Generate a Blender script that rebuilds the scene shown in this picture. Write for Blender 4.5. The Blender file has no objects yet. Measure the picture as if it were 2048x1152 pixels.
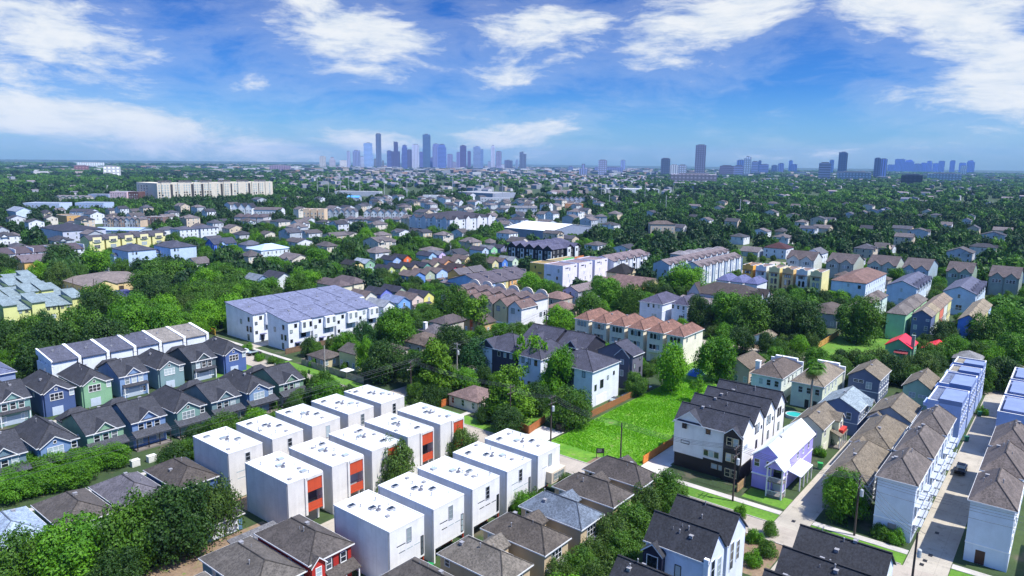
import bpy, math, random
import numpy as np
from mathutils import Vector, Matrix
rnd=random.Random(7)
SC=bpy.context.scene; COL=SC.collection
# ---------------------------------------------------------------- camera maths (X, Y run along the street grid)
F=1420.;CX,CY=1024.,576.;YH=326.;ROLL=math.atan(.0112);CAMH=62.
PITCH=math.atan((CY-YH)*math.cos(ROLL)/F); GA=math.radians(38.9)
sg,cg=math.sin(GA),math.cos(GA)
def ray(x,y):
    dx=(x-CX)/F;dy=-(y-CY)/F;c,s=math.cos(ROLL),math.sin(ROLL)
    rx=dx*c-dy*s;ry=dx*s+dy*c;cp,sp=math.cos(PITCH),math.sin(PITCH)
    X,Y,Z=rx,cp+ry*sp,-sp+ry*cp
    return X*sg+Y*cg,-X*cg+Y*sg,Z
def at(x,y,z=0.):
    d=ray(x,y);t=(CAMH-z)/-d[2];return d[0]*t,d[1]*t
def project(X,Y,Z=0.):
    x=X*sg-Y*cg;y=X*cg+Y*sg;z=Z-CAMH
    cp,sp=math.cos(PITCH),math.sin(PITCH)
    dep=y*cp-z*sp;up=y*sp+z*cp
    if dep<1: return None
    c,s=math.cos(ROLL),math.sin(ROLL);rx,ry=x/dep,up/dep
    dx=rx*c+ry*s;dy=-rx*s+ry*c
    return CX+dx*F,CY-dy*F
# ---------------------------------------------------------------- colours and materials
def lin(h):
    h=h.lstrip('#');o=[]
    for i in (0,2,4):
        c=int(h[i:i+2],16)/255.;o.append(c/12.92 if c<=.04045 else ((c+.055)/1.055)**2.4)
    return tuple(o)
MATS={}
class NT:
    def __init__(s,nt): s.nt=nt;s.n=nt.nodes;s.l=nt.links
    def node(s,t,**k):
        n=s.n.new(t)
        for a,b in k.items():
            if a.startswith('i_'): n.inputs[a[2:].replace('_',' ')].default_value=b
            elif a.startswith('x_'): n.inputs[int(a[2:])].default_value=b
            else: setattr(n,a,b)
        return n
    def link(s,a,b): s.l.new(a,b)
    def math(s,op,a,b=None,c=None,clamp=False):
        n=s.n.new('ShaderNodeMath');n.operation=op;n.use_clamp=clamp
        for i,v in enumerate((a,b,c)):
            if v is None: continue
            if isinstance(v,(int,float)): n.inputs[i].default_value=v
            else: s.l.new(v,n.inputs[i])
        return n.outputs[0]
    def mix(s,f,a,b,bt='MIX'):
        n=s.n.new('ShaderNodeMix');n.data_type='RGBA';n.blend_type=bt
        for i,v in ((0,f),(6,a),(7,b)):
            if isinstance(v,(int,float)): n.inputs[i].default_value=v
            elif isinstance(v,tuple): n.inputs[i].default_value=(*v[:3],1)
            else: s.l.new(v,n.inputs[i])
        return n.outputs[2]
    def noise(s,vec,scale,detail=3.,rough=.55):
        n=s.node('ShaderNodeTexNoise');n.inputs['Scale'].default_value=scale;n.inputs['Detail'].default_value=detail;n.inputs['Roughness'].default_value=rough
        if vec is not None: s.l.new(vec,n.inputs['Vector'])
        return n.outputs['Fac']
    def ramp(s,f,a,b,lo=0.,hi=1.):
        n=s.n.new('ShaderNodeMapRange');n.inputs[1].default_value=a;n.inputs[2].default_value=b;n.inputs[3].default_value=lo;n.inputs[4].default_value=hi;n.interpolation_type='SMOOTHSTEP'
        s.l.new(f,n.inputs[0]);return n.outputs[0]
def newmat(name):
    m=bpy.data.materials.new(name);m.use_nodes=True;nt=NT(m.node_tree)
    bs=m.node_tree.nodes['Principled BSDF'];return m,nt,bs
def dk(c,f): return tuple(max(0,v*f) for v in c)
def plain(name,c,rough=.6,metal=0.,var=.12,scale=1.5):
    k=('p',name)
    if k in MATS: return MATS[k]
    m,nt,bs=newmat(name)
    co=nt.node('ShaderNodeTexCoord').outputs['Object']
    f=nt.noise(co,scale,4)
    nt.link(nt.mix(f,dk(c,1-var),dk(c,1+var)),bs.inputs['Base Color'])
    bs.inputs['Roughness'].default_value=rough;bs.inputs['Metallic'].default_value=metal
    MATS[k]=m;return m
def wallm(hexc,kind='siding'):
    k=('w',hexc,kind)
    if k in MATS: return MATS[k]
    c=lin(hexc);m,nt,bs=newmat('wall '+hexc)
    tc=nt.node('ShaderNodeTexCoord');co=tc.outputs['Object']
    sep=nt.node('ShaderNodeSeparateXYZ');nt.link(co,sep.inputs[0])
    n1=nt.noise(co,.35,5,.6);n2=nt.noise(co,6.,3)
    st=nt.node('ShaderNodeMapping');st.inputs['Scale'].default_value=(1.6,1.6,.12);nt.link(co,st.inputs[0])
    n3=nt.noise(st.outputs[0],1.,4,.6)
    col=nt.mix(nt.ramp(n1,.3,.7),dk(c,.9),dk(c,1.06))
    col=nt.mix(nt.math('MULTIPLY',nt.ramp(n3,.5,.75),.22),col,dk(c,.72))
    h=n2
    if kind=='siding':
        w=nt.math('FRACT',nt.math('MULTIPLY',sep.outputs[2],5.5))
        line=nt.ramp(w,.0,.16,1.,0.)
        col=nt.mix(nt.math('MULTIPLY',line,.22),col,dk(c,.55))
        h=w
    elif kind=='board':
        w=nt.math('FRACT',nt.math('MULTIPLY',nt.math('ADD',sep.outputs[0],sep.outputs[1]),2.5))
        line=nt.ramp(w,.0,.14,1.,0.);col=nt.mix(nt.math('MULTIPLY',line,.25),col,dk(c,.6));h=line
    elif kind=='panel':
        ax=nt.math('FRACT',nt.math('MULTIPLY',nt.math('ADD',nt.math('ADD',sep.outputs[0],sep.outputs[1]),.4),.58));l1=nt.ramp(ax,.0,.03,1.,0.);l2=nt.ramp(nt.math('FRACT',nt.math('MULTIPLY',sep.outputs[2],.33)),0.,.018,1.,0.)
        line=nt.math('MAXIMUM',l1,l2);col=nt.mix(nt.math('MULTIPLY',line,.32),col,dk(c,.45));col=nt.mix(nt.math('MULTIPLY',nt.ramp(n3,.5,.75),.16),col,dk(c,.75));h=line
    elif kind=='brick':
        b=nt.node('ShaderNodeTexBrick');b.inputs['Scale'].default_value=4.
        cmb=nt.node('ShaderNodeCombineXYZ');nt.link(nt.math('ADD',sep.outputs[0],sep.outputs[1]),cmb.inputs[0]);nt.link(sep.outputs[2],cmb.inputs[1])
        nt.link(cmb.outputs[0],b.inputs['Vector']);b.inputs['Color1'].default_value=(*dk(c,.85),1);b.inputs['Color2'].default_value=(*dk(c,1.15),1);b.inputs['Mortar'].default_value=(*dk(c,.6),1)
        col=b.outputs['Color']
    nt.link(col,bs.inputs['Base Color']);bs.inputs['Roughness'].default_value=.75
    bp=nt.node('ShaderNodeBump');bp.inputs['Strength'].default_value=.25;bp.inputs['Distance'].default_value=.03
    nt.link(h,bp.inputs['Height']);nt.link(bp.outputs[0],bs.inputs['Normal'])
    MATS[k]=m;return m
def roofm(hexc,kind='shingle'):
    k=('r',hexc,kind)
    if k in MATS: return MATS[k]
    c=lin(hexc)
    if kind=='shingle': g_=sum(c)/3;c=tuple((v*.8+g_*.2)*.56 for v in c)
    m,nt,bs=newmat('roof '+hexc)
    co=nt.node('ShaderNodeTexCoord').outputs['Object']
    n1=nt.noise(co,.22,4,.6);n2=nt.noise(co,3.2,4,.75)
    st=nt.node('ShaderNodeMapping');st.inputs['Scale'].default_value=(.9,.9,.25);nt.link(co,st.inputs[0]);n3=nt.noise(st.outputs[0],.9,3)
    if kind=='membrane':
        col=nt.mix(nt.ramp(n1,.35,.7),dk(c,.88),c)
        stn=nt.noise(co,.8,6,.7);col=nt.mix(nt.math('MULTIPLY',nt.ramp(stn,.5,.72),.45),col,dk(c,.6))
        sp_=nt.node('ShaderNodeSeparateXYZ');nt.link(co,sp_.inputs[0]);sm=nt.ramp(nt.math('FRACT',nt.math('MULTIPLY',sp_.outputs[0],.55)),0.,.03,1.,0.);col=nt.mix(nt.math('MULTIPLY',sm,.3),col,dk(c,.55))
        bs.inputs['Roughness'].default_value=.55
    elif kind=='metal':
        sep=nt.node('ShaderNodeSeparateXYZ');nt.link(co,sep.inputs[0])
        w=nt.math('FRACT',nt.math('MULTIPLY',sep.outputs[0],2.2));line=nt.ramp(w,0.,.15,1.,0.)
        col=nt.mix(nt.math('MULTIPLY',line,.3),c,dk(c,.6));bs.inputs['Roughness'].default_value=.4
    else:
        col=nt.mix(nt.ramp(n2,.32,.68),dk(c,.5),dk(c,1.45))
        col=nt.mix(nt.math('MULTIPLY',nt.ramp(n1,.42,.66),.5),col,dk(c,.5))
        col=nt.mix(nt.math('MULTIPLY',nt.ramp(n3,.48,.72),.5),col,dk(c,1.6))
        bs.inputs['Roughness'].default_value=.9
        bp=nt.node('ShaderNodeBump');bp.inputs['Strength'].default_value=.5;bp.inputs['Distance'].default_value=.05
        nt.link(n2,bp.inputs['Height']);nt.link(bp.outputs[0],bs.inputs['Normal'])
    nt.link(col,bs.inputs['Base Color']);MATS[k]=m;return m
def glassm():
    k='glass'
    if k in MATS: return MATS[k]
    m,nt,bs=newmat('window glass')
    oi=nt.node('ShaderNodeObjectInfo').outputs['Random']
    col=nt.mix(nt.ramp(oi,.42,.72),(.014,.02,.03),(.40,.49,.52))  # bright reflections and white blinds put into the base colour of random panes
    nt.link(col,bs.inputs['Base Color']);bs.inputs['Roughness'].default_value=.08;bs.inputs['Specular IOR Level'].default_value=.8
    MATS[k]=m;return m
WHITE=lambda:plain('white trim',(.78,.79,.8),.5,0,.04)
BLACK=lambda:plain('black metal',(.02,.02,.022),.5)
# ---------------------------------------------------------------- mesh builder
class MB:
    def __init__(s): s.v=[];s.f=[];s.m=[]
    def poly(s,pts,mi=0):
        i=len(s.v);s.v+=[tuple(p) for p in pts];s.f.append(tuple(range(i,i+len(pts))));s.m.append(mi)
    def box(s,x0,y0,z0,x1,y1,z1,mi=0):
        i=len(s.v);s.v+=[(x0,y0,z0),(x1,y0,z0),(x1,y1,z0),(x0,y1,z0),(x0,y0,z1),(x1,y0,z1),(x1,y1,z1),(x0,y1,z1)]
        for q in ((0,3,2,1),(4,5,6,7),(0,1,5,4),(1,2,6,5),(2,3,7,6),(3,0,4,7)): s.f.append(tuple(i+a for a in q));s.m.append(mi)
    def slab(s,pts,t=.18,mi=0):
        n=len(pts);i=len(s.v);s.v+=[tuple(p) for p in pts]+[(p[0],p[1],p[2]-t) for p in pts]
        s.f.append(tuple(range(i,i+n)));s.f.append(tuple(range(i+2*n-1,i+n-1,-1)));s.m+=[mi,mi]
        for a in range(n):
            b=(a+1)%n;s.f.append((i+a,i+n+a,i+n+b,i+b));s.m.append(mi)
    def tube(s,p,q,r0,r1=None,n=6,mi=0,cap=True):
        r1=r0 if r1 is None else r1;p=Vector(p);q=Vector(q);d=(q-p).normalized()
        a=d.orthogonal().normalized();b=d.cross(a);i=len(s.v)
        for c,r in ((p,r0),(q,r1)):
            for k in range(n):
                t=2*math.pi*k/n;s.v.append(tuple(c+a*math.cos(t)*r+b*math.sin(t)*r))
        for k in range(n):
            j=(k+1)%n;s.f.append((i+k,i+j,i+n+j,i+n+k));s.m.append(mi)
        if cap:
            s.f.append(tuple(i+n+k for k in range(n)));s.m.append(mi);s.f.append(tuple(i+n-1-k for k in range(n)));s.m.append(mi)
    def mesh(s,name,mats):
        me=bpy.data.meshes.new(name);me.from_pydata(s.v,[],s.f)
        for m in mats: me.materials.append(m)
        if len(mats)>1: me.polygons.foreach_set('material_index',s.m)
        me.update();return me
    def build(s,name,mats,parent=None,loc=(0,0,0),rz=0.):
        return put(name,s.mesh(name,mats if isinstance(mats,(list,tuple)) else [mats]),parent,loc,rz)
def put(name,me,parent=None,loc=(0,0,0),rz=0.):
    o=bpy.data.objects.new(name,me);COL.objects.link(o)
    o.location=loc
    if rz: o.rotation_euler=(0,0,rz)
    if parent is not None: o.parent=parent
    return o
def tag(o,label,cat,group=None,kind=None):
    if label: o['label']=label
    if cat: o['category']=cat
    if group: o['group']=group
    if kind: o['kind']=kind
    return o
def thing(name,label,cat,loc,rz=0.,group=None):
    o=bpy.data.objects.new(name,None);COL.objects.link(o);o.location=loc;o.rotation_euler=(0,0,rz);o.empty_display_size=.5
    return tag(o,label,cat,group)
def structure(b,name,mats,loc=(0,0,0)): return tag(b.build(name,mats,None,loc),None,None,None,'structure')
# ---------------------------------------------------------------- windows
WC={}
def winmesh(w,h,st,near,fc):
    k=(round(w,2),round(h,2),st,near,fc)
    if k in WC: return WC[k]
    fm=WHITE() if fc=='w' else (BLACK() if fc=='k' else plain('window trim '+fc,lin(fc),.5))
    f=MB();t=.1 if w>.7 else .07;x=w/2;z=h/2
    def ring(mi):
        f.box(-x-t,-.07,-z-t,-x,.06,z+t,mi);f.box(x,-.07,-z-t,x+t,.06,z+t,mi)
        f.box(-x,-.068,z,x,.06,z+t,mi);f.box(-x-.03,-.1,-z-t,x+.03,.06,-z,mi)
    g=MB();g.box(-x,-.02,-z,x,.05,z)
    ring(0)
    n={'dh':1,'pair':2,'trip':3,'quad':4}.get(st,1)
    for i in range(1,n): f.box(-x+w*i/n-.05,-.06,-z,-x+w*i/n+.05,.05,z)
    if st in('dh','pair','trip','quad'):
        f.box(-x,-.045,-.035,x,.05,.035)
    if st=='tall':
        for q in(-.17,.17): f.box(-x,-.045,h*q-.035,x,.05,h*q+.035)
    if st=='grid':
        f.box(-.03,-.05,-z,.03,.05,z);f.box(-x,-.045,-.03,x,.05,.03)
    if st=='arch':
        i=[(x*math.cos(a),z+x*math.sin(a)) for a in [math.pi*j/8 for j in range(9)]]
        pts=[(p,-.03,q+t) for p,q in i];f.slab([(p,-.075,q) for p,q in i],.0)
        ii=len(g.v);g.v+=[(p,-.08,q) for p,q in i];g.f.append(tuple(range(ii,ii+9)));g.m.append(0)
    if near:
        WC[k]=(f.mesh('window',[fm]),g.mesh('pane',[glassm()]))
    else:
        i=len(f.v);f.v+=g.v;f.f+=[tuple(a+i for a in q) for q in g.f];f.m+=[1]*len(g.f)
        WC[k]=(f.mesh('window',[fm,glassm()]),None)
    return WC[k]
ROTF={'F':0.,'L':-math.pi/2,'R':math.pi/2,'B':math.pi}
class Face:
    def __init__(s,du,dv,oh): s.du,s.dv,s.oh=du,dv,oh
    def pt(s,f,a,d,z):
        return {'F':(a,d,z),'L':(d,a,z),'R':(s.du-d,a,z),'B':(a,s.dv-d,z)}[f]
    def ln(s,f): return s.du if f in 'FB' else s.dv
def window(par,fc,face,a,z,w=.9,h=1.5,st='dh',near=True,col='w',d=None,name='window'):
    m,g=winmesh(w,h,st,near,col)
    o=put(name,m,par,fc.pt(face,a,fc.oh-.003 if d is None else d,z),ROTF[face])
    if g is not None: put('pane',g,o)
    return o
# ---------------------------------------------------------------- houses
HOUSES=[];RECTS=[];VENT={};RZ={}
def ventmesh(k):
    if k in VENT: return VENT[k]
    b=MB();mt=plain('roof vent metal',(.3,.3,.32),.5)
    if k==0: b.tube((0,0,-.3),(0,0,.55),.07,.07,7);b.tube((0,0,.5),(0,0,.62),.13,.11,7)
    elif k==1: b.box(-.25,-.25,-.2,.25,.25,.22);b.box(-.3,-.3,.2,.3,.3,.27)
    else: b.tube((0,0,-.3),(0,0,.4),.05,.05,6)
    VENT[k]=b.mesh('roof_vent',[mt]);return VENT[k]
def roof_polys(kind,du,dv,z,rise,ov=0.):
    """top polygons of a roof over 0..du x 0..dv, wall heights: F/B/L/R profile points"""
    zr=z+rise
    if kind=='gv': # ridge along y
        x=du/2;return [[(0,0,z),(x,0,zr),(x,dv,zr),(0,dv,z)],[(x,0,zr),(du,0,z),(du,dv,z),(x,dv,zr)]]
    if kind=='gu':
        y=dv/2;return [[(0,0,z),(du,0,z),(du,y,zr),(0,y,zr)],[(0,y,zr),(du,y,zr),(du,dv,z),(0,dv,z)]]
    if kind=='hip':
        if du>=dv:
            i=dv/2*.95;a=(i,dv/2,zr);b=(du-i,dv/2,zr)
            if du-2*i<.3: a=b=(du/2,dv/2,zr)
            return [[(0,0,z),(du,0,z),b,a],[(du,dv,z),(0,dv,z),a,b],[(0,dv,z),(0,0,z),a],[(du,0,z),(du,dv,z),b]]
        i=du/2*.95;a=(du/2,i,zr);b=(du/2,dv-i,zr)
        return [[(0,0,z),(du,0,z),a],[(du,dv,z),(0,dv,z),b],[(0,dv,z),(0,0,z),a,b],[(du,0,z),(du,dv,z),b,a]]
    if kind=='sF': return [[(0,0,z),(du,0,z),(du,dv,zr),(0,dv,zr)]]
    if kind=='sB': return [[(0,0,zr),(du,0,zr),(du,dv,z),(0,dv,z)]]
    if kind=='sL': return [[(0,0,z),(du,0,zr),(du,dv,zr),(0,dv,z)]]
    if kind=='sR': return [[(0,0,zr),(du,0,z),(du,dv,z),(0,dv,zr)]]
def house(label,cat,group,u0,v0,du,dv,z,roof,wall,rc,rise=2.2,F=None,L=None,X=(),name='house',near=None,oh=.35,kind='siding',z0=0.,rk='shingle',wst='dh',wsize=(.9,1.5),vents=None,wcol='w',rz=0.,base=None,par_h=.35):
    """F / L: windows of the -Y and -X faces as (columns, storeys, style)"""
    dist=math.hypot(u0,v0)
    if near is None: near=dist<235
    if name=='house': name=cat.replace(' ','_')
    R=thing(name,label,cat,(u0,v0,z0),rz,group);fc=Face(du,dv,oh);HOUSES.append(R);RECTS.append((u0,v0,u0+du,v0+dv));RZ[RECTS[-1]]=z
    wm=wallm(wall,kind);rm=roofm(rc,rk);w=MB();x0,y0,x1,y1=oh,oh,du-oh,dv-oh
    t=.2;g=z-t+.02
    def wl(pts): w.poly(pts)
    if roof=='flat':
        p=par_h
        w.poly([(x0,y0,0),(x1,y0,0),(x1,y0,z),(x0,y0,z)]);w.poly([(x1,y0,0),(x1,y1,0),(x1,y1,z),(x1,y0,z)])
        w.poly([(x1,y1,0),(x0,y1,0),(x0,y1,z),(x1,y1,z)]);w.poly([(x0,y1,0),(x0,y0,0),(x0,y0,z),(x0,y1,z)])
        # parapet ring
        e=.22
        for a in ((x0,y0,x1,y0+e),(x0,y1-e,x1,y1),(x0,y0+e,x0+e,y1-e),(x1-e,y0+e,x1,y1-e)): w.box(a[0],a[1],z,a[2],a[3],z+p)
        r=MB();r.box(x0+e,y0+e,z-.1,x1-e,y1-e,z+.05);r.build('roof',rm,R)
        cp=MB()
        e2=e+.04
        for a in ((x0-.04,y0-.04,x1+.04,y0+e2),(x0-.04,y1-e2,x1+.04,y1+.04),(x0-.04,y0+e2,x0+e2,y1-e2),(x1-e2,y0+e2,x1+.04,y1-e2)): cp.box(a[0],a[1],z+p,a[2],a[3],z+p+.06)
        cp.build('coping',rm if rk=='membrane' else WHITE(),R)
    else:
        polys=roof_polys(roof,du,dv,z,rise);zr=z+rise-t
        k=lambda q,span: g+ (rise)*q/span
        if roof=='gv':
            h=k(oh,du/2)
            for y in (y0,y1): wl([(x0,y,0),(x1,y,0),(x1,y,h),(du/2,y,zr),(x0,y,h)])
            for x in (x0,x1): wl([(x,y0,0),(x,y1,0),(x,y1,h),(x,y0,h)])
        elif roof=='gu':
            h=k(oh,dv/2)
            for x in (x0,x1): wl([(x,y0,0),(x,y1,0),(x,y1,h),(x,dv/2,zr),(x,y0,h)])
            for y in (y0,y1): wl([(x0,y,0),(x1,y,0),(x1,y,h),(x0,y,h)])
        elif roof=='hip':
            h=g
            for y in (y0,y1): wl([(x0,y,0),(x1,y,0),(x1,y,h),(x0,y,h)])
            for x in (x0,x1): wl([(x,y0,0),(x,y1,0),(x,y1,h),(x,y0,h)])
        else:
            hz=lambda x,y: g+rise*{'sF':y/dv,'sB':1-y/dv,'sL':x/du,'sR':1-x/du}[roof]
            for y in (y0,y1): wl([(x0,y,0),(x1,y,0),(x1,y,hz(x1,y)),(x0,y,hz(x0,y))])
            for x in (x0,x1): wl([(x,y0,0),(x,y1,0),(x,y1,hz(x,y1)),(x,y0,hz(x,y0))])
        r=MB()
        for p in polys: r.slab(p,t)
        r.build('roof',rm,R)
        if near and rk=='shingle' and roof in('gv','gu','hip'):
            cm=roofm('#%02x%02x%02x'%tuple(int(int(rc[i:i+2],16)*.72) for i in (1,3,5)));rd=MB()
            if roof=='gv': rd.box(du/2-.16,-.02,z+rise-.06,du/2+.16,dv+.02,z+rise+.05)
            elif roof=='gu': rd.box(-.02,dv/2-.16,z+rise-.06,du+.02,dv/2+.16,z+rise+.05)
            else:
                for p in polys[2:4]:
                    for q in p[2:]: pass
                a_,b_=polys[0][2],polys[0][3] if len(polys[0])>3 else polys[1][2]
                if du>=dv: ra,rb=polys[0][-1],polys[0][2]
                else: ra,rb=polys[0][2],polys[1][2]
                if ra!=rb: rd.tube(ra,rb,.12,.12,5)
                for e_ in ((0,0),(du,0)): 
                    tgt=min((ra,rb),key=lambda w_:math.hypot(w_[0]-e_[0],w_[1]-e_[1]));rd.tube((e_[0],e_[1],z),tgt,.1,.1,5)
            rd.build('ridge_cap',cm,R)
        if near:
            for (a,b,c,d) in ((0,-.06,du,0),(0,dv,du,dv+.06),(-.06,-.06,0,dv+.06),(du,-.06,du+.06,dv+.06)):
                if roof=='gv' and a==0 : continue
                if roof=='gu' and a!=0: continue
                if roof[0]=='s': continue
                tr=MB();tr.box(a,b,z-.22,c,d,z-.02);tr.build('gutter',WHITE(),R)
    if base: # coloured ground storey band
        bz,bc,bk=base;b=MB();e=.03
        b.box(x0-e,y0-e,0,x1+e,y1+e,bz);b.build('ground_storey',wallm(bc,bk),R)
    w.build('wall',wm,R)
    for face,spec in (('F',F),('L',L)):
        if not spec: continue
        n,ns=spec[0],spec[1];st=spec[2] if len(spec)>2 else wst;ws=spec[3] if len(spec)>3 else wsize
        ln=fc.ln(face);storeys=ns if isinstance(ns,(list,tuple)) else [1.7+3.*i for i in range(ns)]
        for sz in storeys:
            if sz+ws[1]/2>z-.25: continue
            for i in range(n):
                a=ln*(i+.5)/n if n<4 else oh+ .5+(ln-2*oh-1.)*(i+.5)/n
                window(R,fc,face,a,sz,ws[0],ws[1],st,near,wcol,d=oh-.003-(.03 if base and sz<base[0] else 0))
    for e in X: EXTRA[e[0]](R,fc,z,rise,roof,wm,rm,near,*e[1:])
    nv=(3 if dist<260 and roof!='flat' else 0) if vents is None else vents
    rr=random.Random(int(u0*7+v0*13))
    for i in range(nv):
        x=du*rr.uniform(.25,.75);y=dv*rr.uniform(.35,.8)
        if roof=='gv': hz=z+rise*(1-abs(x-du/2)/(du/2))
        elif roof=='gu': hz=z+rise*(1-abs(y-dv/2)/(dv/2))
        elif roof=='hip': hz=z+rise*min(1,min(x,du-x,y,dv-y)/(min(du,dv)/2*.95))
        elif roof=='flat': hz=z+.05
        else: hz=z+rise*{'sF':y/dv,'sB':1-y/dv,'sL':x/du,'sR':1-x/du}[roof]
        put('roof_vent',ventmesh(i%3),R,(x,y,hz))
    return R
# extras: parts added to a house in its own frame
def x_gable(R,fc,z,rise,roof,wm,rm,near,face,s,w,zb,r,p=0.,back=3.,wallc=None,zbot=None,win=None,kind='siding',rc=None):
    """cross gable on a face: centre s, width w, eave zb, rise r, standing p proud of the wall and running back into the roof"""
    oh=fc.oh;P=fc.pt;y0=oh-p-oh*.9;m=MB();rmm=roofm(rc) if rc else rm;q=w/2+oh*.8
    m.slab([P(face,s-q,y0,zb),P(face,s,y0,zb+r),P(face,s,back,zb+r),P(face,s-q,max(0,oh*.2),zb)],.16)
    m.slab([P(face,s,y0,zb+r),P(face,s+q,y0,zb),P(face,s+q,max(0,oh*.2),zb),P(face,s,back,zb+r)],.16)
    m.build('gable_roof',rmm,R)
    b=MB();d=oh-p-.012;zz=(zb-.3 if zbot is None else zbot);hw=w/2;hz=zb-.14+r*(1-hw/q)
    b.poly([P(face,s-hw,d,zz),P(face,s+hw,d,zz),P(face,s+hw,d,hz),P(face,s,d,zb+r-.15),P(face,s-hw,d,hz)])
    if p>0:
        for a in (s-hw,s+hw): b.poly([P(face,a,d,zz),P(face,a,oh+.2,zz),P(face,a,oh+.2,hz),P(face,a,d,hz)])
        b.poly([P(face,s-hw,d,zz),P(face,s+hw,d,zz),P(face,s+hw,oh+.2,zz),P(face,s-hw,oh+.2,zz)])
    b.build('gable_wall',wallm(wallc,kind) if wallc else wm,R)
    if near:
        t=MB();e=d-.06 if p>0 else d-.05
        for sgn in (-1,1):
            A=P(face,s,y0-.03,zb+r-.02);B=P(face,s+sgn*q,y0-.03,zb-.02);C=P(face,s+sgn*q,y0-.03,zb-.24);D=P(face,s,y0-.03,zb+r-.24);t.poly([A,B,C,D])
        t.build('bargeboard',WHITE(),R)
    if win:
        for (a,wz,ww,wh,st) in win: window(R,fc,face,a,wz,ww,wh,st,near,d=d-.003)
def x_porch(R,fc,z,rise,roof,wm,rm,near,face,s0,s1,zt,dep,posts=3,pc='w',rc=None,deck=.3):
    P=fc.pt;oh=fc.oh;m=MB()
    m.slab([P(face,s0,oh-dep,zt),P(face,s1,oh-dep,zt),P(face,s1,oh-.01,zt+dep*.42),P(face,s0,oh-.01,zt+dep*.42)],.15);m.build('porch_roof',roofm(rc) if rc else rm,R)
    pm=WHITE() if pc=='w' else BLACK()
    for i in range(posts):
        a=s0+.25+(s1-s0-.5)*i/max(1,posts-1);x,y,_=P(face,a,oh-dep+.25,0);b=MB();b.box(x-.09,y-.09,0,x+.09,y+.09,zt-.12);b.build('porch_post',pm,R)
    if deck:
        b=MB();a=P(face,s0,oh-dep+.05,0);c=P(face,s1,oh-.02,0);b.box(min(a[0],c[0]),min(a[1],c[1]),0,max(a[0],c[0]),max(a[1],c[1]),deck);b.build('porch_floor',plain('porch deck',(.18,.16,.15),.8),R)
def x_box(R,fc,z,rise,roof,wm,rm,near,nm,x0,y0,z0,x1,y1,z1,hexc=None,kind='siding'):
    b=MB();b.box(x0,y0,z0,x1,y1,z1);b.build(nm,(wallm(hexc,kind) if hexc else wm),R)
def x_win(R,fc,z,rise,roof,wm,rm,near,face,a,wz,w,h,st='dh',col='w',d=None): window(R,fc,face,a,wz,w,h,st,near,col,d)
def x_door(R,fc,z,rise,roof,wm,rm,near,face,a,w,h,hexc='#3a2a24',zb=.05,d=None):
    m=MB();d0=(fc.oh if d is None else d);p=fc.pt(face,a-w/2,d0-.05,zb);q=fc.pt(face,a+w/2,d0+.05,zb+h)
    m.box(min(p[0],q[0]),min(p[1],q[1]),zb,max(p[0],q[0]),max(p[1],q[1]),zb+h)
    m.build('garage_door' if w>1.8 else 'door',plain('door '+hexc,lin(hexc),.5),R)
def x_chim(R,fc,z,rise,roof,wm,rm,near,x,y,z1,s=.5,hexc='#e8e8ea'):
    b=MB();b.box(x-s,y-s,0.05,x+s,y+s,z1);b.box(x-s-.1,y-s-.1,z1,x+s+.1,y+s+.1,z1+.15);b.build('chimney',wallm(hexc,'stucco'),R)
def x_slit(R,fc,z,rise,roof,wm,rm,near,face,a,wz,w,h):
    b=MB();p=fc.pt(face,a-w/2,fc.oh-.012,wz);q=fc.pt(face,a+w/2,fc.oh+.05,wz+h)
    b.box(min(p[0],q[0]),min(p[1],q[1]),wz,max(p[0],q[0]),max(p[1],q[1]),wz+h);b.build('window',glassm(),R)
def x_arch(R,fc,z,rise,roof,wm,rm,near,face,s,w,zb,th=.3,d=0.,hexc=None):
    """half-round parapet crest"""
    b=MB();n=10;pts=[(s+w/2*math.cos(math.pi*i/n),zb+w*.32*math.sin(math.pi*i/n)) for i in range(n+1)]
    A=[fc.pt(face,p,d,q) for p,q in pts];B=[fc.pt(face,p,d+th,q) for p,q in pts]
    b.poly(A);b.poly(B)
    for i in range(n): b.poly([A[i],A[i+1],B[i+1],B[i]])
    b.poly([A[0],A[-1],B[-1],B[0]]);b.build('parapet',wallm(hexc,'stucco') if hexc else wm,R)
def x_wing(R,fc,z,rise,roof,wm,rm,near,x0,y0,x1,y1,zz,rs,hexc=None):
    b=MB();b.box(x0+.3,y0+.3,0,x1-.3,y1-.3,zz-.1);b.build('rear_wing',wallm(hexc) if hexc else wm,R);r=MB()
    for p in roof_polys('hip',x1-x0,y1-y0,zz,rs): r.slab([(a+x0,c+y0,d) for a,c,d in p],.18)
    r.build('rear_roof',rm,R)
def x_slope(R,fc,z,rise,roof,wm,rm,near,x0,x1,hexc):
    b=MB();dv=fc.dv;g=lambda y:z+rise*y/dv+.28
    for y0,y1 in ((.25,dv-.25),): b.slab([(x0,y0,g(y0)),(x1,y0,g(y0)),(x1,y1,g(y1)),(x0,y1,g(y1))],1.6)
    b.box(x0,.3,0,x1,dv-.3,z-1.4);b.build('party_wall',wallm(hexc,'stucco'),R)
EXTRA=dict(sl=x_slope,wg=x_wing,g=x_gable,p=x_porch,b=x_box,w=x_win,d=x_door,c=x_chim,s=x_slit,a=x_arch)
ORD=['first','second','third','fourth','fifth','sixth','seventh','eighth','ninth','tenth']
H=house
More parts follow.
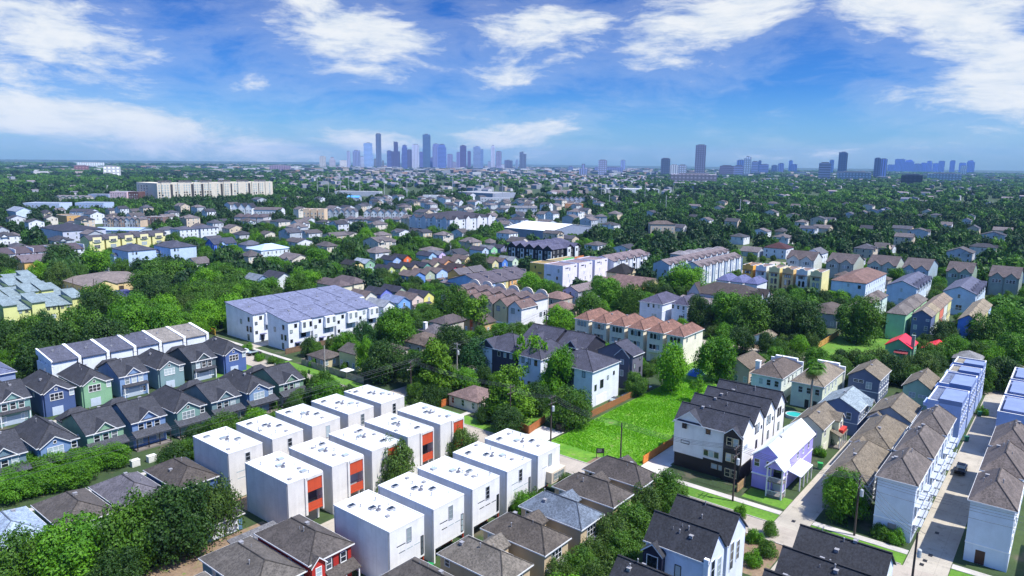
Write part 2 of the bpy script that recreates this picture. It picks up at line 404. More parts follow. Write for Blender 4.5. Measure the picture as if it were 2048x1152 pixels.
# ---------------------------------------------------------------- white cube houses (three rows of five)
def skylight(R,x,y,z):
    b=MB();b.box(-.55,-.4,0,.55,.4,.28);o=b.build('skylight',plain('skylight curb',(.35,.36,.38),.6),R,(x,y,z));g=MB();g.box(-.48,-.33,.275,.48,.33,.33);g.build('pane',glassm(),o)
def cube_house(row,k,u0,v0,label):
    du,dv,z=6.9,13.,9.
    R=thing('cube_house',label,'house',(u0,v0,0),0,'white flat roofed cube houses');RZ[(u0,v0,u0+6.9,v0+13.)]=9.;fc=Face(du,dv,0.);HOUSES.append(R);RECTS.append((u0,v0,u0+du,v0+dv))
    wm=wallm(['#e6e6e6','#d8d6d2','#dad7d2'][row],'panel');tm=plain('cube trim',(.5,.49,.47),.7);org=wallm('#c24a28','siding')
    w=MB()
    if row==0:
        w.box(0,0,2.4,du,dv,z);w.box(0,2.6,0,du,dv,2.398);w.box(0,0,0,.3,2.598,2.398)
    elif row==1:
        c=3.2;w.box(0,0,0,c,dv,z);w.box(c,1.3,0,du,dv,z);w.box(c+.35,-.25,8.5,du,1.298,z);w.box(c+.02,-.25,2.2,c+.45,1.298,8.998);w.box(du-.25,-.25,2.2,du+.001,1.298,8.498)
    else: w.box(0,0,0,du,dv,z)
    if row==2 or row==0: pass
    w.build('wall',wm,R)
    r=MB();r.box(.15,.15,z,du-.15,dv-.15,z+.04);r.build('roof',roofm('#dfe3e6','membrane'),R)
    cp=MB();e=.16
    for a in ((-.03,-.03,du+.03,e),(-.03,dv-e,du+.03,dv+.03),(-.03,e,e,dv-e),(du-e,e,du+.03,dv-e)): cp.box(a[0],a[1],z,a[2],a[3],z+.16)
    cp.build('coping',plain('cube coping',(.82,.83,.84),.5,0,.04),R)
    for x,y in ((1.6,10.6),(3.2,7.6),(4.9,5.2)) if row!=1 else ((5.0,9.6),(3.2,7.4),(4.6,2.2)): skylight(R,x,y,z+.04)
    q=random.Random(k*5+row)
    for i in range(7): put('roof_vent',ventmesh(i%3),R,(q.uniform(.8,du-.8),q.uniform(1.,dv-1.),z))
    m=MB();m.box(-.3,-.25,0,.3,.25,.35);m.tube((0,0,.3),(0,0,.8),.12,.12,8);m.tube((0,0,.8),(.3,-.2,.8),.16,.16,8);m.build('roof_fan',plain('galvanised fan',(.22,.22,.26),.4,.5),R,(3.4,6.4,z))
    sl=lambda s0,s1,zz,h=.14: x_slit(R,fc,z,0,'',wm,None,True,'F',(s0+s1)/2*du,zz,(s1-s0)*du,h)
    if row==0:
        window(R,fc,'F',.545*du,7.2,.8,2.1,'tall',True,'#9aa0a4',d=-.003)
        if k<4:
            sl(.19,.44,6.1);sl(.25,.43,4.95);sl(.47,.65,4.95);sl(.7,.87,4.95);window(R,fc,'F',.93*du,4.4,.45,2.9,'tall',True,'k',d=-.003)
        else:
            sl(.19,.4,6.1);b=MB();b.box(2.6,-1.3,3.0,du+.2,-.002,5.2);b.build('bay',wallm('#cfc2ae','stucco'),R);window(R,fc,'F',4.9,4.2,3.2,1.3,'trip',True,'#b9b4a8',d=-1.303)
        b=MB();b.box(.35,2.55,.05,du-.1,2.597,2.35);b.build('carport_wall',wallm('#9c3a22','brick'),R)
        b=MB();b.box(1.2,2.5,.05,4.2,2.548,2.2);b.build('garage_door',plain('cube garage door',(.55,.52,.48),.6),R)
        x_box(R,fc,0,0,'',wm,None,True,'post',du-.3,.05,0,du-.05,.3,2.399,'#9c3a22','brick')
    elif row==1:
        c=3.2
        b=MB();b.box(c+.46,-.12,6.2,du-.26,.0,8.48);b.build('shade_panel',org,R)
        b=MB();b.box(c+.46,-.12,3.0,du-.26,.0,4.2);b.box(c+.46,-.2,2.7,du-.26,1.29,2.95);b.build('balcony',org,R)
        b=MB();b.box(c+.6,1.24,3.2,du-.4,1.296,6.1);b.build('pane',glassm(),R)
        q2=MB()
        for i in range(6): q2.tube((c+.8+i*.42,-.06,4.2),(c+.8+i*.42,-.06,4.75),.02,.02,4)
        q2.tube((c+.5,-.06,4.78),(du-.3,-.06,4.78),.03,.03,4);q2.build('railing',BLACK(),R)
        x_door(R,fc,z,0,'',wm,None,True,'F',c+1.9,2.6,2.1,'#8f8a80',.05,1.3)
    else:
        window(R,fc,'F',.55*du,7.,.85,2.3,'tall',True,'#b8bcc0',d=-.003);sl(.2,.45,4.9,.16);sl(.22,.45,3.6,.16);sl(.55,.9,3.6,.16)
    for y in (.25,12.7):
        p=MB();p.box(-.09,y-.05,.1,-.004,y+.05,8.9);p.build('downspout',tm,R)
    return R
for k in range(5):
    e='the one nearest the photographer' if k==0 else ('the one next to the street' if k==4 else None)
    cube_house(0,k,63.1+8.95*k,73.2,('white cube house with slit windows, '+ORD[k]+' in the row beside the tan hip roofed houses' if k<4 else 'white cube house with a boxed bay window at the street end of its row'))
    cube_house(1,k,62.7+8.97*k,98.,'white cube house with orange brick balcony, '+ORD[k]+' of the middle row counted towards the street')
    cube_house(2,k,62.9+9.05*k,116.9,'pale grey cube house, '+ORD[k]+' in the row beside the blue and green gabled houses')
# ---------------------------------------------------------------- gabled houses of two rows (front row h, second row k)
DR='#494c58'
def craftsman(kind,u0,v0,label,wall,du=7.8,dv=14.,group='front row',porch=True):
    if kind=='A':
        H(label,'house',group,u0,v0,du,dv,6.,'gu',wall,DR,3.,X=[('g','F',du*.5,4.4,5.75,2.2,.02,4.4,None,5.2)]+[('w','F',du*(.28+.22*i),4.6,1.05,1.7) for i in range(3)]+
          ([('p','F',.1,du-.1,3.1,2.2,4,'k','#565a66')] if porch else [('p','F',.8,du-.6,3.2,1.1,2,'w',None,0),('d','F',du*.5,4.2,2.1,'#aebccc')])+[('w','F',1.6,1.6,1.3,1.4,'pair'),('w','F',du-1.8,1.6,1.3,1.4,'pair'),('w','L',5.,4.4,.7,1.),('wg',.4,dv-.6,du-.4,dv+(4.5 if porch else 3.),5.2,2.2)],name='gabled_house')
    else:
        H(label,'house',group,u0,v0,du,dv+1.5,6.,'hip',wall,DR,3.1,X=[('g','F',du*.42,du*.66,5.9,1.9,.5,5.,None,0.,[(du*.42,4.7,2.7,1.6,'trip'),(du*.42,6.5,.5,.5,'k')]),('w','F',du*.87,4.8,.9,1.3)]+
          ([('p','F',.1,du-.1,3.1,2.4,4,'k','#565a66')] if porch else [('d','F',du*.42,2.4,2.1,'#b9c6d6',.05,-.2)])+[('w','F',2.,1.6,1.3,1.4,'pair'),('w','L',6.,4.5,.7,1.)],name='gabled_house')
hr=[('A',34.6,'#6e8897','slate blue'),('B',43.7,'#7793bc','periwinkle blue'),('A',52.6,'#87ae90','pale green'),('A',61.5,'#7693be','cornflower blue'),('B',70.7,'#7a9f98','sea green'),('A',79.5,'#748f95','grey'),('B',88.5,'#7996ba','blue'),('A',97.5,'#7a9e85','sage green')]
for i,(t,u,c,nm) in enumerate(hr):
    craftsman(t,u,154.2,nm+' gabled porch house, '+ORD[i]+' from the frame edge in the row facing the cubes',c,group='gabled houses facing the cubes')
kr=[('A',46.6,'#79a09c','teal'),('B',56.2,'#435987','navy'),('B',64.8,'#82ae8c','light green'),('A',74.,'#7b99c1','sky blue'),('B',83.8,'#79969c','blue grey'),('A',93.2,'#4e6168','dark grey'),('B',102.7,'#4b649c','royal blue')]
for i,(t,u,c,nm) in enumerate(kr):
    craftsman(t,u,190.6,nm+' gabled house, '+ORD[i]+' from the frame edge in the row behind the porch houses',c,group='gabled houses of the second row',porch=False)
H('grey blue hip roofed house at the frame edge beside the white townhouses','house',None,44.,209.,13.,14.,8.,'hip','#8c9cc0','#707ca8',2.6,F=(3,2),L=(3,2))
# white sloped-roof row beyond
for i in range(6):
    u=64.3+7.2*i
    tan=i>3
    H(('tan' if tan else 'dark')+' roofed white townhouse, '+ORD[i]+' along the sloping row in front of the woodland','townhouse','white sloping roofed townhouses by the woodland',u,206.8,6.4,11.5,9.,'sF','#dfe6ee','#aaa29a' if tan else '#686c84',1.7,L=(3,[7.2,4.2]) if i==0 else None,X=[('sl',6.36,7.17,'#eef1f4')]+([('sl',-.08,.3,'#eef1f4')] if i==0 else []),vents=3,name='townhouse',kind='stucco')
# white three-storey shed-roof townhouses
def white_town(u0,v0,du,dv,label,end):
    X=[('b','projection',du*.5,-.9,5.8,du-.4,.35,9.6),('w','F',du*.62,8.3,.75,1.5,'plain','k',-.9),('w','F',du*.88,8.3,.75,1.5,'plain','k',-.9),('w','F',du*.34,8.3,.9,1.1,'plain','k'),('w','F',du*.15,6.6,.8,.9,'plain','k'),('w','F',du*.65,4.7,1.7,1.2,'plain','k'),('w','F',du*.15,3.4,.8,.9,'plain','k'),('w','F',du*.68,1.5,.8,1.7,'plain','k'),('w','F',du*.86,2.4,.9,.5,'plain','k'),('d','F',du*.38,1.1,2.3,'#2c2c3c'),('b','door_canopy',du*.28,-.9,2.6,du*.5,.35,2.75,'#5a5d80','stucco')]
    if end: X+=[('w','L',3.,7.8,.9,1.4,'plain','k'),('w','L',4.,4.4,.9,1.7,'plain','k'),('w','L',2.,4.4,.9,1.7,'plain','k'),('w','L',3.6,1.4,1.,1.9,'plain','k'),('w','L',8.,6.4,.9,1.4,'plain','k')]
    H(label,'townhouse','white shed roofed townhouses',u0,v0,du,dv,10.,'sF','#e9edf4','#8a93bc',2.1,X=X,name='townhouse',kind='stucco',near=True,vents=4,oh=.3)
for i in range(4): white_town(130.+9.55*i,198.8,9.3,12.6,'white townhouse with grey blue shed roof, '+ORD[i]+' along the front row by the board fence',i==0)
for i in range(5): white_town(129.+9.7*i,218.,9.4,18.,'white townhouse with grey blue shed roof, '+ORD[i]+' of the rear row behind its twin block',i==0)
# ---------------------------------------------------------------- tan hip-roofed houses beside the front cubes
for i,(rc,nm) in enumerate([('#8d8478','light brown'),('#6f655c','dark brown'),('#7d8fa6','blue grey'),('#6b625c','dark brown'),('#675e5a','dark brown')]):
    u=67.8+9.6*i
    H('tan house with '+nm+' hip roof, '+ORD[i]+' towards the street beside the cubes','house','tan hip roofed houses',u,55.7,6.8,12.6,5.6,'hip','#c9b596',rc,2.4,X=[('g','R',8.,3.4,5.4,1.3,2.4,3.,None,0.,None,'stucco'),('w','F',3.4,4.2,2.4,1.5,'trip'),('w','F',3.4,1.5,2.6,1.8,'trip'),('p','F',.6,6.2,2.7,.7,2,'w','#d8d8d8',0),('w','L',10.8,4.6,.8,1.)],kind='stucco',name='house',vents=3)
# red house, grey-roofed houses and small cottages bottom left
H('dark red house with white trimmed windows and brown grey hip roof','house',None,53.4,79.2,8.,13.8,6.,'hip','#b02a22','#6a625e',2.3,X=[('g','F',1.5,2.2,5.6,1.3,.5,3.,None,0.,[(1.5,4.4,.85,1.4,'dh')]),('w','F',3.6,4.5,.9,1.5),('w','F',6.2,4.5,.9,1.5),('p','F',2.8,8.,2.9,1.9,3),('b','shutter',2.85,.28,3.7,3.05,.34,5.3,'#2a1a1c'),('b','shutter',4.2,.28,3.7,4.4,.34,5.3,'#2a1a1c'),('b','shutter',5.4,.28,3.7,5.6,.34,5.3,'#2a1a1c'),('b','shutter',6.8,.28,3.7,7.0,.34,5.3,'#2a1a1c'),('w','L',5.,4.4,.7,1.2)])
H('teal walled house with brown grey hip roof in front of the red house','house',None,45.2,79.6,8.2,14.6,5.2,'hip','#5d8590','#777069',2.,F=(3,2),L=(2,[3.8,1.4]))
H('tan roofed house cut by the lower frame edge beside the teal house','house',None,36.2,76.,8.2,15.,4.8,'hip','#b7a88c','#8d857a',1.9,F=(2,1),L=(2,1))
H('grey hip roofed house at the bottom edge below the near cube','house',None,58.4,57.6,7.,12.8,5.4,'hip','#c2ad90','#6d655f',2.3,F=(2,2))
H('small green walled cottage with brown hip roof beside the dark trees','cottage','brown roofed cottages by the hedge',35.9,119.4,8.4,13.,4.5,'hip','#8aa98c','#6d6560',2.1,F=(2,1),L=(3,1))
H('small cottage with violet grey hip roof, middle of the cottages by the hedge','cottage','brown roofed cottages by the hedge',44.8,119.4,8.4,13.,4.5,'hip','#6d7388','#7c7884',2.1,L=(3,1))
H('small blue walled cottage with dark brown hip roof beside the first pale cube','cottage','brown roofed cottages by the hedge',54.2,119.2,8.,13.,4.5,'hip','#4e6a98','#635a55',2.1,L=(3,1),F=(2,1))
H('blue grey shingle roofed house at the frame edge below the hedge','house',None,26.4,119.6,8.8,13.,4.5,'hip','#9aa4b0','#b4cff0',2.2,F=(2,1))
H('low grey garage with a wide white door behind the teal house','garage',None,52.2,105.6,6.9,6.4,2.9,'hip','#5f86a8','#6a6a6e',1.2,X=[('d','F',3.4,4.8,2.2,'#dfe6ee')],name='garage',vents=0)
H('low grey flat roofed annex behind the red house','garage',None,51.8,94.6,8.2,3.8,3.,'sF','#8d8a84','#85858a',.6,name='garage',vents=0)
H('low carport with cream door under the dark trees','garage',None,37.6,106.8,5.4,5.6,2.7,'hip','#b3a27c','#6c6663',.9,X=[('d','F',2.8,2.8,2.1,'#a8c0a4')],name='garage',vents=0)
# ---------------------------------------------------------------- right hand side: black and white gabled block of four
DK='#484c5c'
for i,u in enumerate((130.6,137.6,144.4,151.)):
    if i==0:
        X=[('g','L',11.3,6.6,9.6,2.9,.02,3.2,'#dfe3e2',3.,None,'stucco'),('g','L',1.9,3.6,9.6,1.8,.5,2.8,'#2a2826',0.,None,'board'),
           ('w','L',12.2,9.2,.8,.9,'plain','k',-.0),('w','L',7.2,9.1,.8,.9,'plain','k'),('w','L',12.,5.6,1.7,.5,'plain','k')]+[('w','L',5.2+1.1*j,4.6,.9,1.2,'plain','#c8c8b8') for j in range(3)]+[('w','L',4.+1.5*j,2.2,1.1,.9,'plain','#a89c88',.3) for j in range(2)]+[('w','L',1.2+1.3*j,zz,.95,1.5,'dh','#d8c8a0',-.2) for j in range(2) for zz in (8.4,5.1,1.9)]+[('s','F',3.,6.4,1.8,.9)]
        H('near house of the black and white gabled block with a dark brown corner tower','townhouse','black and white gabled block',u,47.2,6.9,14.6,10.,'gv','#e4e6e4',DK,3.,X=X,kind='stucco',base=(3.4,'#2b2724','brick'),name='townhouse',near=True,vents=4)
    else:
        H('white gabled house, '+ORD[i]+' of the black and white block counted from the near corner','townhouse','black and white gabled block',u,47.6,6.7,14.6,10.,'gv','#f0f0ec',DK,3.1,X=[('w','F',2.2,8.6,.8,1.8,'dh','k'),('w','F',3.6,8.6,.8,1.8,'dh','k'),('w','F',5.4,8.2,.6,.6,'plain','k'),('w','F',3.,5.2,.8,1.6,'dh','k'),('b','corner_strip',6.45,.28,0,6.68,.36,10.,'#3a3a40')],kind='stucco',name='townhouse',near=True,vents=4)
# lilac house with double porch
def lilac():
    wall='#b3a8f2'
    X=[('g','F',.0,.01,6.,.01)] if 0 else []
    R=H('lilac two storey house with white metal roof and stacked white porches','house',None,131.2,39.2,20.,6.4,6.5,'gu',wall,'#e2eaf0',2.7,rk='metal',X=[('w','L',5.2,5.2,.9,1.4),('w','L',2.9,5.2,.9,1.4),('d','F',12.5,2.8,2.1,'#e8ecf4'),('w','F',9.5,5.,.8,1.3),('w','F',13.,5.,.8,1.3),('w','F',16.5,5.,.8,1.3),('b','trim_band',-.02,.3,2.9,20.02,6.1,3.1,'#f0f0f4')],name='house',vents=2,near=True)
    wh=WHITE();y0,y1=-.6,2.4;x0=-2.1
    b=MB();b.box(x0,y0,.0,.3,y1,.5);b.box(x0,y0,3.0,.3,y1,3.25);b.build('porch_floor',plain('porch deck',(.18,.16,.15),.8),R)
    for x in (x0+.1,-.0):
        for y in (y0+.1,y1-.1):
            p=MB();p.box(x-.12,y-.12,0,x+.12,y+.12,5.9);p.build('porch_post',wh,R)
    for zz in (.5,3.25):
        p=MB();p.box(x0,y0,zz+.8,.2,y0+.06,zz+.9);p.box(x0,y0,zz+.8,x0+.06,y1,zz+.9)
        for i in range(12): p.box(x0,y0+.2+i*.24,zz,x0+.05,y0+.24+i*.24,zz+.8)
        p.build('railing',wh,R)
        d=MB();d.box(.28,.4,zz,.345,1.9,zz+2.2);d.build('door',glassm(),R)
    g=MB();yc=(y0+y1)/2;g.slab([(x0-.5,y0-.4,5.9),(x0-.5,yc,7.7),(4.,yc,7.7),(1.,y0-.4,5.9)],.15);g.slab([(x0-.5,yc,7.7),(x0-.5,y1+.4,5.9),(1.,y1+.4,5.9),(4.,yc,7.7)],.15);g.build('porch_roof',roofm('#e2eaf0','metal'),R)
    g=MB();g.poly([(x0+.02,y0,5.8),(x0+.02,y1,5.8),(x0+.02,yc,7.45)]);g.build('gable_wall',wallm(wall),R)
    s=MB();s.slab([(4.,-2.2,3.),(11.5,-2.2,3.),(11.5,.3,3.7),(4.,.3,3.7)],.14);s.build('side_porch_roof',roofm('#e2eaf0','metal'),R)
    for i in range(4):
        p=MB();p.box(4.1+i*2.4,-2.1,0,4.3+i*2.4,-1.9,2.9);p.build('porch_post',wh,R)
lilac()
def sideporch(v): return []
TR='#968872'
H('cream two storey house with tan roof and red balcony behind the lilac house','house',None,155.6,38.8,13.,7.,6.,'gu','#d8dcc0',TR,2.5,X=[('g','F',10.2,3.6,5.9,1.6,1.3,3.4,None,0.,[(10.2,4.6,1.3,1.5,'pair')]),('p','F',6.5,12.6,3.,2.4,4,'w',TR),('b','balcony',8.6,-1.9,3.,12.,.3,3.9,'#c83c34'),('d','F',3.2,2.6,2.1,'#e8e4d4'),('w','F',2.5,4.6,.9,1.4),('w','L',2.,4.6,.9,1.3),('w','L',4.8,4.6,.9,1.3)],near=True)
H('slate blue gabled house with pale blue roof behind the cream house','house',None,172.6,35.6,12.,9.3,6.2,'gu','#7686a8','#a9bfcd',2.5,X=[('w','L',2.4,4.6,1.,1.6),('w','L',5.,1.8,1.,1.6),('b','trim_band',.3,.3,2.9,11.7,9.,3.08,'#e8ecf0'),('g','F',8.8,3.,5.9,1.4,1.,3.)]+[('w','F',2.+2*i,4.6,.9,1.4) for i in range(5)],near=True)
H('slate grey three storey gabled house with tan roof near the olive shrubs','house',None,201.3,37.3,13.,8.3,6.6,'gu','#67728e',TR,2.5,X=[('w','L',5.4,5.4,2.4,.7,'pair'),('w','L',2.8,4.6,1.3,1.7,'pair'),('b','trim_band',.3,.3,2.9,12.7,8.,3.08,'#e8ecf0')]+[('w','F',1.8+2.3*i,zz,1.,1.4) for i in range(5) for zz in (5.,2.)],near=True)
H('pale green cottage with tan gable roof by the blue flat roofed townhouses','cottage',None,203.8,25.6,13.8,7.2,5.6,'gu','#b4d0b4',TR,2.5,X=[('w','L',4.6,3.6,1.3,1.3,'pair'),('w','L',2.2,3.6,1.8,.6,'pair')],near=True,F=(3,2))
for i,(u,v,du,dv,wc) in enumerate(((132.4,24.8,19.6,7.6,'#8b8f8e'),(153.2,25.3,17.6,7.8,'#9aa2a6'),(173.4,25.2,13.6,9.,'#8fa0b2'))):
    H(('grey','beige grey','blue grey')[i]+' house with tan roof, '+ORD[i]+' along the driveway beside the alley houses','house','tan roofed houses along the driveway',u,v,du,dv,6.,'hip' if i<2 else 'gu',wc,TR,2.7,X=[('g','L',dv-2.2,3.2,5.7,1.5,1.6,3.2,None,0.,[(dv-2.2,4.2,1.2,1.4,'pair')]),('p','L',.4,dv-4.4,3.,1.8,3,'w',TR),('w','L',2.2,4.4,.9,1.4)],near=True,F=(4,2))
# white alley houses
for i,u in enumerate((127.2,141.8,156.3)):
    X=[('b','balcony_floor',1.+4*j,-.9,zz,4.2+4*j,.34,zz+.15,'#aab2c0') for j in range(3) for zz in (3.,6.2)]+[('b','railing',1.+4*j,-.9,zz+.85,4.2+4*j,-.84,zz+.95,'#c4ccd8') for j in range(3) for zz in (3.,6.2)]+[('w','F',2.6+4*j,zz,1.3,1.9,'pair') for j in range(3) for zz in (4.6,7.9)]+[('d','F',2.5+4.4*j,2.6,2.2,'#b8c4d8') for j in range(3)]
    H('white three storey house with grey brown hip roof, '+ORD[i]+' along the concrete alley','house','white alley houses',u,16.4,12.9,6.5,10.4,'hip','#d6e2f2','#8b7f78',3.,X=X+[('b','trim_band',.28,.28,3.1,12.6,6.2,3.3,'#f2f6fa')]+([('b','vent_screen',.2,2.6,0,.349,3.9,2.6,'#8e8a88','board')] if i==0 else []),near=True,vents=5)
for i,u in enumerate((127.2,141.8,156.3)):
    H('white three storey house with brown hip roof, '+ORD[i]+' on the shaded side of the alley','house','white houses on the shaded side of the alley',u,3.,12.9,6.5,10.4,'hip','#d6e2f2','#8b7d77',3.,X=[('b','trim_band',.28,.28,3.1,12.6,6.2,3.3,'#f2f6fa'),('w','B',3.,7.,1.,1.5),('w','B',8.,7.,1.,1.5)]+([('d','L',4.,1.3,2.3,'#4a2c26')] if i==0 else []),near=True,vents=4,F=(4,[7.6,4.6]))
H('brown roofed white house at the frame edge across from the shaded alley houses','house',None,127.2,-10.,13.6,6.5,10.4,'hip','#d6e2f2','#806f6a',2.6,L=(2,[7.6,4.6]))
# blue flat-roofed townhouses both sides of the far alley
BL='#a3b7e2'
for i,(u,du) in enumerate(((180.6,13.6),(195.8,13.4),(210.6,8.4),(219.6,8.2))):
    tan=i>1
    H('blue townhouse with low '+('tan' if tan else 'grey blue')+' roof, '+ORD[i]+' along the far part of the alley','townhouse','blue townhouses along the alley',u,16.5,du,7.4,9.6+.3*(i%2),'flat',BL,'#b0a690' if tan else '#7b8cb2',0,X=[('b','roof_terrace',.5,5.2,8.2,5.,7.9,9.,BL),('b','stair_tower',.3,.3,9.5,du-3.5,4.8,10.6,'#7b8cb2')]+[('w','F',1.6+2.4*j,zz,1.,1.5) for j in range(int(du/2.6)) for zz in (7.8,4.8)]+[('w','L',4.,7.8,.9,1.3)],near=True,vents=2,kind='siding')
for i,(u,du) in enumerate(((180.,14.5),(195.6,14.6),(211.2,14.))):
    H('blue flat roofed townhouse, '+ORD[i]+' on the far side of the alley at the frame edge','townhouse','blue townhouses at the frame edge',u,2.8,du,7.8,10.,'flat','#9db2e0','#7888b0',0,X=[('b','stair_tower',1.,1.,9.9,du-3.,6.6,10.9,'#7888b0'),('w','L',2.,7.8,.9,1.3),('w','L',5.4,4.8,.9,1.3)],near=True,vents=1)
# cream pair with parapet ends, palm between
for i,(u,v,du,dv,rc,wc) in enumerate(((186.,57.7,17.,8.8,'#75675f','#dfe8e4'),(185.7,47.2,20.,8.5,'#a59680','#dde4cc'))):
    H(('white' if i==0 else 'cream')+' two storey house with '+('brown' if i==0 else 'tan')+' hip roof and a stepped white parapet','house',None,u,v,du,dv,6.5,'hip',wc,rc,2.6,X=[('w','L',1.6+2.1*j,4.7,1.,1.5) for j in range(3)]+[('d','L',2.+2.*j,1.,2.2,'#2a2a2c') for j in range(2)]+[('b','parapet',du-.5,-.1,0,du+.1,dv+.1,7.6,'#eef2f6','stucco'),('b','parapet_cap',du-.7,1.5,7.6,du+.3,dv-1.2,8.3,'#eef2f6','stucco')]+([('c',3.2,dv-1.,9.3,.6)] if i==0 else [])+[('w','F',3.+3.2*j,4.7,.9,1.6) for j in range(4)],kind='stucco',near=True)
# near dark-roofed white houses at the bottom edge
for i,(u,v,du,z,lab) in enumerate(((85.9,34.4,6.2,8.6,'white house with charcoal gable roof and navy bay, nearest the garden shrubs'),(92.2,34.2,7.4,8.6,'white house with charcoal gable roof behind the navy bay house'),(96.2,15.,8.,7.8,'charcoal gable roofed white house at the corner of the street and driveway'),(89.2,15.,7.,7.8,'charcoal gable roofed house in front of the corner house'),(82.,15.4,7.,7.8,'charcoal roofed house cut by the lower frame edge'),(74.4,35.,7.2,6.6,'charcoal roofed house at the lower frame edge beside the tan row'))):
    X=[('w','F',2.1,6.,1.1,4.2,'tall','#c8d0d8'),('w','F',4.4,6.,1.,3.,'tall','#c8d0d8')]
    if i==0: X+=[('g','L',8.1,3.,7.6,1.5,1.,2.6,'#1d2038',3.4,[(8.1,6.1,1.6,2.,'plain')]),('w','L',4.6,5.6,.8,1.8,'plain','k'),('b','wing_wall',-.1,.05,0,.42,.75,9.2,'#f4f6f8','stucco')]
    H(lab,'house','charcoal gable roofed white houses',u,v,du,(10.,10.,12.,12.,11.5,9.)[i],z,'gv','#dfe8f6','#41444e',3.4,X=X,kind='stucco',near=True,vents=6,oh=.3)
for (u,v,n) in ((87.5,2.,'first'),(78.,30.,'second')): pass
# ---------------------------------------------------------------- dark townhouses in the centre
PR='#51536a'
def darktown(u,v,du,dv,lab,wl,wf,X=()): H(lab,'townhouse','purple grey roofed townhouses around the court',u,v,du,dv,9.7,'hip',wl,PR,3.4,X=X,kind='stucco',near=True,vents=5)
darktown(149.,93.4,14.,15.,'white townhouse with wide garage door under a purple grey hip roof','#e2e8f0','#fff',[('d','F',5.,5.4,2.6,'#f2f2f2'),('w','F',2.,5.,.8,1.4,'plain','k'),('w','F',5.,5.4,1.4,2.,'pair','k'),('w','F',8.,6.4,.7,.9,'plain','k'),('w','F',11.,7.,.7,.9,'plain','k'),('b','charcoal_panel',.28,6.,0,.345,14.6,9.4,'#3b3a48','board'),('w','L',3.,8.4,.8,1.4,'plain','k'),('w','L',8.,8.4,.8,1.2,'plain','#c8c0a8',.27),('w','L',12.,8.4,.8,1.2,'plain','#c8c0a8',.27),('g','L',11.,6.5,9.5,2.6,0,6.)])
darktown(149.4,110.2,14.,8.4,'white walled middle townhouse of the purple grey roofed court','#dfe5f0','#fff',[('w','L',2.+2.2*j,zz,.8,1.4,'plain','k') for j in range(3) for zz in (8.4,2.)])
darktown(150.,119.4,14.,15.,'charcoal townhouse beside the feathery tree with purple grey hip roof','#3d3b4b','#fff',[('w','L',2.+2.2*j,8.4,.8,1.2,'plain','#d8d0b8') for j in range(3)]+[('g','L',11.,6.,9.5,2.6,0,6.),('b','white_panel',.28,9.,0,.345,14.6,9.2,'#e0e6ec','stucco')])
H('slate grey townhouse with open court gables in the purple grey roofed court','townhouse','purple grey roofed townhouses around the court',168.9,93.,6.6,12.,9.7,'gu','#6b6c7c',PR,3.,X=[('g','L',3.4,4.4,9.2,2.4,.4,3.,'#5d5e70',0.,[(3.4,7.6,.9,1.2,'plain'),(3.4,4.4,.9,1.6,'plain')]),('w','F',1.6,6.6,.7,1.4,'plain','k'),('w','F',4.6,8.4,.8,1.,'plain','k'),('w','F',4.6,5.,.8,1.4,'plain','k'),('w','L',1.3,5.,.8,1.6,'plain','k')],near=True,vents=3)
for i,(u,v,dv) in enumerate(((166.,107.,10.),(166.6,118.4,12.))):
    H('charcoal gabled townhouse of the court, '+('middle one behind the white garage house' if i==0 else 'rear one next to the orange roofs'),'townhouse','purple grey roofed townhouses around the court',u,v,12.,dv,9.7,'gv','#32323f',PR,3.2,X=[('g','L',dv/2,4.4,9.3,2.4,.1,3.4,'#32323f')],near=True,vents=3)
# orange-roofed cream row
for i in range(6):
    v=127.-6.93*i
    H('cream townhouse with orange brown hip roof and arched windows, '+ORD[i]+' along its row','townhouse','orange roofed cream townhouses',198.9,v-.1,15.,6.2,9.8,'hip','#eee6d4','#a67462',2.3,X=[('w','L',1.8+1.25*j,8.2,.75,1.2,'arch','k') for j in range(3)]+[('w','L',2.+1.2*j,4.6,.8,1.8,'plain','#6a5a4c') for j in range(3)]+[('d','L',3.1,2.6,2.2,'#d8d0c0'),('b','balcony',-.5,1.4,3.2,.33,4.8,4.1,'#e8e2d2','stucco'),('w','F',3.,8.2,.7,1.,'plain','k'),('w','F',9.,8.2,.7,1.2,'plain','k')],kind='stucco',near=True,vents=2)
# white pair with violet hip roofs
for i,(u,v,du,dv) in enumerate(((244.4,122.8,18.,10.4),(248.4,114.4,15.,7.))):
    H('white three storey house with slate violet hip roof, '+('wider one of the pair' if i==0 else 'narrow one of the pair'),'house','white houses with violet hip roofs',u,v,du,dv,9.2,'hip','#dfe4f2','#615f80',2.8,X=[('w','L',1.8+2.2*j,8.,.8,1.3) for j in range(3)]+[('w','L',dv*.35,4.,2.,2.,'trip'),('b','trim_band',.3,.3,6.,du-.3,dv-.3,6.2,'#eef0f8')],kind='stucco',near=True)
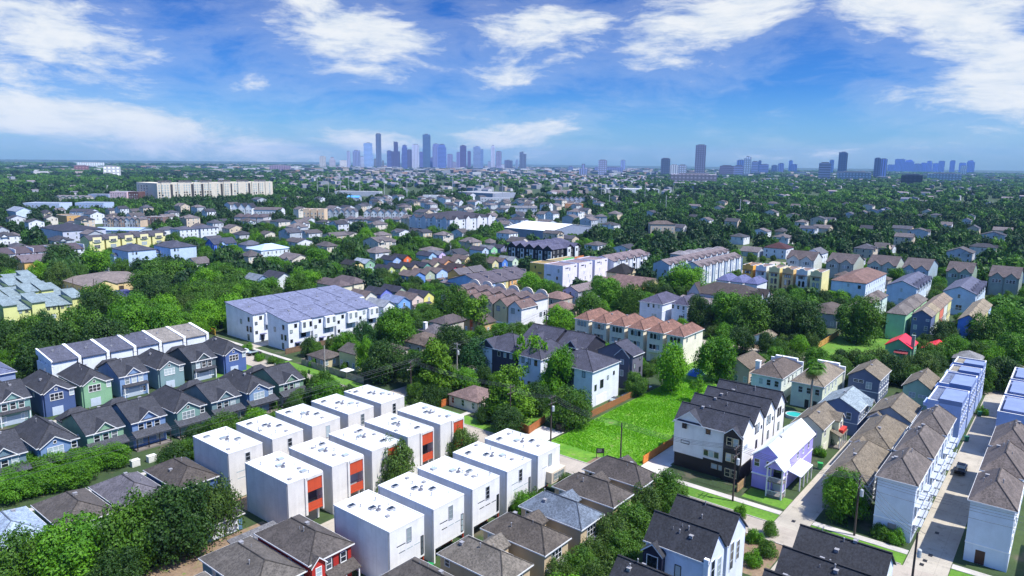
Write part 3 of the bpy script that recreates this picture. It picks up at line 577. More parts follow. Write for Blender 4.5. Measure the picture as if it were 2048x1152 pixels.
# cream block with gables and round parapets
for i in range(6):
    v=156.6+7.*i;wc=('#e9e9ee','#ead9a6','#e2cfa8','#e8dcc0','#e6d2ae','#e8dcc4')[i]
    H(('white','yellow','tan','cream','sand','pale')[i]+' gabled townhouse with rose brown roof, '+ORD[i]+' of the round parapet block','townhouse','round parapet townhouses',199.8,v,9.8,6.8,9.6,'gu',wc,'#8b6f6b',2.5,X=[('w','L',4.4,8.2,1.5,1.8,'grid','k'),('w','L',1.6,8.8,.6,.5,'plain','k'),('d','L',2.2,.9,2.1,'#3a3030'),('w','L',4.6,2.,.9,1.5,'plain','k'),('b','base_step',-.8,.2,0,.34,6.6,3.2,'#f0ece4','stucco')],kind='stucco',near=True,vents=2)
    H(('white','yellow','tan','cream','sand','pale')[i]+' rear townhouse with '+('dome' if i%2==0 else 'scroll')+' topped parapet, '+ORD[i]+' of the round parapet block','townhouse','round parapet townhouses rear',210.2,v+1.6,8.6,6.8,11.,'gu',wc,'#7b686c',1.6,X=[('a','R',3.4,5.2,12.2,.35,-.1,'#efe6d6'),('b','parapet_wall',8.3,.2,0,8.7,6.6,12.2,'#f0e8d8','stucco')]+([('w','F',1.6,8.,.7,1.,'arch','k'),('w','F',4.,5.,1.4,1.4,'pair','k'),('w','F',6.4,5.,.8,1.2,'plain','k')] if i==0 else []),kind='stucco',near=False,vents=1)
# ---------------------------------------------------------------- colourful cottages further back
NV,BR,GR='#3f4258','#83716f','#8b8f9a'
COT=[(181.6,211.6,6.8,'#eef2f8','#a9b3c4','white'),(190.9,213.4,7.4,'#7fb0ee','#8ea4d8','sky blue'),(199.6,214.4,7.2,'#ead6cc',BR,'pale pink'),(206.9,214.9,6.6,'#f0e88c',NV,'lemon yellow'),
(190.2,233.,6.8,'#e4e2d4',BR,'cream'),(198.9,233.4,7.2,'#7f8be0',NV,'periwinkle'),(207.4,232.2,6.2,'#9fb29c',NV,'sage green'),
(239.4,256.,8.8,'#6d9ae0',BR,'blue'),(248.4,256.7,7.2,'#b3c0a8',BR,'grey green'),(255.6,256.,9.,'#b4d2fa',BR,'powder blue'),(265.6,256.,8.4,'#e85a72','#4a3a40','raspberry red'),(275.2,257.8,7.,'#b08a66','#4e4144','tan brown'),
(247.6,284.2,5.6,'#cfdc8c',NV,'lime yellow'),(255.6,283.4,5.6,'#e4e69a',NV,'pale yellow'),(262.4,281.6,5.6,'#d6bca0',NV,'beige'),(268.8,279.2,6.6,'#6fae9e',NV,'teal green'),(275.9,278.6,7.,'#e8e0c0',BR,'ivory'),(285.4,280.,8.,'#e8a878','#82666a','apricot'),(295.6,281.,6.,'#e6e4d8',BR,'off white'),(306.2,283.,6.6,'#e6d29a',BR,'straw yellow'),
(274.4,310.6,7.2,'#a4c0f2',NV,'light blue'),(283.4,311.2,7.,'#f27440','#3c3a48','orange'),(246.6,311.4,7.4,'#f2da92','#383842','buttercream'),(255.,311.6,7.6,'#8cb898','#b2c4dc','mint green'),(302.6,309.6,7.2,'#a8cef4','#454a66','pale azure'),(310.6,308.8,6.6,'#dcc6f2','#8d94a8','lavender'),
(346.4,304.8,7.,'#c4daf4','#4d5068','ice blue'),(355.,304.6,7.2,'#9ce0ae','#8a90a0','bright mint'),(364.,303.8,8.2,'#8a8eb4','#3f4258','grey lavender'),(311.,258.4,5.8,'#5b8ce0',BR,'cobalt blue'),(319.,257.2,6.2,'#d2e6cc','#9aa4b0','pale mint'),(303.,259.,6.2,'#e0d8a8',BR,'pale olive')]
for i,(u,v,du,wc,rc,nm) in enumerate(COT):
    side=random.Random(i).choice(['#cfd6e2',wc,wc])
    H(nm+' gabled cottage with '+('dark roof' if rc in (NV,'#4a3a40','#4e4144','#3c3a48','#383842','#454a66','#4d5068') else 'greyish roof')+' among the colourful cottages','cottage','colourful gabled cottages',u,v,du,12.,5.4 if v>275 or v<240 else 5.8,'gv',wc,rc,2.2,X=[('w','F',du/2,4.3,.9,1.3),('p','F',.2,du*.6,2.6,1.6,2)]+([('w','L',3+3*j,4.,.8,1.1) for j in range(3)] if i%2 else []),near=False,vents=0,name='cottage')
# multi coloured attached row and neighbours
for i,(u,c,nm) in enumerate(((247.6,'#a9c6ee','pale blue'),(257.4,'#e8d898','yellow'),(267.2,'#eeb87c','peach'),(277.,'#8fd8b4','mint'))):
    H(nm+' attached house with purple brown roof, '+ORD[i]+' of the pastel row','townhouse','pastel attached row',u,217.,9.4,24.,5.4,'gu' if 0 else 'gv' if 0 else 'gu',c,'#6f6676',3.6,X=[('w','F',2.2,3.9,.9,1.3),('w','F',6.4,3.9,.9,1.3),('b','firewall',9.25,5.,5.,9.5,19.,8.2,'#b8a8a0','stucco')],near=False,vents=0)
for i,(u,v) in enumerate(((262.,246.),(273.,246.))):
    H('mustard walled attached house with grey roof behind the pastel row, '+ORD[i]+' one','townhouse','mustard attached pair',u,v,10.5,9.,5.4,'gu','#e0b060','#77727c',2.6,near=False,vents=0)
def mid(label,cat,u,v,du,dv,z,roof,wall,rc,rise=2.4,F=(3,2),L=(3,2),group=None,X=(),**k):
    H(label,cat,group,u,v,du,dv,z,roof,wall,rc,rise,F=F,L=L,X=X,near=False,vents=0,**k);RZ[RECTS[-1]]=max(3.,z*.6)
mid('grey green single storey house with wide mauve hip roof','house',247.,234.5,17.,11.,3.6,'hip','#8a9c9c','#9c8a94',2.6,F=(5,1),L=(2,1))
mid('cream hip roofed house beside the grey violet townhouses, nearer one','house',198.,261.,8.2,20.,5.6,'hip','#eee8cc','#7a6a70',2.4)
mid('cream hip roofed house with mauve roof behind its twin','house',207.6,262.4,8.4,18.,5.6,'hip','#f0ead4','#7a6a70',2.4)
# houses around the dark trees in the middle
mid('brown roofed bungalow with pink gable among the dark trees','house',155.8,163.,13.,12.,3.4,'hip','#b8aaa0','#7b6a60',2.3,X=[('g','F',3.,5.,3.2,1.8,.6,4.,'#b98a80')])
mid('brown roofed low bungalow behind the board fence garden','house',141.,163.5,10.,10.,3.4,'hip','#a8a090','#6f625c',2.)
mid('grey roofed white bungalow with chimney below the round tree','house',169.,170.5,9.,9.,3.6,'hip','#d8d8d8','#77707a',2.2,X=[('c',1.5,6.,6.5,.6)])
mid('low house with dark mauve roof behind the round tree','house',181.5,177.5,13.,9.,3.6,'hip','#c8c4c0','#6d6268',2.2)
mid('single storey corner house with rose brown roof behind a board fence','house',126.6,112.8,10.2,10.5,3.,'hip','#d6d0c4','#9b7d78',2.1,kind='stucco',X=[('d','F',5.,1.,2.1)])
mid('yellow green two storey house with dark roof behind the long fence','house',129.6,164.,8.,8.5,5.4,'gv','#c4cc90','#6b6460',1.8)
mid('low brown roofed shed house by the end of the long fence','house',125.6,174.,8.,9.,2.9,'hip','#c8bc98','#6f645e',1.8)
mid('wooden house with orange brick chimney behind the thin tree','house',188.,166.,9.,9.,4.2,'gu','#c8a878','#6b5c5c',2.2,X=[('c',1.,5.,8.2,.7,'#d8643c')])
mid('weathered brown gabled house beside the lot trees','house',194.,69.4,13.,8.,5.,'gu','#cdb9a6','#857460',2.4)
mid('rose roofed bungalow below the bright lime tree','house',232.6,158.8,11.,12.,3.5,'hip','#cdbfae','#9d7a74',2.4)
mid('rose roofed bungalow beside the lilac block','house',250.6,174.,11.,12.,3.5,'hip','#c4b8b0','#a37f78',2.4)
mid('grey two storey house with mauve roof beside the round tree group','house',259.6,171.6,24.,9.,6.,'gu','#c4c6dc','#97868a',2.2)
for i,(u,c,nm) in enumerate(((284.,'#e8c08c','apricot'),(290.2,'#eed08a','golden'),(296.4,'#b4d4f2','baby blue'),(302.6,'#f0dca4','wheat'))):
    mid(nm+' narrow gabled house with salmon roof, '+ORD[i]+' of the salmon roofed row','house',u,157.6,6.,22.,5.6,'gv',c,'#ab8680',2.6,group='salmon roofed narrow houses',F=(1,2),L=None)
mid('long mansion with dark brown mansard roof and small turret','house',290.,102.6,20.,32.,6.8,'hip','#b8c0cc','#5f5350',4.2,F=(5,2),L=(7,2),X=[('g','L',28.,5.,6.8,4.4,1.,5.),('g','F',4.,5.,6.6,3.4,.6,5.),('g','F',12.,5.,6.6,3.4,.6,5.)])
mid('low blue grey wing in front of the mansard roofed mansion','house',282.,106.,7.5,30.,4.,'sL','#8f9cb8','#a89aa0',1.2,F=None,L=(6,[2.4]))
mid('small pale blue house with tan roof under the big trees','house',243.,81.,9.,6.,2.8,'gu','#b8dcec','#b8a890',1.6,F=(2,1),L=(1,1))
mid('dark brown roofed house in front of the blue white block','house',288.,70.5,19.,12.,5.6,'hip','#9aa0a8','#6e6058',2.6)
for i,(u,v,du,dv,c) in enumerate(((290.,61.,14.,6.8,'#bcc8d0'),(305.,61.,11.,7.,'#c8d8d2'),(317.,61.,10.,7.,'#d0e4dc'))):
    mid(('grey','pale aqua','white green')[i]+' house with grey brown roof, '+ORD[i]+' in the row beside the shade tree','house',u,v,du,dv,9.2,'hip',c,'#8b7d78',2.4,group='narrow houses beside the shade tree')
mid('mint green three storey house with grey hip roof and shadowed side','house',284.3,46.6,14.,6.8,9.6,'hip','#a6dcb4','#8b827e',2.4,F=None,L=None)
for i,(u,c) in enumerate(((299.,'#b4e0b8'),(313.,'#bce4c0'))): mid('pale green house in line behind the mint green one, '+ORD[i]+' after it','house',u,46.4,13.4,7.,9.6,'hip',c,'#8f8580',2.4,group='pale green houses in line')
for i,(u,c,nm,rc) in enumerate(((286.4,'#66759a','slate blue','#a8988a'),(296.,'#c8d89c','pale lime','#b8a684'),(305.6,'#e0806c','coral','#a8907c'),(315.2,'#dfe6dc','white','#ab9682'),(324.8,'#e6e09c','yellow','#b09a80'))):
    mid(nm+' three storey gabled house, '+ORD[i]+' of the tan roofed line behind the red roof','house',u,38.8,9.4,6.8,9.6,'gu',c,rc,2.2,group='tan roofed line behind the red roof',L=None if i else (2,[2.2,5.2]),X=[] if i else [('w','L',1.4,8.2,.9,.7,'plain'),('w','L',5.4,8.2,.9,.7,'plain')])
for i,(u,c,nm) in enumerate(((288.,'#6d9cf0','bright blue'),(298.5,'#d8dc9c','khaki'),(309.,'#e0d890','pale gold'),(319.5,'#bcd8f2','ice blue'))):
    mid(nm+' three storey house with sand roof, '+ORD[i]+' of the line behind the palm','house',u,24.8,10.2,6.7,9.6,'gu',c,'#b4a284',2.2,group='sand roofed line behind the palm',L=(1,[2.4,6.]) if i==0 else None)
mid('green bungalow with bright red metal roof','house',255.,39.2,11.,8.2,4.2,'gu','#6fb08a','#e83844',2.6,rk='metal',X=[('c',2.,.2,8.2,.5,'#8a9a90'),('w','L',2.6,2.4,2.,1.6,'pair'),('p','L',1.,5.,2.4,1.6,2,'w','#b83a44')],L=None)
mid('light blue garage with bright red roof beside the green bungalow','garage',262.,30.,9.,8.,3.2,'gu','#a8d4e4','#ec3c48',2.,rk='metal',F=None,L=None)
mid('pale grey hip roofed cottage below the palm','cottage',254.,20.,9.,8.,3.6,'hip','#c0c4cc','#9fa0a4',2.)
mid('brown hip roofed cottage beyond the blue alley townhouses','cottage',246.,8.6,10.,8.,3.6,'hip','#a8a49c','#8f8274',2.)
# black gabled townhouses
for i in range(5):
    v=279.4-7.1*i
    mid('black and white gabled townhouse with violet grey roof, '+ORD[i]+' along the dark row','townhouse',349.6,v,13.5,7.,10.2,'gu','#24262e','#6a6a90',2.4,group='black gabled townhouses',L=None,F=(3,[8.4,5.2]) if i==4 else None,X=[('b','white_bay',-.15,.6,2.6,.34,3.2,9.,'#e4e6ea','stucco'),('w','L',1.9,8.,1.2,1.6,'pair','k',-.16),('w','L',1.9,4.8,1.2,2.,'pair','k',-.16),('w','L',5.2,8.,.8,1.4),('w','L',5.2,5.,.8,1.6),('b','base_storey',-.1,.3,0,.34,6.6,2.6,'#8a8c90','brick')])
for i,u in enumerate((364.,372.5)):
    mid('black townhouse end unit with '+('white gable bay' if i==0 else 'low side wall')+' behind the lilac block','townhouse',u,250.4,8.3,13.,10.,'gv','#22242c','#6a6a90',2.4,F=(2,[8.,5.]),L=None,X=[('b','white_bay',1.,-.15,0,4.6,.34,10.4,'#dfe4ea','stucco'),('w','F',2.8,8.4,1.2,1.5,'pair','k',-.16)])
for i,u in enumerate((366.,375.,384.,393.)): mid('dark violet roofed townhouse behind the black row, '+ORD[i]+' of the rear line','townhouse',u-8.,268.,8.6,14.,10.6,'hip','#3a3c4c','#6d6d94',2.2,group='violet roofed townhouses behind',F=None,L=None)
# yellow block, lilac white block
mid('mustard yellow flat roofed block with brick red roof terrace','townhouse',303.4,221.,11.,12.,8.6,'flat','#ecc45e','#c8a860',0,F=(4,[4.]),L=None,X=[('b','terrace_wall',3.,.1,8.,8.,.345,9.8,'#b0603c','stucco'),('w','L',8.,6.8,.6,1.2,'plain','k'),('w','L',5.,3.8,2.2,.5,'plain','k')],kind='stucco')
mid('yellow flat roofed block with green roof railing behind the mustard one','townhouse',318.,221.,22.,12.,8.6,'flat','#e8cf80','#c0aa70',0,F=None,L=None,X=[('b','roof_railing',1.,.1,9.,11.,.3,10.4,'#5fc46e'),('b','terrace_wall',12.,.1,9.,21.,.3,10.6,'#c07848','stucco')],kind='stucco')
for i,u in enumerate((290.2,304.6,320.)):
    mid('lilac white three storey flat roofed block, '+ORD[i]+' of three set side by side','townhouse',u,201.4,13.4,12.4,11.,'flat','#ece6f6','#a78f98',0,group='lilac white blocks',F=None,L=None,X=[('w','F',3.+1.*j,9.9,.7,.4,'plain','k') for j in range(3)]+[('w','F',6.5,9.2,.35,1.4,'plain','k'),('w','F',11.4,10.2,1.4,.3,'plain','k'),('w','F',5.4,6.,.4,1.6,'plain'),('w','F',6.6,3.,.4,1.6,'plain'),('w','F',11.6,3.2,.4,1.6,'plain'),('b','recess',12.9,.4,2.,13.3,.36,11.,'#d8cfe6','stucco')]+([('w','L',3.,8.6,.7,1.5,'plain','k'),('w','L',9.,6.,2.2,.4,'plain','k'),('w','L',3.8,4.8,.8,1.4,'plain','k')] if i==0 else []),kind='stucco')
# grey and white gabled townhouse rows right of the centre
for i in range(5):
    mid('white gabled townhouse with pinkish brown roof, '+ORD[i]+' along the row beside the lilac blocks','townhouse',334.8+8.6*i,198.6,8.2,16.,9.6,'gu','#dfe4ee','#9a868c',2.6,group='white gabled row beside the lilac blocks',F=None,L=(2,[3.]) if i==0 else None,X=[('g','F',5.4,3.2,9.4,1.7,.3,3.,None,4.),('w','F',5.4,8.6,1.1,1.6,'pair','k',-.0),('w','F',5.4,5.2,1.2,2.,'pair','k',.0),('d','F',5.4,2.6,2.2,'#34343c'),('b','awning',4.,-1.,6.5,6.8,.3,6.7,'#a09ca8','stucco')])
mid('cream house with black cone roof beside the white gabled row','house',322.,184.,14.,12.,5.6,'hip','#e4d0ac','#26252c',4.4,X=[('g','F',9.,4.6,5.4,2.6,.5,4.),('w','F',3.,3.6,.9,1.2),('w','F',4.6,3.6,.9,1.2)],F=None)
for i in range(10):
    mid('blue grey and white townhouse with gabled top, '+ORD[i]+' along the long rear row','townhouse',341.8+8.2*i,169.,7.9,10.,9.8,'gu','#a8bcd4' if i%2==0 else '#8593b0','#95848a',2.4,group='long row of blue grey townhouses',F=None,L=(2,[3.,6.]) if i==0 else None,X=[('g','F',4.2,3.4,9.5,1.8,.4,3.,'#d4dee8',3.),('w','F',4.2,8.4,1.2,1.6,'pair','k',-.01),('w','F',4.2,5.,1.2,1.8,'pair','k',-.01)])
for i in range(7):
    mid('white and grey townhouse with gabled top, '+ORD[i]+' along the long front row beside the oak','townhouse',346.+8.2*i,153.2,7.9,10.,9.8,'gu','#c2d0de' if i%2==0 else '#e2e8ee','#95868a',2.4,group='long front row of townhouses beside the oak',F=None,L=(3,[8.]) if i==0 else None,X=[('g','F',4.2,3.4,9.5,1.8,.4,3.,'#e4eaf0',0.),('w','F',4.2,8.4,1.2,1.6,'pair','k',-.01),('w','F',4.2,5.,1.2,1.8,'pair','k',-.01),('b','blue_bay',6.6,-.15,0,7.8,.34,9.4,'#6880a4')])
for i in range(5): mid('small grey roofed house at the rear of the long rows, '+ORD[i]+' from the playing field','house',410.+10.*i,192.-2.*i,9.,11.,6.6,'hip','#c8ccd8','#a7a2ac',2.,group='grey roofed houses by the playing field')
for i in range(3): mid('white house with bluish violet hip roof, '+ORD[i]+' of three under the yellow tower houses','house',326.6,130.2-7.*i,14.,6.6,7.4,'hip','#e6eaf6','#6f77b4',2.6,group='violet roofed trio',F=(3,1) if i==2 else None,L=(1,[4.8]))
for i,(c,nm) in enumerate((('#e8b254','amber'),('#e4e6e6','white'),('#e8dc9c','pale yellow'),('#e4c48c','tan'),('#d6dedc','grey white'),('#e2dca4','cream'))):
    v=127.-6.6*i
    mid(nm+' four storey house with arched crest, '+ORD[i]+' of the tall stucco row','townhouse',349.6,v,13.,5.9,12.4,'flat',c,'#a8887c',0,group='tall stucco row',F=None,L=None,X=[('a','L',2.95,2.6,12.75,.3,.3,c),('b','top_cornice',-.25,.6,10.2,.34,5.3,10.45,'#7a6048','stucco')]+[('w','L',1.9+1.05*j,9.2,.75,1.2,'plain','k') for j in range(3)]+[('w','L',2.+1.8*j,zz,1.,2.2,'arch','k') for j in range(2) for zz in (6.,2.4)],kind='stucco')
mid('large white block with rust brown hip roof beside the tall stucco row','townhouse',350.2,74.8,42.,15.6,9.6,'hip','#d8e6f6','#9a7468',3.2,L=(1,[8.]),F=(9,[7.8,4.6,1.8],'dh',(.9,1.4)),X=[('w','L',3.,2.,1.,1.6,'plain','k'),('w','L',12.,3.,1.,1.6,'plain','k'),('w','L',3.,7.6,1.,1.4,'plain','k')])
for i,(v,du) in enumerate(((54.4,38.),(32.4,38.))):
    mid('large white blue block with slate blue roof, '+('left' if i==0 else 'right')+' one of the two wide twins','townhouse',351.,v,du,12.6,9.7,'gu','#d2e2f4','#6f7494',2.8,L=(1,[8.2]),X=[('g','F',4.+7.*j,4.,9.4,2.2,.4,3.) for j in range(5)]+[('w','F',4.+7.*j,8.4,1.,1.8,'dh','k',-.06) for j in range(5)]+[('w','L',6.,3.4,2.2,2.,'pair'),('b','trim_band',.28,.28,2.9,du-.3,12.3,3.1,'#eef4fa')],F=None)
for i,(u,v,du,dv,c) in enumerate(((418.,117.4,17.,16.,'#cfd6d4'),(418.6,96.6,24.,15.,'#a8b0a8'),(426.,77.,22.,15.,'#b0bcb4'),(422.,61.,30.,13.,'#9fb4c4'),(424.6,42.,22.,12.,'#8fa494'),(420.,22.,26.,13.,'#8c9c98'))):
    mid(('cream grey','olive grey','pale olive','blue grey','moss green','grey green')[i]+' three storey house with twin gables, '+ORD[i]+' of the far siding row','house',u,v,du,dv,9.4,'gv',c,'#6f6264',4.2,group='twin gabled siding houses',F=None,L=None,X=[('g','L',dv*.28,dv*.4,9.0,2.6,.5,5.,None,0.),('g','L',dv*.72,dv*.4,9.0,2.6,.5,5.,None,0.)]+[('w','L',dv*.28+(j-1)*1.3,7.4,1.,1.5,'dh','w',-.2) for j in range(3)]+[('w','L',dv*.72+(j-1)*1.3,7.4,1.,1.5,'dh','w',-.2) for j in range(3)]+[('w','L',dv*.28+(j-1)*1.3,4.4,1.,1.5) for j in range(3)]+[('d','L',dv*.3,4.6,2.3,'#2c2e30'),('d','L',dv*.72,4.6,2.3,'#2c2e30')])
for i in range(5): mid('low grey brown garage roof in front of the siding houses, '+ORD[i]+' along the lane','garage',404.,112.-18.*i,9.,9.,4.4,'hip','#a8a49c','#7a6c66',2.2,group='garages before the siding houses',F=None,L=None)
mid('white two storey house with dark red hip roof beyond the empty lot','house',486.,155.,16.,16.,7.,'hip','#e8ecf4','#5c2c34',3.6)
mid('white two storey house with porch beyond the empty lot','house',470.,128.,16.,11.,7.4,'gu','#e2eaf6','#7a7c88',3.,X=[('p','L',.5,10.5,3.2,2.,4)])
mid('white gabled house among dark trees beyond the siding row','house',470.,20.,12.,9.,4.6,'gu','#eef2fa','#4c4e5c',2.4)
# left side: yellow shed roofed houses, church hall, rows beyond
SHD='#9cb6c0'
def shedhouse(u,v,lab,tall_left=True,du=9.,dv=17.):
    tl=(0,4.3) if tall_left else (4.6,9.)
    H(lab,'house','yellow shed roofed houses',u,v,du,dv,7.4,'sF','#dfe39a',SHD,2.4,X=[('w','F',tl[1]+1. if tall_left else 1.2,6.6,.9,1.1,'pair','#9aa48c'),('w','F',tl[1]+3. if tall_left else 3.2,6.6,.9,1.1,'pair','#9aa48c'),('w','F',2.2,3.4,1.5,1.3,'pair','w',-.11 if tall_left else None),('w','F',6.8,3.4,1.5,1.3,'pair','w',None if tall_left else -.11)],near=False,vents=0)
    RZ[RECTS[-1]]=2.6;R=HOUSES[-1];t=MB();t.box(tl[0]+.02,-.1,0,tl[1]-.02,11.,9.6);t.build('tall_wing',wallm('#dfe39a'),R)
    t=MB();t.slab([(tl[0]-.2,-.5,9.6),(tl[1]+.2,-.5,9.6),(tl[1]+.2,11.4,11.6),(tl[0]-.2,11.4,11.6)],.2);[t.poly([(xx,-.1,9.5),(xx,11.,9.5),(xx,11.,11.4)]) for xx in (tl[0]+.03,tl[1]-.03)];t.poly([(tl[0]+.03,11.,9.5),(tl[1]-.03,11.,9.5),(tl[1]-.03,11.,11.4),(tl[0]+.03,11.,11.4)]);t.build('tall_wing_roof',roofm(SHD),R)
for i,(u,v,tl) in enumerate(((79.2,298.,True),(88.,297.4,True),(96.6,296.8,False))): shedhouse(u,v,'pale yellow house with light shed roofs, '+ORD[i]+' of the front trio by the woodland',tl)
for i,(u,v) in enumerate(((80.,324.),(89.4,323.),(99.6,323.6),(90.,345.),(100.4,345.),(101.,362.))): shedhouse(u,v,'pale yellow shed roofed house, '+ORD[i]+' of those behind the front trio',i%2==0)
mid('large beige hall with wide tan roofs and a gabled entrance','hall',125.6,352.,33.,34.,4.2,'gv' if 0 else 'hip','#e2c896','#a0918c',3.4,name='church_hall',X=[('g','F',8.,11.,4.,2.6,2.5,9.,'#f0dca0',0.),('d','F',16.,2.2,2.6,'#4a4038'),('w','F',22.,2.2,1.6,1.2,'plain','k')],F=None,L=(7,1))
mid('open violet roofed carport in front of the beige hall','carport',129.,321.,9.,17.,2.9,'sF','#5c6070','#5c62a8',.4,F=None,L=None,name='carport')
for i in range(5):
    mid(('pale yellow' if i<2 else 'lemon')+' three storey townhouse with dark roof and parapet dormer, '+ORD[i]+' of the yellow row','townhouse',184.+10.*i,501.,9.6,16.,9.6,'gu','#ece6a4','#5d5a68',2.6,group='yellow townhouse row',F=None,L=(2,[6.,3.]) if i==0 else None,X=[('b','dormer_parapet',2.2,-.1,8.2,7.6,.4,11.2,'#eee6b4','stucco'),('w','F',4.8,8.8,3.4,1.6,'quad','w',-.12),('w','F',4.8,5.,3.4,2.2,'quad','w'),('d','F',4.8,3.,2.2,'#8a8c90')])
for i,(u,v,du) in enumerate(((176.8,427.6,16.6),(200.8,426.6,16.8))):
    mid('light blue three storey house with dark hip roof and awning bay, '+('nearer the yellow row' if i==0 else 'next to the lawn'),'house',u,v,du,22.,9.4,'hip','#c2d8f6','#565a72',3.,X=[('b','bay',-2.,14.,0,.34,20.,6.,'#a8c4ee'),('g','L',17.,6.,5.8,1.4,2.,2.4)]+[('w','F',3.+2*j,zz,.8,1.2,'dh','k') for j in range(2) for zz in (7.8,4.6,2.)],F=None)
for i in range(5): mid('white townhouse with plum brown mansard front, '+ORD[i]+' of the row at the frame edge','townhouse',126.4+9.*i,474.,8.8,13.,7.8,'sF','#e6ecf6','#6b5c66',2.6,group='plum roofed white row',F=(3,[6.8]),L=None,X=[('b','party_wall',8.6,.5,0,8.9,12.5,10.2,'#eceff4','stucco')])
mid('ochre walled house with mauve roof and blue gable fronts','house',131.2,449.,16.,24.,5.4,'gu','#e6bc74','#8c7c86',3.,F=None,X=[('g','L',4.+7*j,4.4,5.2,2.,.4,4.,'#b4c0e2') for j in range(3)])
mid('long grey apartment house with dark hip roof behind the yellow row','apartment house',195.,578.,30.,46.,9.4,'hip','#c6cadc','#43465c',3.4,F=(5,[7.4,4.4],'dh',(1.,1.6)),L=None)
for i,(u,v) in enumerate(((262.,539.),(278.5,539.))): mid('white three storey house with slate mansard roof, '+('first' if i==0 else 'second')+' of the mansard pair','house',u,v,15.4,16.,8.8,'hip','#e2e8f4','#666880',2.,F=(4,[7.4,4.6]),L=(4,[7.4,4.6]),group='mansard pair')
mid('deep blue house with steep gables beside the light blue houses','house',243.,453.6,17.,12.,5.8,'gu','#5a7ce0','#4e5470',3.6,X=[('g','F',6.,4.4,5.4,2.4,1.2,4.,'#a4c0f0')])
mid('low grey blue house with pale roof next to the deep blue house','house',262.,446.,13.,11.,4.4,'hip','#b4bed4','#6d7288',2.6)
mid('large white house with light blue metal roof above the tree line','house',243.,397.,22.,18.,6.6,'hip','#e0ecfa','#b4c8ee',3.,rk='metal',F=(7,2),L=(5,2))
mid('tan brick building with flat roof near the frame edge','building',264.,768.,13.,28.,6.4,'flat','#d8ae72','#a89888',0,F=(2,[4.]),L=None,kind='brick')
mid('pale blue gabled chapel at the frame edge behind dark trees','chapel',249.,860.,16.,30.,7.,'gv','#d0e2f8','#a8b8d4',4.,F=None,L=None)
mid('blue grey gabled house behind the violet townhouses','house',182.,303.,8.,12.,5.6,'gv','#8fa8cc','#8fa0b8',2.4)
mid('white gabled house with navy roof beside the blue grey gable','house',192.,301.,9.,14.,5.6,'gv','#dfe6ea','#45485e',2.6)
# large buildings
def apartment_long():
    R=thing('apartment_building','long seven storey cream apartment building with dark balcony bays','apartment building',(482,1050,0));RECTS.append((480,1048,690,1110));RZ[RECTS[-1]]=24.
    w=MB();w.box(0,0,0,188,26,27.5);w.box(0,26.1,0,22,66,27.5)
    for i in range(8): w.box(6+i*24,-1.2,0,17+i*24,.1,28.)
    w.build('wall',wallm('#d8d0c0','stucco'),R)
    for i in range(6):
        r=MB();r.box(8+i*31,2,27.5,22+i*31,14,30.5);o=r.build('roof_pavilion',wallm('#c8c4bc','stucco'),R);r=MB();r.box(6+i*31,0,30.5,24+i*31,16,31.1);r.build('pavilion_roof',roofm('#55565c'),o)
    for i in range(11):
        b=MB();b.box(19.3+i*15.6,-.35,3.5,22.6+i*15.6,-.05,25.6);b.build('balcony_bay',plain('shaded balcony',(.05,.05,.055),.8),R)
    m=winmesh(1.9,2.2,'plain',False,'k')[0];n=0;rest=MB()
    for k in range(7):
        for i in range(46):
            x=3+i*4.06;on=[1 for j in range(12) if abs(x-(20.9+15.6*j))<2.9]
            if on: continue
            y=-1.27 if any(6.9+j*24<x<16.1+j*24 for j in range(8)) else -.06
            if any(5+j*24<x<18+j*24 for j in range(8)) and y>-1: continue
            if n<100: put('window',m,R,(x,y,3+k*3.5));n+=1
            else: rest.box(x-.95,y-.05,1.9+k*3.5,x+.95,y+.05,4.1+k*3.5)
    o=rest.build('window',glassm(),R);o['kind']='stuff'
    for k in range(6):
        for i in range(4): put('window',m,R,(-.06,32+i*9,4+k*3.7),-math.pi/2)
apartment_long()
H('four storey white apartment house with dark hip roof and gabled fronts','apartment house',None,446.,430.,62.,52.,13.,'hip','#dfe2ec','#4c4a5a',5.,F=(9,[11.,8.,5.],'dh',(1.6,1.7)),L=(10,[11.,8.,5.],'dh',(1.6,1.7)),X=[('g','L',6.+13*j,6.,12.6,3.,1.,5.,'#c8d0dc',3.) for j in range(4)]+[('g','F',8.+15*j,6.,12.6,3.,1.,5.,'#dcdce2',3.) for j in range(4)]+[('b','podium',.2,.2,0,.345,51.,3.2,'#3a3a40')],near=False,vents=0,name='apartment_house')
mid('low warehouse with broad white metal roof behind the black townhouses','warehouse',474.,342.,64.,50.,7.,'gv','#8d98b0','#eef4fa',4.,rk='membrane',F=None,L=None,name='warehouse')
mid('wide grey warehouse with flat pale roof in the far trees','warehouse',950.,812.,64.,90.,9.,'flat','#98a0b4','#c8ccd4',0,F=None,L=None,name='warehouse')

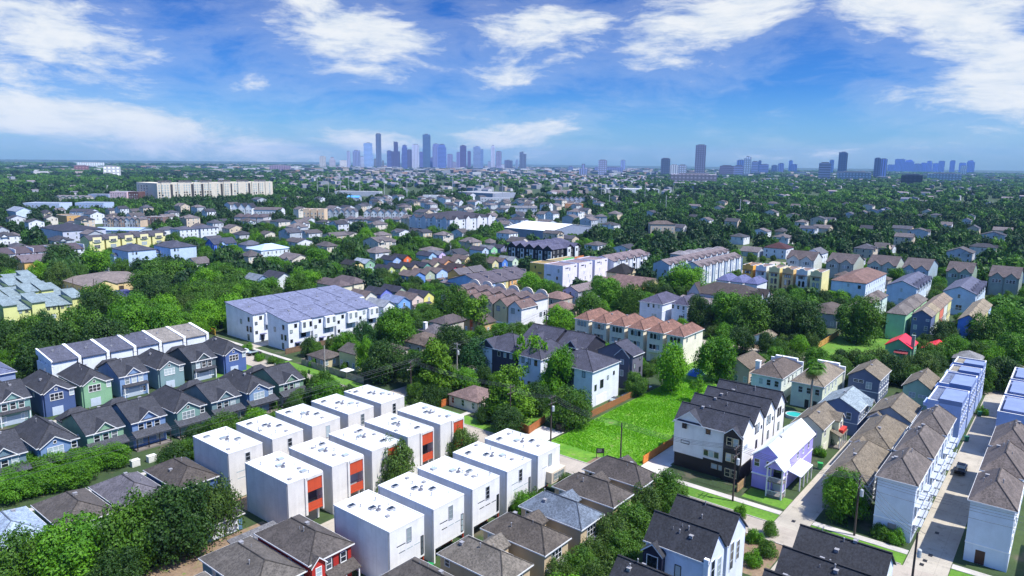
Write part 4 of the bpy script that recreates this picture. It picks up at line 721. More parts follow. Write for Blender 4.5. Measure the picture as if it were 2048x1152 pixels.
# larger blocks of the middle distance, each facing its own street
def blk(label,cat,x0,x1,y,h,dp,wall,rc,roof='flat',rise=0.,n=1,F=True,rk='shingle',each=None):
    for i in range(n):
        xa=x0+(x1-x0)*i/n;xb=x0+(x1-x0)*(i+1)/n;a=at(xa,y+.0112*(xa-x0));b=at(xb,y+.0112*(xb-x0));ln=math.hypot(b[0]-a[0],b[1]-a[1]);az=math.atan2(b[1]-a[1],b[0]-a[0]);k=each[i%len(each)] if each else wall
        ns=[1.9+3.2*j for j in range(max(1,int(h/3.2)))]
        H((label if n==1 else ORD[i]+' '+label),cat,None if n==1 else label,a[0],a[1],ln*.97,dp,h,roof,k,rc,rise,F=(max(2,min(9,int(ln/3.4))),ns,'dh',(1.2,1.6)) if F else None,L=(2,ns,'dh',(1.2,1.6)),near=False,vents=0,rz=az,rk=rk)
        cxm,cym=a[0]+math.cos(az)*ln/2-math.sin(az)*dp/2,a[1]+math.sin(az)*ln/2+math.cos(az)*dp/2;RECTS[-1]=(cxm-max(ln,dp)/2,cym-max(ln,dp)/2,cxm+max(ln,dp)/2,cym+max(ln,dp)/2);RZ[RECTS[-1]]=h
blk('long low pale blue commercial strip with flat roof near the frame edge','commercial building',45,122,420,8,26,'#c6d6f2','#b8c8e4')
blk('second pale blue strip with dark shopfronts beside the dark trees','commercial building',150,210,419,8,24,'#b8ccee','#aabcd8')
blk('pink fronted white commercial block left of the cream apartment building','commercial building',220,256,403,14,22,'#e6c8d2','#d0d4dc')
blk('dark brick block touching the cream apartment building','apartment house',257,279,405,15,20,'#6c4c4a','#77787e')
blk('grey blue flat block beside the pink fronted block','commercial building',176,219,401,9,22,'#9fb0d0','#a0a8b8')
blk('cream gabled shop unit in the row before the left woods','shop',108,174,404,7,18,'#dcd8cc','#8e8a92','gv',2.4,n=5)
blk('white two storey house unit with dark roof behind the tan brick building','townhouse',139,184,437,7.5,14,'#e2e8f4','#4f5264','gu',2.4,n=3)
blk('small shopfront of the mixed row behind the pale blue long roof','shop',205,282,454,7,14,'#fff','#7d7780','gv',2.,n=7,each=('#b8bcc8','#d8c0a8','#a8a8b4','#c8a898','#e0e4ec'))
blk('long pale blue metal roofed hall behind the yellow row','hall',182,282,470,4,22,'#b8c8e0','#a9bde2','gu',1.6,F=False,rk='metal')
blk('brown shop with flat roof beside the twin white gables','shop',290,327,449,7,14,'#8a706c','#8d8588',n=3)
blk('white narrow house with dark gable in the trio below the cream apartments','house',463,505,430,8.5,16,'#eef2fa','#3c4052','gv',5.,n=3)
blk('long white two storey block with brown roof beside the gable trio','apartment house',507,564,434,8,16,'#e6eaf2','#7a6e74','gu',2.6)
blk('mauve roofed house in the huddle below the long white block','house',468,528,446,6,15,'#c8c4cc','#6c5f6a','hip',3.,n=4)
blk('peach four storey house with dark balconies in the middle distance','townhouse',606,650,443,12.5,14,'#ecd0b0','#c8a888',n=3)
blk('grey gabled house of the row right of the peach houses','house',655,712,436,7,15,'#ccd2dc','#6a6a78','gv',3.4,n=5)
blk('white gabled house with dark roof left of the four storey apartment house','house',727,812,438,7,15,'#e6eaf2','#565868','gv',3.4,n=6)
blk('mauve roofed low house before the four storey apartment house','house',690,800,448,5,14,'#bcbcc8','#79707c','hip',2.8,n=6)
blk('long pale flat warehouse strip in the far centre','warehouse',669,762,392,8,30,'#c0c4d0','#c8ccd4',F=False)
blk('building with bright blue roof in the far centre','building',693,719,404,7,22,'#a8b4c8','#5fa8e8','gu',2.6,rk='metal',F=False)
blk('white cubic house far beyond the four storey apartment house','house',845,890,402,9,16,'#e8eaf0','#c8ccd4',n=3)
blk('white low commercial block beside the wide grey warehouse','commercial building',960,1022,405,7,20,'#e0e2ea','#c8ccd8')
blk('white two storey house in the row behind the white warehouse roof','house',1001,1075,427,7,14,'#dde2ee','#8a8c98','gu',2.6,n=4)
blk('pale gabled house beyond the four storey apartment house','house',905,978,427,6.5,14,'#e4e6ee','#5c5c6a','gv',3.2,n=5)
blk('grey lilac gabled row house far right of the wide warehouse','townhouse',1100,1168,407,8,14,'#c4c6d8','#a09aa8','gv',2.8,n=7)
blk('rose flat roofed house in the far row','townhouse',1102,1166,389,8,20,'#d8bcb8','#b8a0a0',n=4)
blk('orange brown flat block among the dark trees','commercial building',1130,1168,416,6,16,'#d89c70','#b8a090')
blk('large white flat roofed market hall in the far centre right','commercial building',1212,1322,385,8,60,'#dfe2ea','#e8eaee',F=False)
blk('grey two storey house among dark trees above the mustard block','house',1170,1215,446,7,13,'#b4bccc','#77747e','hip',2.6,n=2)
blk('brown roofed apartment house behind the playing field trees','apartment house',1300,1352,468,9,14,'#d0c0b0','#7a6a66','hip',2.8)
# ---------------------------------------------------------------- ground, roads
def groundm(name,c1,c2,c3=None,s1=.05,s2=.6,bump=.3):
    m,nt,bs=newmat(name);co=nt.node('ShaderNodeTexCoord').outputs['Object']
    col=nt.mix(nt.ramp(nt.noise(co,s1,5,.6),.35,.65),c1,c2)
    f=nt.noise(co,s2,4,.7);col=nt.mix(nt.math('MULTIPLY',nt.ramp(f,.4,.7),.5),col,dk(c1,.5))
    if c3: col=nt.mix(nt.math('MULTIPLY',nt.ramp(nt.noise(co,s1*2.3,4,.6),.56,.7),.75),col,c3)
    nt.link(col,bs.inputs['Base Color']);bs.inputs['Roughness'].default_value=.95
    bp=nt.node('ShaderNodeBump');bp.inputs['Strength'].default_value=bump;bp.inputs['Distance'].default_value=.2;nt.link(f,bp.inputs['Height']);nt.link(bp.outputs[0],bs.inputs['Normal']);return m
GROUND=groundm('yard ground',(.03,.06,.018),(.05,.085,.022),(.12,.10,.075),.06,.5)
LAWN=groundm('lawn grass',(.085,.21,.016),(.12,.27,.022),(.17,.24,.04),.12,1.5)
MEADOW=groundm('meadow grass',(.085,.25,.012),(.17,.34,.025),(.26,.25,.10),.22,1.2)
FIELD=groundm('field grass',(.06,.16,.02),(.09,.21,.025),None,.05,1.)
SOIL=groundm('bare soil',(.22,.15,.10),(.28,.2,.13),(.12,.2,.03),.3,2.)
def roadm(name,c,joint=4.5,stain=.35):
    m,nt,bs=newmat(name);co=nt.node('ShaderNodeTexCoord').outputs['Object'];sep=nt.node('ShaderNodeSeparateXYZ');nt.link(co,sep.inputs[0])
    n1=nt.noise(co,.16,5,.65);n2=nt.noise(co,5.,3,.7);n3=nt.noise(co,.55,5,.7)
    col=nt.mix(nt.ramp(n1,.3,.7),dk(c,.82),dk(c,1.08));col=nt.mix(nt.math('MULTIPLY',nt.ramp(n2,.4,.7),.25),col,dk(c,.7));col=nt.mix(nt.math('MULTIPLY',nt.ramp(n3,.52,.72),stain),col,dk(c,.4))
    if joint:
        for k in (0,1):
            w=nt.math('FRACT',nt.math('MULTIPLY',sep.outputs[k],1/joint));col=nt.mix(nt.math('MULTIPLY',nt.ramp(w,0.,.022,1.,0.),.5),col,dk(c,.4))
    nt.link(col,bs.inputs['Base Color']);bs.inputs['Roughness'].default_value=.9;return m
CONC=roadm('street concrete',(.42,.37,.31));DRIVE=roadm('driveway concrete',(.44,.40,.33),4.,.55);WALK=roadm('sidewalk concrete',(.52,.49,.45),1.5,.15);PAD=roadm('new concrete',(.6,.58,.54),3.,.15)
def sheet(name,mat,u0,v0,u1,v1,z,th=0.):
    b=MB()
    if th: b.box(u0,v0,z-.02,u1,v1,z+th)
    else: b.poly([(u0,v0,z),(u1,v0,z),(u1,v1,z),(u0,v1,z)])
    return structure(b,name,[mat])
b=MB();g=26000.;b.poly([(-g,-g,0),(g,-g,0),(g,g,0),(-g,g,0)]);structure(b,'ground',[GROUND])
S1a,S1b=113.2,119.4
sheet('street',CONC,S1a,-60,S1b,520,.012);sheet('side_street',CONC,S1b,136.6,520,143.2,.008)
sheet('driveway',DRIVE,S1b,31.4,172,36.8,.009);sheet('alley',DRIVE,S1b,10.3,231,16.25,.007);sheet('far_street',CONC,231.,-60,237.5,136,.01);sheet('back_street',CONC,396,-60,402,136,.011)
sheet('court_lane',DRIVE,30,173,S1a,187.,.006);sheet('court_lane',DRIVE,60,87.6,S1a,97.,.005);sheet('court_lane',PAD,121.,127.2,168,127.2,.004) if 0 else None
sheet('garage_drive',PAD,S1b,89.4,131,95.6,.01);sheet('concrete_pad',PAD,S1b,61.6,130.4,66.4,.011);sheet('concrete_pad',PAD,125,62.,146,66.4,.015)
sheet('sidewalk',WALK,123.3,-60,124.9,10.2,.004,.06);sheet('sidewalk',WALK,123.3,16.4,124.9,31.3,.004,.06);sheet('sidewalk',WALK,123.3,36.9,124.9,61.5,.004,.06);sheet('sidewalk',WALK,124.,190,125.4,236.,.004,.05)
sheet('garden_path',WALK,S1b,114.6,126.8,116.1,.004,.03);sheet('court_lane',DRIVE,124.,211.9,172,217.8,.006);sheet('court_lane',PAD,163,90.4,176,93.2,.006)
sheet('yard_soil',SOIL,25,92.6,62.4,99.,.004);sheet('yard_paving',DRIVE,44,70,62.5,79,.003);sheet('yard_soil',SOIL,25,99,62.4,105.6,.005);sheet('garden_path',WALK,34,140,S1a,141.4,.004,.03);sheet('yard_soil',SOIL,62.6,111.3,112,116.6,.004);sheet('yard_soil',SOIL,S1b,70.2,124.,76.,.005);sheet('yard_soil',SOIL,222,82,246,98,.004)
for a in ((S1b,-60,123.25,10.2),(S1b,16.4,123.25,31.3),(S1b,36.9,123.25,61.5),(S1b,98.,124.2,114.5),(S1b,116.2,124.2,126),(S1b,146,123.7,190.)): sheet('lawn',LAWN,*a,.006)
sheet('lawn',LAWN,237.7,47.4,284,66.8,.006);sheet('meadow',MEADOW,S1b,66.6,190.,88.8,.004);sheet('lawn',LAWN,190,77,232,100,.004);sheet('lawn',LAWN,125.2,98.6,146,112.,.004);sheet('playing_field',FIELD,472,236,506,284,.004);sheet('playing_field',FIELD,478,182,520,207,.006);sheet('lawn',LAWN,221,440,262,446.,.006);sheet('empty_lot',roadm('bare lot',(.46,.40,.34),0,.2),405,128,470,158,.008)
sheet('lawn',LAWN,126,36.9,130.8,45,.008);sheet('lawn',LAWN,100,190,118,207,.004);sheet('driveway',DRIVE,101,27.5,113,32,.004);sheet('yard_soil',SOIL,101,32.2,113,46,.004)
for u in (S1a-.16,S1b):
    gaps=[(-60,9.9),(16.6,31.),(37.2,61.2),(66.6,89.),(96.,136.2),(143.6,520)] if u>115 else [(-60,87.2),(97.4,172.6),(187.4,520)]
    for a,c in gaps: sheet('kerb',WALK,u,a,u+.16,c,.004,.13)
# manholes / drains on the alley
for i,(u,v) in enumerate(((121.6,14.),(123.2,13.8),(125.6,13.4),(134.5,13.8),(122.6,34.2))):
    b=MB();b.box(-.45,-.3,0,.45,.3,.02)
    for q in range(5): b.box(-.4+.17*q,-.26,.02,-.33+.17*q,.26,.03)
    o=b.build('drain_grate',[BLACK()],None,(u,v,.014));tag(o,'dark drain grate set in the concrete, '+('the one on the driveway by the lilac house' if i==4 else ORD[i]+' along the alley from the street'),'drain grate','drain grates')
# ---------------------------------------------------------------- fences
def fence(label,u0,v0,u1,v1,h,hexc,rail=True,name='board_fence'):
    R=thing(name,label,'fence',(u0,v0,0),math.atan2(v1-v0,u1-u0));ln=math.hypot(u1-u0,v1-v0);m=wallm(hexc,'board');b=MB();n=max(2,int(ln/.32))
    q=random.Random(int(ln*100))
    for i in range(n): b.box(i*ln/n,-.025+q.uniform(-.01,.01),.03,(i+1)*ln/n-.02,.025,h+q.uniform(-.05,.05))
    b.build('panel',m,R);np_=max(2,int(ln/2.6)+1)
    for i in range(np_):
        p=MB();p.box(-.06,.03,0,.06,.15,h+.05);p.build('post',m,R,(i*ln/(np_-1),0,0))
    p=MB()
    for zz in (.35,h-.35): p.box(0,-.075,zz,ln,-.03,zz+.09)
    p.build('rail',m,R)
fence('orange board fence between the meadow and the black and white block',127.,66.5,146.,66.5,1.8,'#d8853c')
fence('brown board fence along the upper edge of the meadow',143.,89.9,173.,89.9,1.8,'#9a6840')
fence('long weathered grey fence along the mown verge',124.1,153.6,124.1,183.,1.9,'#8d877c')
fence('grey fence running back beside the low shed house',124.1,183.2,131.,183.2,1.9,'#857f74')
fence('dark brown fence in front of the white shed roofed townhouses',127.6,197.,158.,197.,1.9,'#7d6552')
E8=lambda x,y:(740+x/4.431,640+y/4.431)
a=at(*E8(635,772));c=at(*E8(462,705));d=at(*E8(722,738))
fence('bright cedar fence below the tall yellow green tree, street side',a[0],a[1],c[0],c[1],1.9,'#c8703a');fence('short cedar fence joining the corner house',a[0]+.1,a[1],d[0],d[1],1.9,'#c8703a')
a=at(1058,868);c=at(999,842);d=at(1090,845)
fence('cedar fence round the garden behind the second yellow green tree',a[0],a[1],c[0],c[1],1.9,'#a8683c');fence('cedar garden fence beside the garage drive',a[0]+.1,a[1],d[0],d[1],1.9,'#a8683c')
fence('tall orange fence at the end of the park lawn',249.,67.,277.,67.,2.2,'#c89a54');fence('yellow timber fence beside the white townhouses',126.,238.,127.6,262.,2.2,'#e0b04a')
fence('short wooden fence beside the lilac house',127.,46.2,131.,46.2,1.9,'#a88a64');fence('dark fence behind the pale cubes and their hedge',62.,133.4,112.,133.4,1.7,'#5c5148')
R=thing('metal_fence','thin black metal fence before the black and white block','fence',(126.2,47.,0),math.pi/2);b=MB()
for i in range(52): b.box(i*.28,-.01,0,i*.28+.02,.01,1.5)
b.box(0,-.015,1.4,14.6,.015,1.44);b.box(0,-.015,.2,14.6,.015,.24);b.build('railing',BLACK(),R)
# ---------------------------------------------------------------- poles and wires
WOODP=plain('pole wood',(.07,.05,.045),.9);PALEP=plain('pale pole',(.36,.34,.32),.8)
def pole(label,u,v,h,arm=True,tr=False,mat=None,az=0.,lamp=False):
    R=thing('utility_pole',label,'utility pole',(u,v,0),az);mat=mat or WOODP;b=MB();b.tube((0,0,0),(0,0,h),.19,.13,8);b.build('pole',mat,R)
    if arm:
        for zz in (h-.45,h-1.9):
            b=MB();b.box(-1.25,-.2,zz-.06,1.25,-.1,zz+.06);b.build('crossarm',mat,R)
            for x in (-1.15,-.4,.4,1.15):
                b=MB();b.tube((x,-.15,zz+.06),(x,-.15,zz+.26),.05,.035,6);b.build('insulator',plain('insulator',(.4,.42,.45),.3),R)
    if tr:
        b=MB();b.tube((0,-.5,h-3.6),(0,-.5,h-2.5),.3,.3,10);b.tube((0,-.5,h-2.5),(0,-.5,h-2.38),.3,.2,10);b.box(-.05,-.3,h-3.2,.05,0,h-3.1);b.build('transformer',plain('transformer',(.5,.54,.58),.4),R)
    if lamp:
        b=MB();b.tube((0,0,h-2.6),(-2.4,-.3,h-1.9),.05,.04,6);b.box(-2.9,-.42,h-1.98,-2.3,-.18,h-1.84);b.build('lamp_arm',PALEP,R)
    return (u,v,h)
P1=pole('dark utility pole with a street lamp arm at the street corner',122.,131.9,11.5,True,False,None,.4,True)
P2=pole('pale utility pole with transformer on the side street behind the tall tree',144.2,136.4,11.,True,True,PALEP,1.57)
P3=pole('dark pole in front of the second yellow green tree',123.8,100.,11.,True,False,None,0)
P4=pole('utility pole with transformer beside the garage drive',124.1,88.4,11.,True,True,None,0)
P5=pole('slim dark pole at the near edge of the meadow',122.8,69.6,9.5,False)
P6=pole('utility pole with transformer between the black block and the lilac house',123.,45.5,11.,True,True,None,0)
P7=pole('pole cut by the lower frame edge at the mouth of the alley',109.,13.5,11.,False,True)
P8=pole('utility pole with transformer before the driveway trees',124.2,24.6,11.,True,True,None,0)
P9=pole('thin pale pole on the mown verge by the long fence',122.,168.5,9.,False,False,PALEP)
P10=pole('utility pole by the bright lime tree on the side street',201.,146.2,10.5,True,True,None,1.57)
pole('pale pole beyond the colourful cottages',330.,318.,11.,True,True,PALEP,1.57);pole('dark pole in front of the beige hall entrance',127.,345.,8.5,False);pole('second dark pole in front of the beige hall',121.,352.,8.5,False)
pole('dark pole at the edge of the empty lot',438.,128.,10.,True,False,None,0);pole('dark pole on the empty lot near the amber house',404.,131.,9.,True)
pole('white pole in front of the light blue house',192.,420.,9.,False,False,PALEP)
UPQ=at(0,955,9.5);UPQ=(P1[0]+(UPQ[0]-P1[0])*1.4,P1[1]+(UPQ[1]-P1[1])*1.4)
pole('pole just beyond the frame edge carrying the wires over the hedge',UPQ[0],UPQ[1]+.01,11.,True,False,None,.3)
P0=(UPQ[0],UPQ[1],11.)
WIRE=plain('wire',(.10,.10,.11),.5)
def wire(a,b,off,n,sag=.9,r=.028):
    m=MB();A=Vector((a[0],a[1],a[2]-n));B=Vector((b[0],b[1],b[2]-n));d=(B-A);p=Vector((-d.y,d.x,0)).normalized()*off;N=12;pts=[]
    for i in range(N+1):
        t=i/N;q=A.lerp(B,t)+p;q.z-=4*sag*t*(1-t);pts.append(q-A)
    for i in range(N): m.tube(pts[i],pts[i+1],r,r,4,0,False)
    return m.build('power_line',[WIRE],None,tuple(A))
def span(a,b,lab,offs=(-1.1,-.4,.4,1.1),drops=(.2,.2,.2,.2),sag=.9):
    for o,d in zip(offs,drops): tag(wire(a,b,o,d,sag),lab,'power line','power lines, '+lab)
span(P0,P1,'thin overhead wire crossing before the gabled houses',(-1.1,.1,1.1,.5),(.2,.2,.2,1.8))
span(P1,P2,'overhead wire along the side street behind the tall yellow green tree',(-1.1,0,1.1),(.2,.2,.2));span(P2,P10,'overhead wire along the side street towards the lime tree',(-.8,.8),(.2,.2))
for a,c,l in ((P1,P3,'from the street corner to the second yellow green tree'),(P3,P4,'over the cedar fenced garden'),(P4,P5,'above the near edge of the meadow'),(P5,P6,'before the black and white block'),(P6,P8,'across the driveway by the lilac house'),(P8,P7,'in front of the white alley house')): span(a,c,'overhead wire '+l)
span(P8,(127.,-12.,11.),'overhead wire across the mouth of the alley',(-1.1,0,1.1,.3),(.2,.2,.2,2.))
# ---------------------------------------------------------------- cars and small things
def car(label,u,v,az,hexc,kind='sedan'):
    R=thing('car' if kind!='pickup' else 'pickup_truck',label,'car' if kind!='pickup' else 'pickup truck',(u,v,.02),az);m=MB()
    pr={'sedan':[(-2.2,.35),(-2.25,.75),(-1.5,.9),(1.0,.92),(2.1,.78),(2.2,.4)],'van':[(-2.3,.35),(-2.35,.95),(-1.6,1.0),(1.3,1.02),(2.25,.9),(2.35,.4)],'pickup':[(-2.8,.5),(-2.8,1.15),(-.9,1.15),(1.2,1.15),(2.6,1.05),(2.75,.55)]}[kind]
    cab={'sedan':[(-1.7,.9),(-1.1,1.42),(.4,1.45),(1.2,.92)],'van':[(-2.2,1.),(-2.,1.72),(.7,1.75),(1.5,1.02)],'pickup':[(-.9,1.15),(-.75,1.85),(.6,1.85),(1.3,1.15)]}[kind]
    for pts,w,mi in ((pr,.9,0),(cab,.76,1)):
        A=[(x,-w,z) for x,z in pts];B=[(x,w,z) for x,z in pts];m2=MB()
        m2.poly(A);m2.poly(B[::-1])
        for i in range(len(pts)):
            j=(i+1)%len(pts);m2.poly([A[i],A[j],B[j],B[i]])
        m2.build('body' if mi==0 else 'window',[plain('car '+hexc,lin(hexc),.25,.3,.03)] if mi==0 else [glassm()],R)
    t=MB();i=cab;t.slab([(i[1][0]-.02,-.74,i[1][1]+.03),(i[2][0]+.02,-.74,i[2][1]+.03),(i[2][0]+.02,.74,i[2][1]+.03),(i[1][0]-.02,.74,i[1][1]+.03)],.08);t.build('roof',[plain('car '+hexc,lin(hexc),.25,.3,.03)],R)
    for x in (-1.4,1.4):
        for y in (-.86,.86):
            w=MB();w.tube((0,-.1,0),(0,.1,0),.34,.34,12);o=w.build('wheel',[plain('tyre',(.02,.02,.02),.9)],R,(x,y,.34));w=MB();w.tube((0,-.105,0),(0,.105,0),.19,.19,10);w.build('rim',[plain('rim',(.4,.4,.42),.3,.8)],o)
    for y in (-.65,.65):
        w=MB();w.box(pr[-2][0]-.05,y-.18,pr[-2][1]-.2,pr[-2][0]+.1,y+.18,pr[-2][1]-.06);w.build('headlight',[plain('headlight',(.7,.72,.75),.2)],R)
    if kind=='pickup':
        w=MB();w.box(-2.7,-.8,1.14,-1.,.8,1.17);w.build('bed',[BLACK()],R)
E7=lambda x,y:(560+x/5.689,640+y/5.689)
for lab,p,az,c,k in (('silver blue car parked on the street behind the pale cubes',E7(405,800),1.57,'#8fb0d8','sedan'),('dark purple van parked on the street by the pale cubes',E7(545,830),1.57,'#2a2a50','van'),('black pickup truck parked in the alley',(1922,938),0.,'#101012','pickup'),('dark car beside the white garage townhouse',(1231,800),0.,'#1c2230','sedan'),('blue car beside the lilac white blocks',(1222,552),.0,'#4a5a90','sedan'),('white car by the royal blue gabled house',(489,702),1.57,'#e6e8ec','sedan'),('white car under the small trees of the tall stucco row',(1580,594),1.57,'#e8ecf0','van'),('white car by the ochre house at the frame edge',(22,550),1.57,'#e0e6ee','van'),('white car parked beside the mansard pair',(388,487),0.,'#e4e8ee','sedan'),('black car in the dark parking court beside the white townhouses',(508,705),0.,'#15161a','sedan')):
    q=at(p[0],p[1],.7);car(lab,q[0],q[1],az,c,k)
def bin_(label,px,hexc,s=1.):
    q=at(px[0],px[1],.5);R=thing('wheelie_bin',label,'bin',(q[0],q[1],.02),.4,'bins');b=MB();c=plain('bin '+hexc,lin(hexc),.5)
    A=[(-.25*s,-.28*s,.08),(.25*s,-.28*s,.08),(.25*s,.28*s,.08),(-.25*s,.28*s,.08)];B=[(x*1.25,y*1.25,1.*s) for x,y,z in A]
    b.poly(A);
    for i in range(4): b.poly([A[i],A[(i+1)%4],B[(i+1)%4],B[i]])
    b.build('body',[c],R);b=MB();b.slab([(-.35*s,-.4*s,1.08*s),(.35*s,-.4*s,1.08*s),(.35*s,.4*s,1.12*s),(-.35*s,.4*s,1.12*s)],.09);b.build('lid',[c],R)
    for x in (-.25,.25):
        w=MB();w.tube((x*s-.04,.3*s,.12),(x*s+.04,.3*s,.12),.12,.12,8);w.build('wheel',[BLACK()],R)
for l,p,c,s in (('green bin beside the nearest front cube',(860,1139),'#1f8a4c',1.3),('dark bin next to the green one by the front cube',(852,1137),'#24302c',1.2),('green bin beside the white alley houses',(1933,879),'#2a6a50',1.2),('green bin further along the alley by a round shrub',(1959,829),'#2a6a50',1.2),('bright green bin behind the lilac house',(1640,934),'#2ea050',1.3),('black bin at the garage drive under the dark tree',(1118,857),'#15161a',1.6),('second black bin at the garage drive',(1126,859),'#15161a',1.6)): bin_(l,p,c,s)
for l,p in (('white utility cabinet by the porch of the cornflower blue house',(270,926)),('second white utility cabinet beside the brown roofed cottage',(303,917)),('white utility box on the sidewalk by the metal fence',(1334,953))):
    q=at(p[0],p[1],.6);b=MB();b.box(-.8,-.6,0,.8,.6,1.25);b.box(-.85,-.65,1.25,.85,.65,1.33);b.box(-.6,-.63,.2,.6,-.6,1.1);tag(b.build('utility_cabinet',[plain('cabinet white',(.72,.72,.68),.5)],None,(q[0],q[1],0)),l,'cabinet')
q=at(1200,917,0.);R=thing('sale_sign','black board sign on two posts at the corner of the meadow','sign',(q[0],q[1],0),-.9);b=MB();b.box(-.85,-.05,1.2,.85,.05,2.3);b.build('panel',[BLACK()],R)
for x in (-.75,.75):
    b=MB();b.box(x-.06,-.04,0,x+.06,.04,1.1);b.build('post',[BLACK()],R)
b=MB();b.box(-.6,-.058,1.95,.3,-.052,2.02);b.box(-.6,-.058,1.7,.4,-.052,1.75);b.box(-.6,-.058,1.5,.2,-.052,1.54);b.build('lettering',[plain('sign lettering',(.6,.6,.6),.6)],R)
q=at(1588,834,0.);R=thing('garden_pool','round turquoise garden pool behind the white gabled block','pool',(q[0],q[1],0));b=MB()
n=20;ri,ro=1.9,2.1
for i in range(n):
    t0,t1=2*math.pi*i/n,2*math.pi*(i+1)/n;p=lambda r,t,z:(r*math.cos(t),r*math.sin(t),z)
    b.poly([p(ro,t0,0),p(ro,t1,0),p(ro,t1,.8),p(ro,t0,.8)]);b.poly([p(ro,t0,.8),p(ro,t1,.8),p(ri,t1,.8),p(ri,t0,.8)]);b.poly([p(ri,t0,.8),p(ri,t1,.8),p(ri,t1,.5),p(ri,t0,.5)])
b.build('rim',[plain('pool rim',(.5,.55,.55),.5)],R);b=MB();b.poly([(ri*math.cos(2*math.pi*i/n),ri*math.sin(2*math.pi*i/n),.65) for i in range(n)]);b.build('water',[plain('pool water',(.03,.42,.38),.05)],R)
q=at(1391,744,.8);b=MB();rr=random.Random(3);N=9;h=[[.9+.9*math.sin(i/8*3.14)*math.sin(j/8*3.14)+rr.uniform(-.12,.12) if 0<i<8 and 0<j<8 else .05 for j in range(N)] for i in range(N)]
for i in range(8):
    for j in range(8): b.poly([(i*.6-2.4,j*.5-2.,h[i][j]),(i*.6-1.8,j*.5-2.,h[i+1][j]),(i*.6-1.8,j*.5-1.5,h[i+1][j+1]),(i*.6-2.4,j*.5-1.5,h[i][j+1])])
tag(b.build('tarpaulin',[plain('blue tarpaulin',(.03,.16,.6),.4)],None,(q[0],q[1],0)),'blue tarpaulin draped over a heap by the lot trees','tarpaulin')
q=at(695,740,2.2);R=thing('garden_canopy','white square garden canopy behind the long grey fence','canopy',(q[0],q[1],0));b=MB()
for (x0,y0),(x1,y1) in (((-1.6,-1.6),(1.6,-1.6)),((1.6,-1.6),(1.6,1.6)),((1.6,1.6),(-1.6,1.6)),((-1.6,1.6),(-1.6,-1.6))): b.poly([(x0,y0,2.2),(x1,y1,2.2),(0,0,2.9)])
b.build('roof',[plain('canopy cloth',(.7,.72,.76),.7)],R)
for x in (-1.5,1.5):
    for y in (-1.5,1.5):
        b=MB();b.tube((x,y,0),(x,y,2.2),.04,.04,6);b.build('post',[PALEP],R)
# ---------------------------------------------------------------- trees
def leafm(name,c,tr=.22):
    m=bpy.data.materials.new(name);m.use_nodes=True;nt=NT(m.node_tree);nt.n.clear()
    out=nt.node('ShaderNodeOutputMaterial');oi=nt.node('ShaderNodeObjectInfo').outputs['Random'];at_=nt.node('ShaderNodeAttribute',attribute_name='tint').outputs['Fac']
    co=nt.node('ShaderNodeTexCoord').outputs['Object']
    col=nt.mix(oi,dk(c,.72),dk(c,1.25));col=nt.mix(at_,tuple(a*b for a,b in zip(c,(.55,.62,.7))),tuple(a*b for a,b in zip(c,(1.7,1.45,1.1))),'MIX') if 0 else nt.mix(.55,col,nt.mix(at_,tuple(a*b for a,b in zip(c,(.4,.5,.65))),tuple(a*b for a,b in zip(c,(2.1,1.7,1.1)))))  # random clump tone, range widened so leaf highlights are painted into the colour
    d=nt.node('ShaderNodeBsdfPrincipled');nt.link(col,d.inputs['Base Color']);d.inputs['Roughness'].default_value=.55;d.inputs['Specular IOR Level'].default_value=.25
    t=nt.node('ShaderNodeBsdfTranslucent');nt.link(nt.mix(.5,col,tuple(min(1,a*b) for a,b in zip(c,(1.6,1.8,.6)))),t.inputs['Color'])
    mx=nt.node('ShaderNodeMixShader');mx.inputs[0].default_value=tr;nt.link(d.outputs[0],mx.inputs[1]);nt.link(t.outputs[0],mx.inputs[2]);nt.link(mx.outputs[0],out.inputs[0]);return m
BARK=plain('bark',(.09,.07,.055),.95,0,.3,4.)
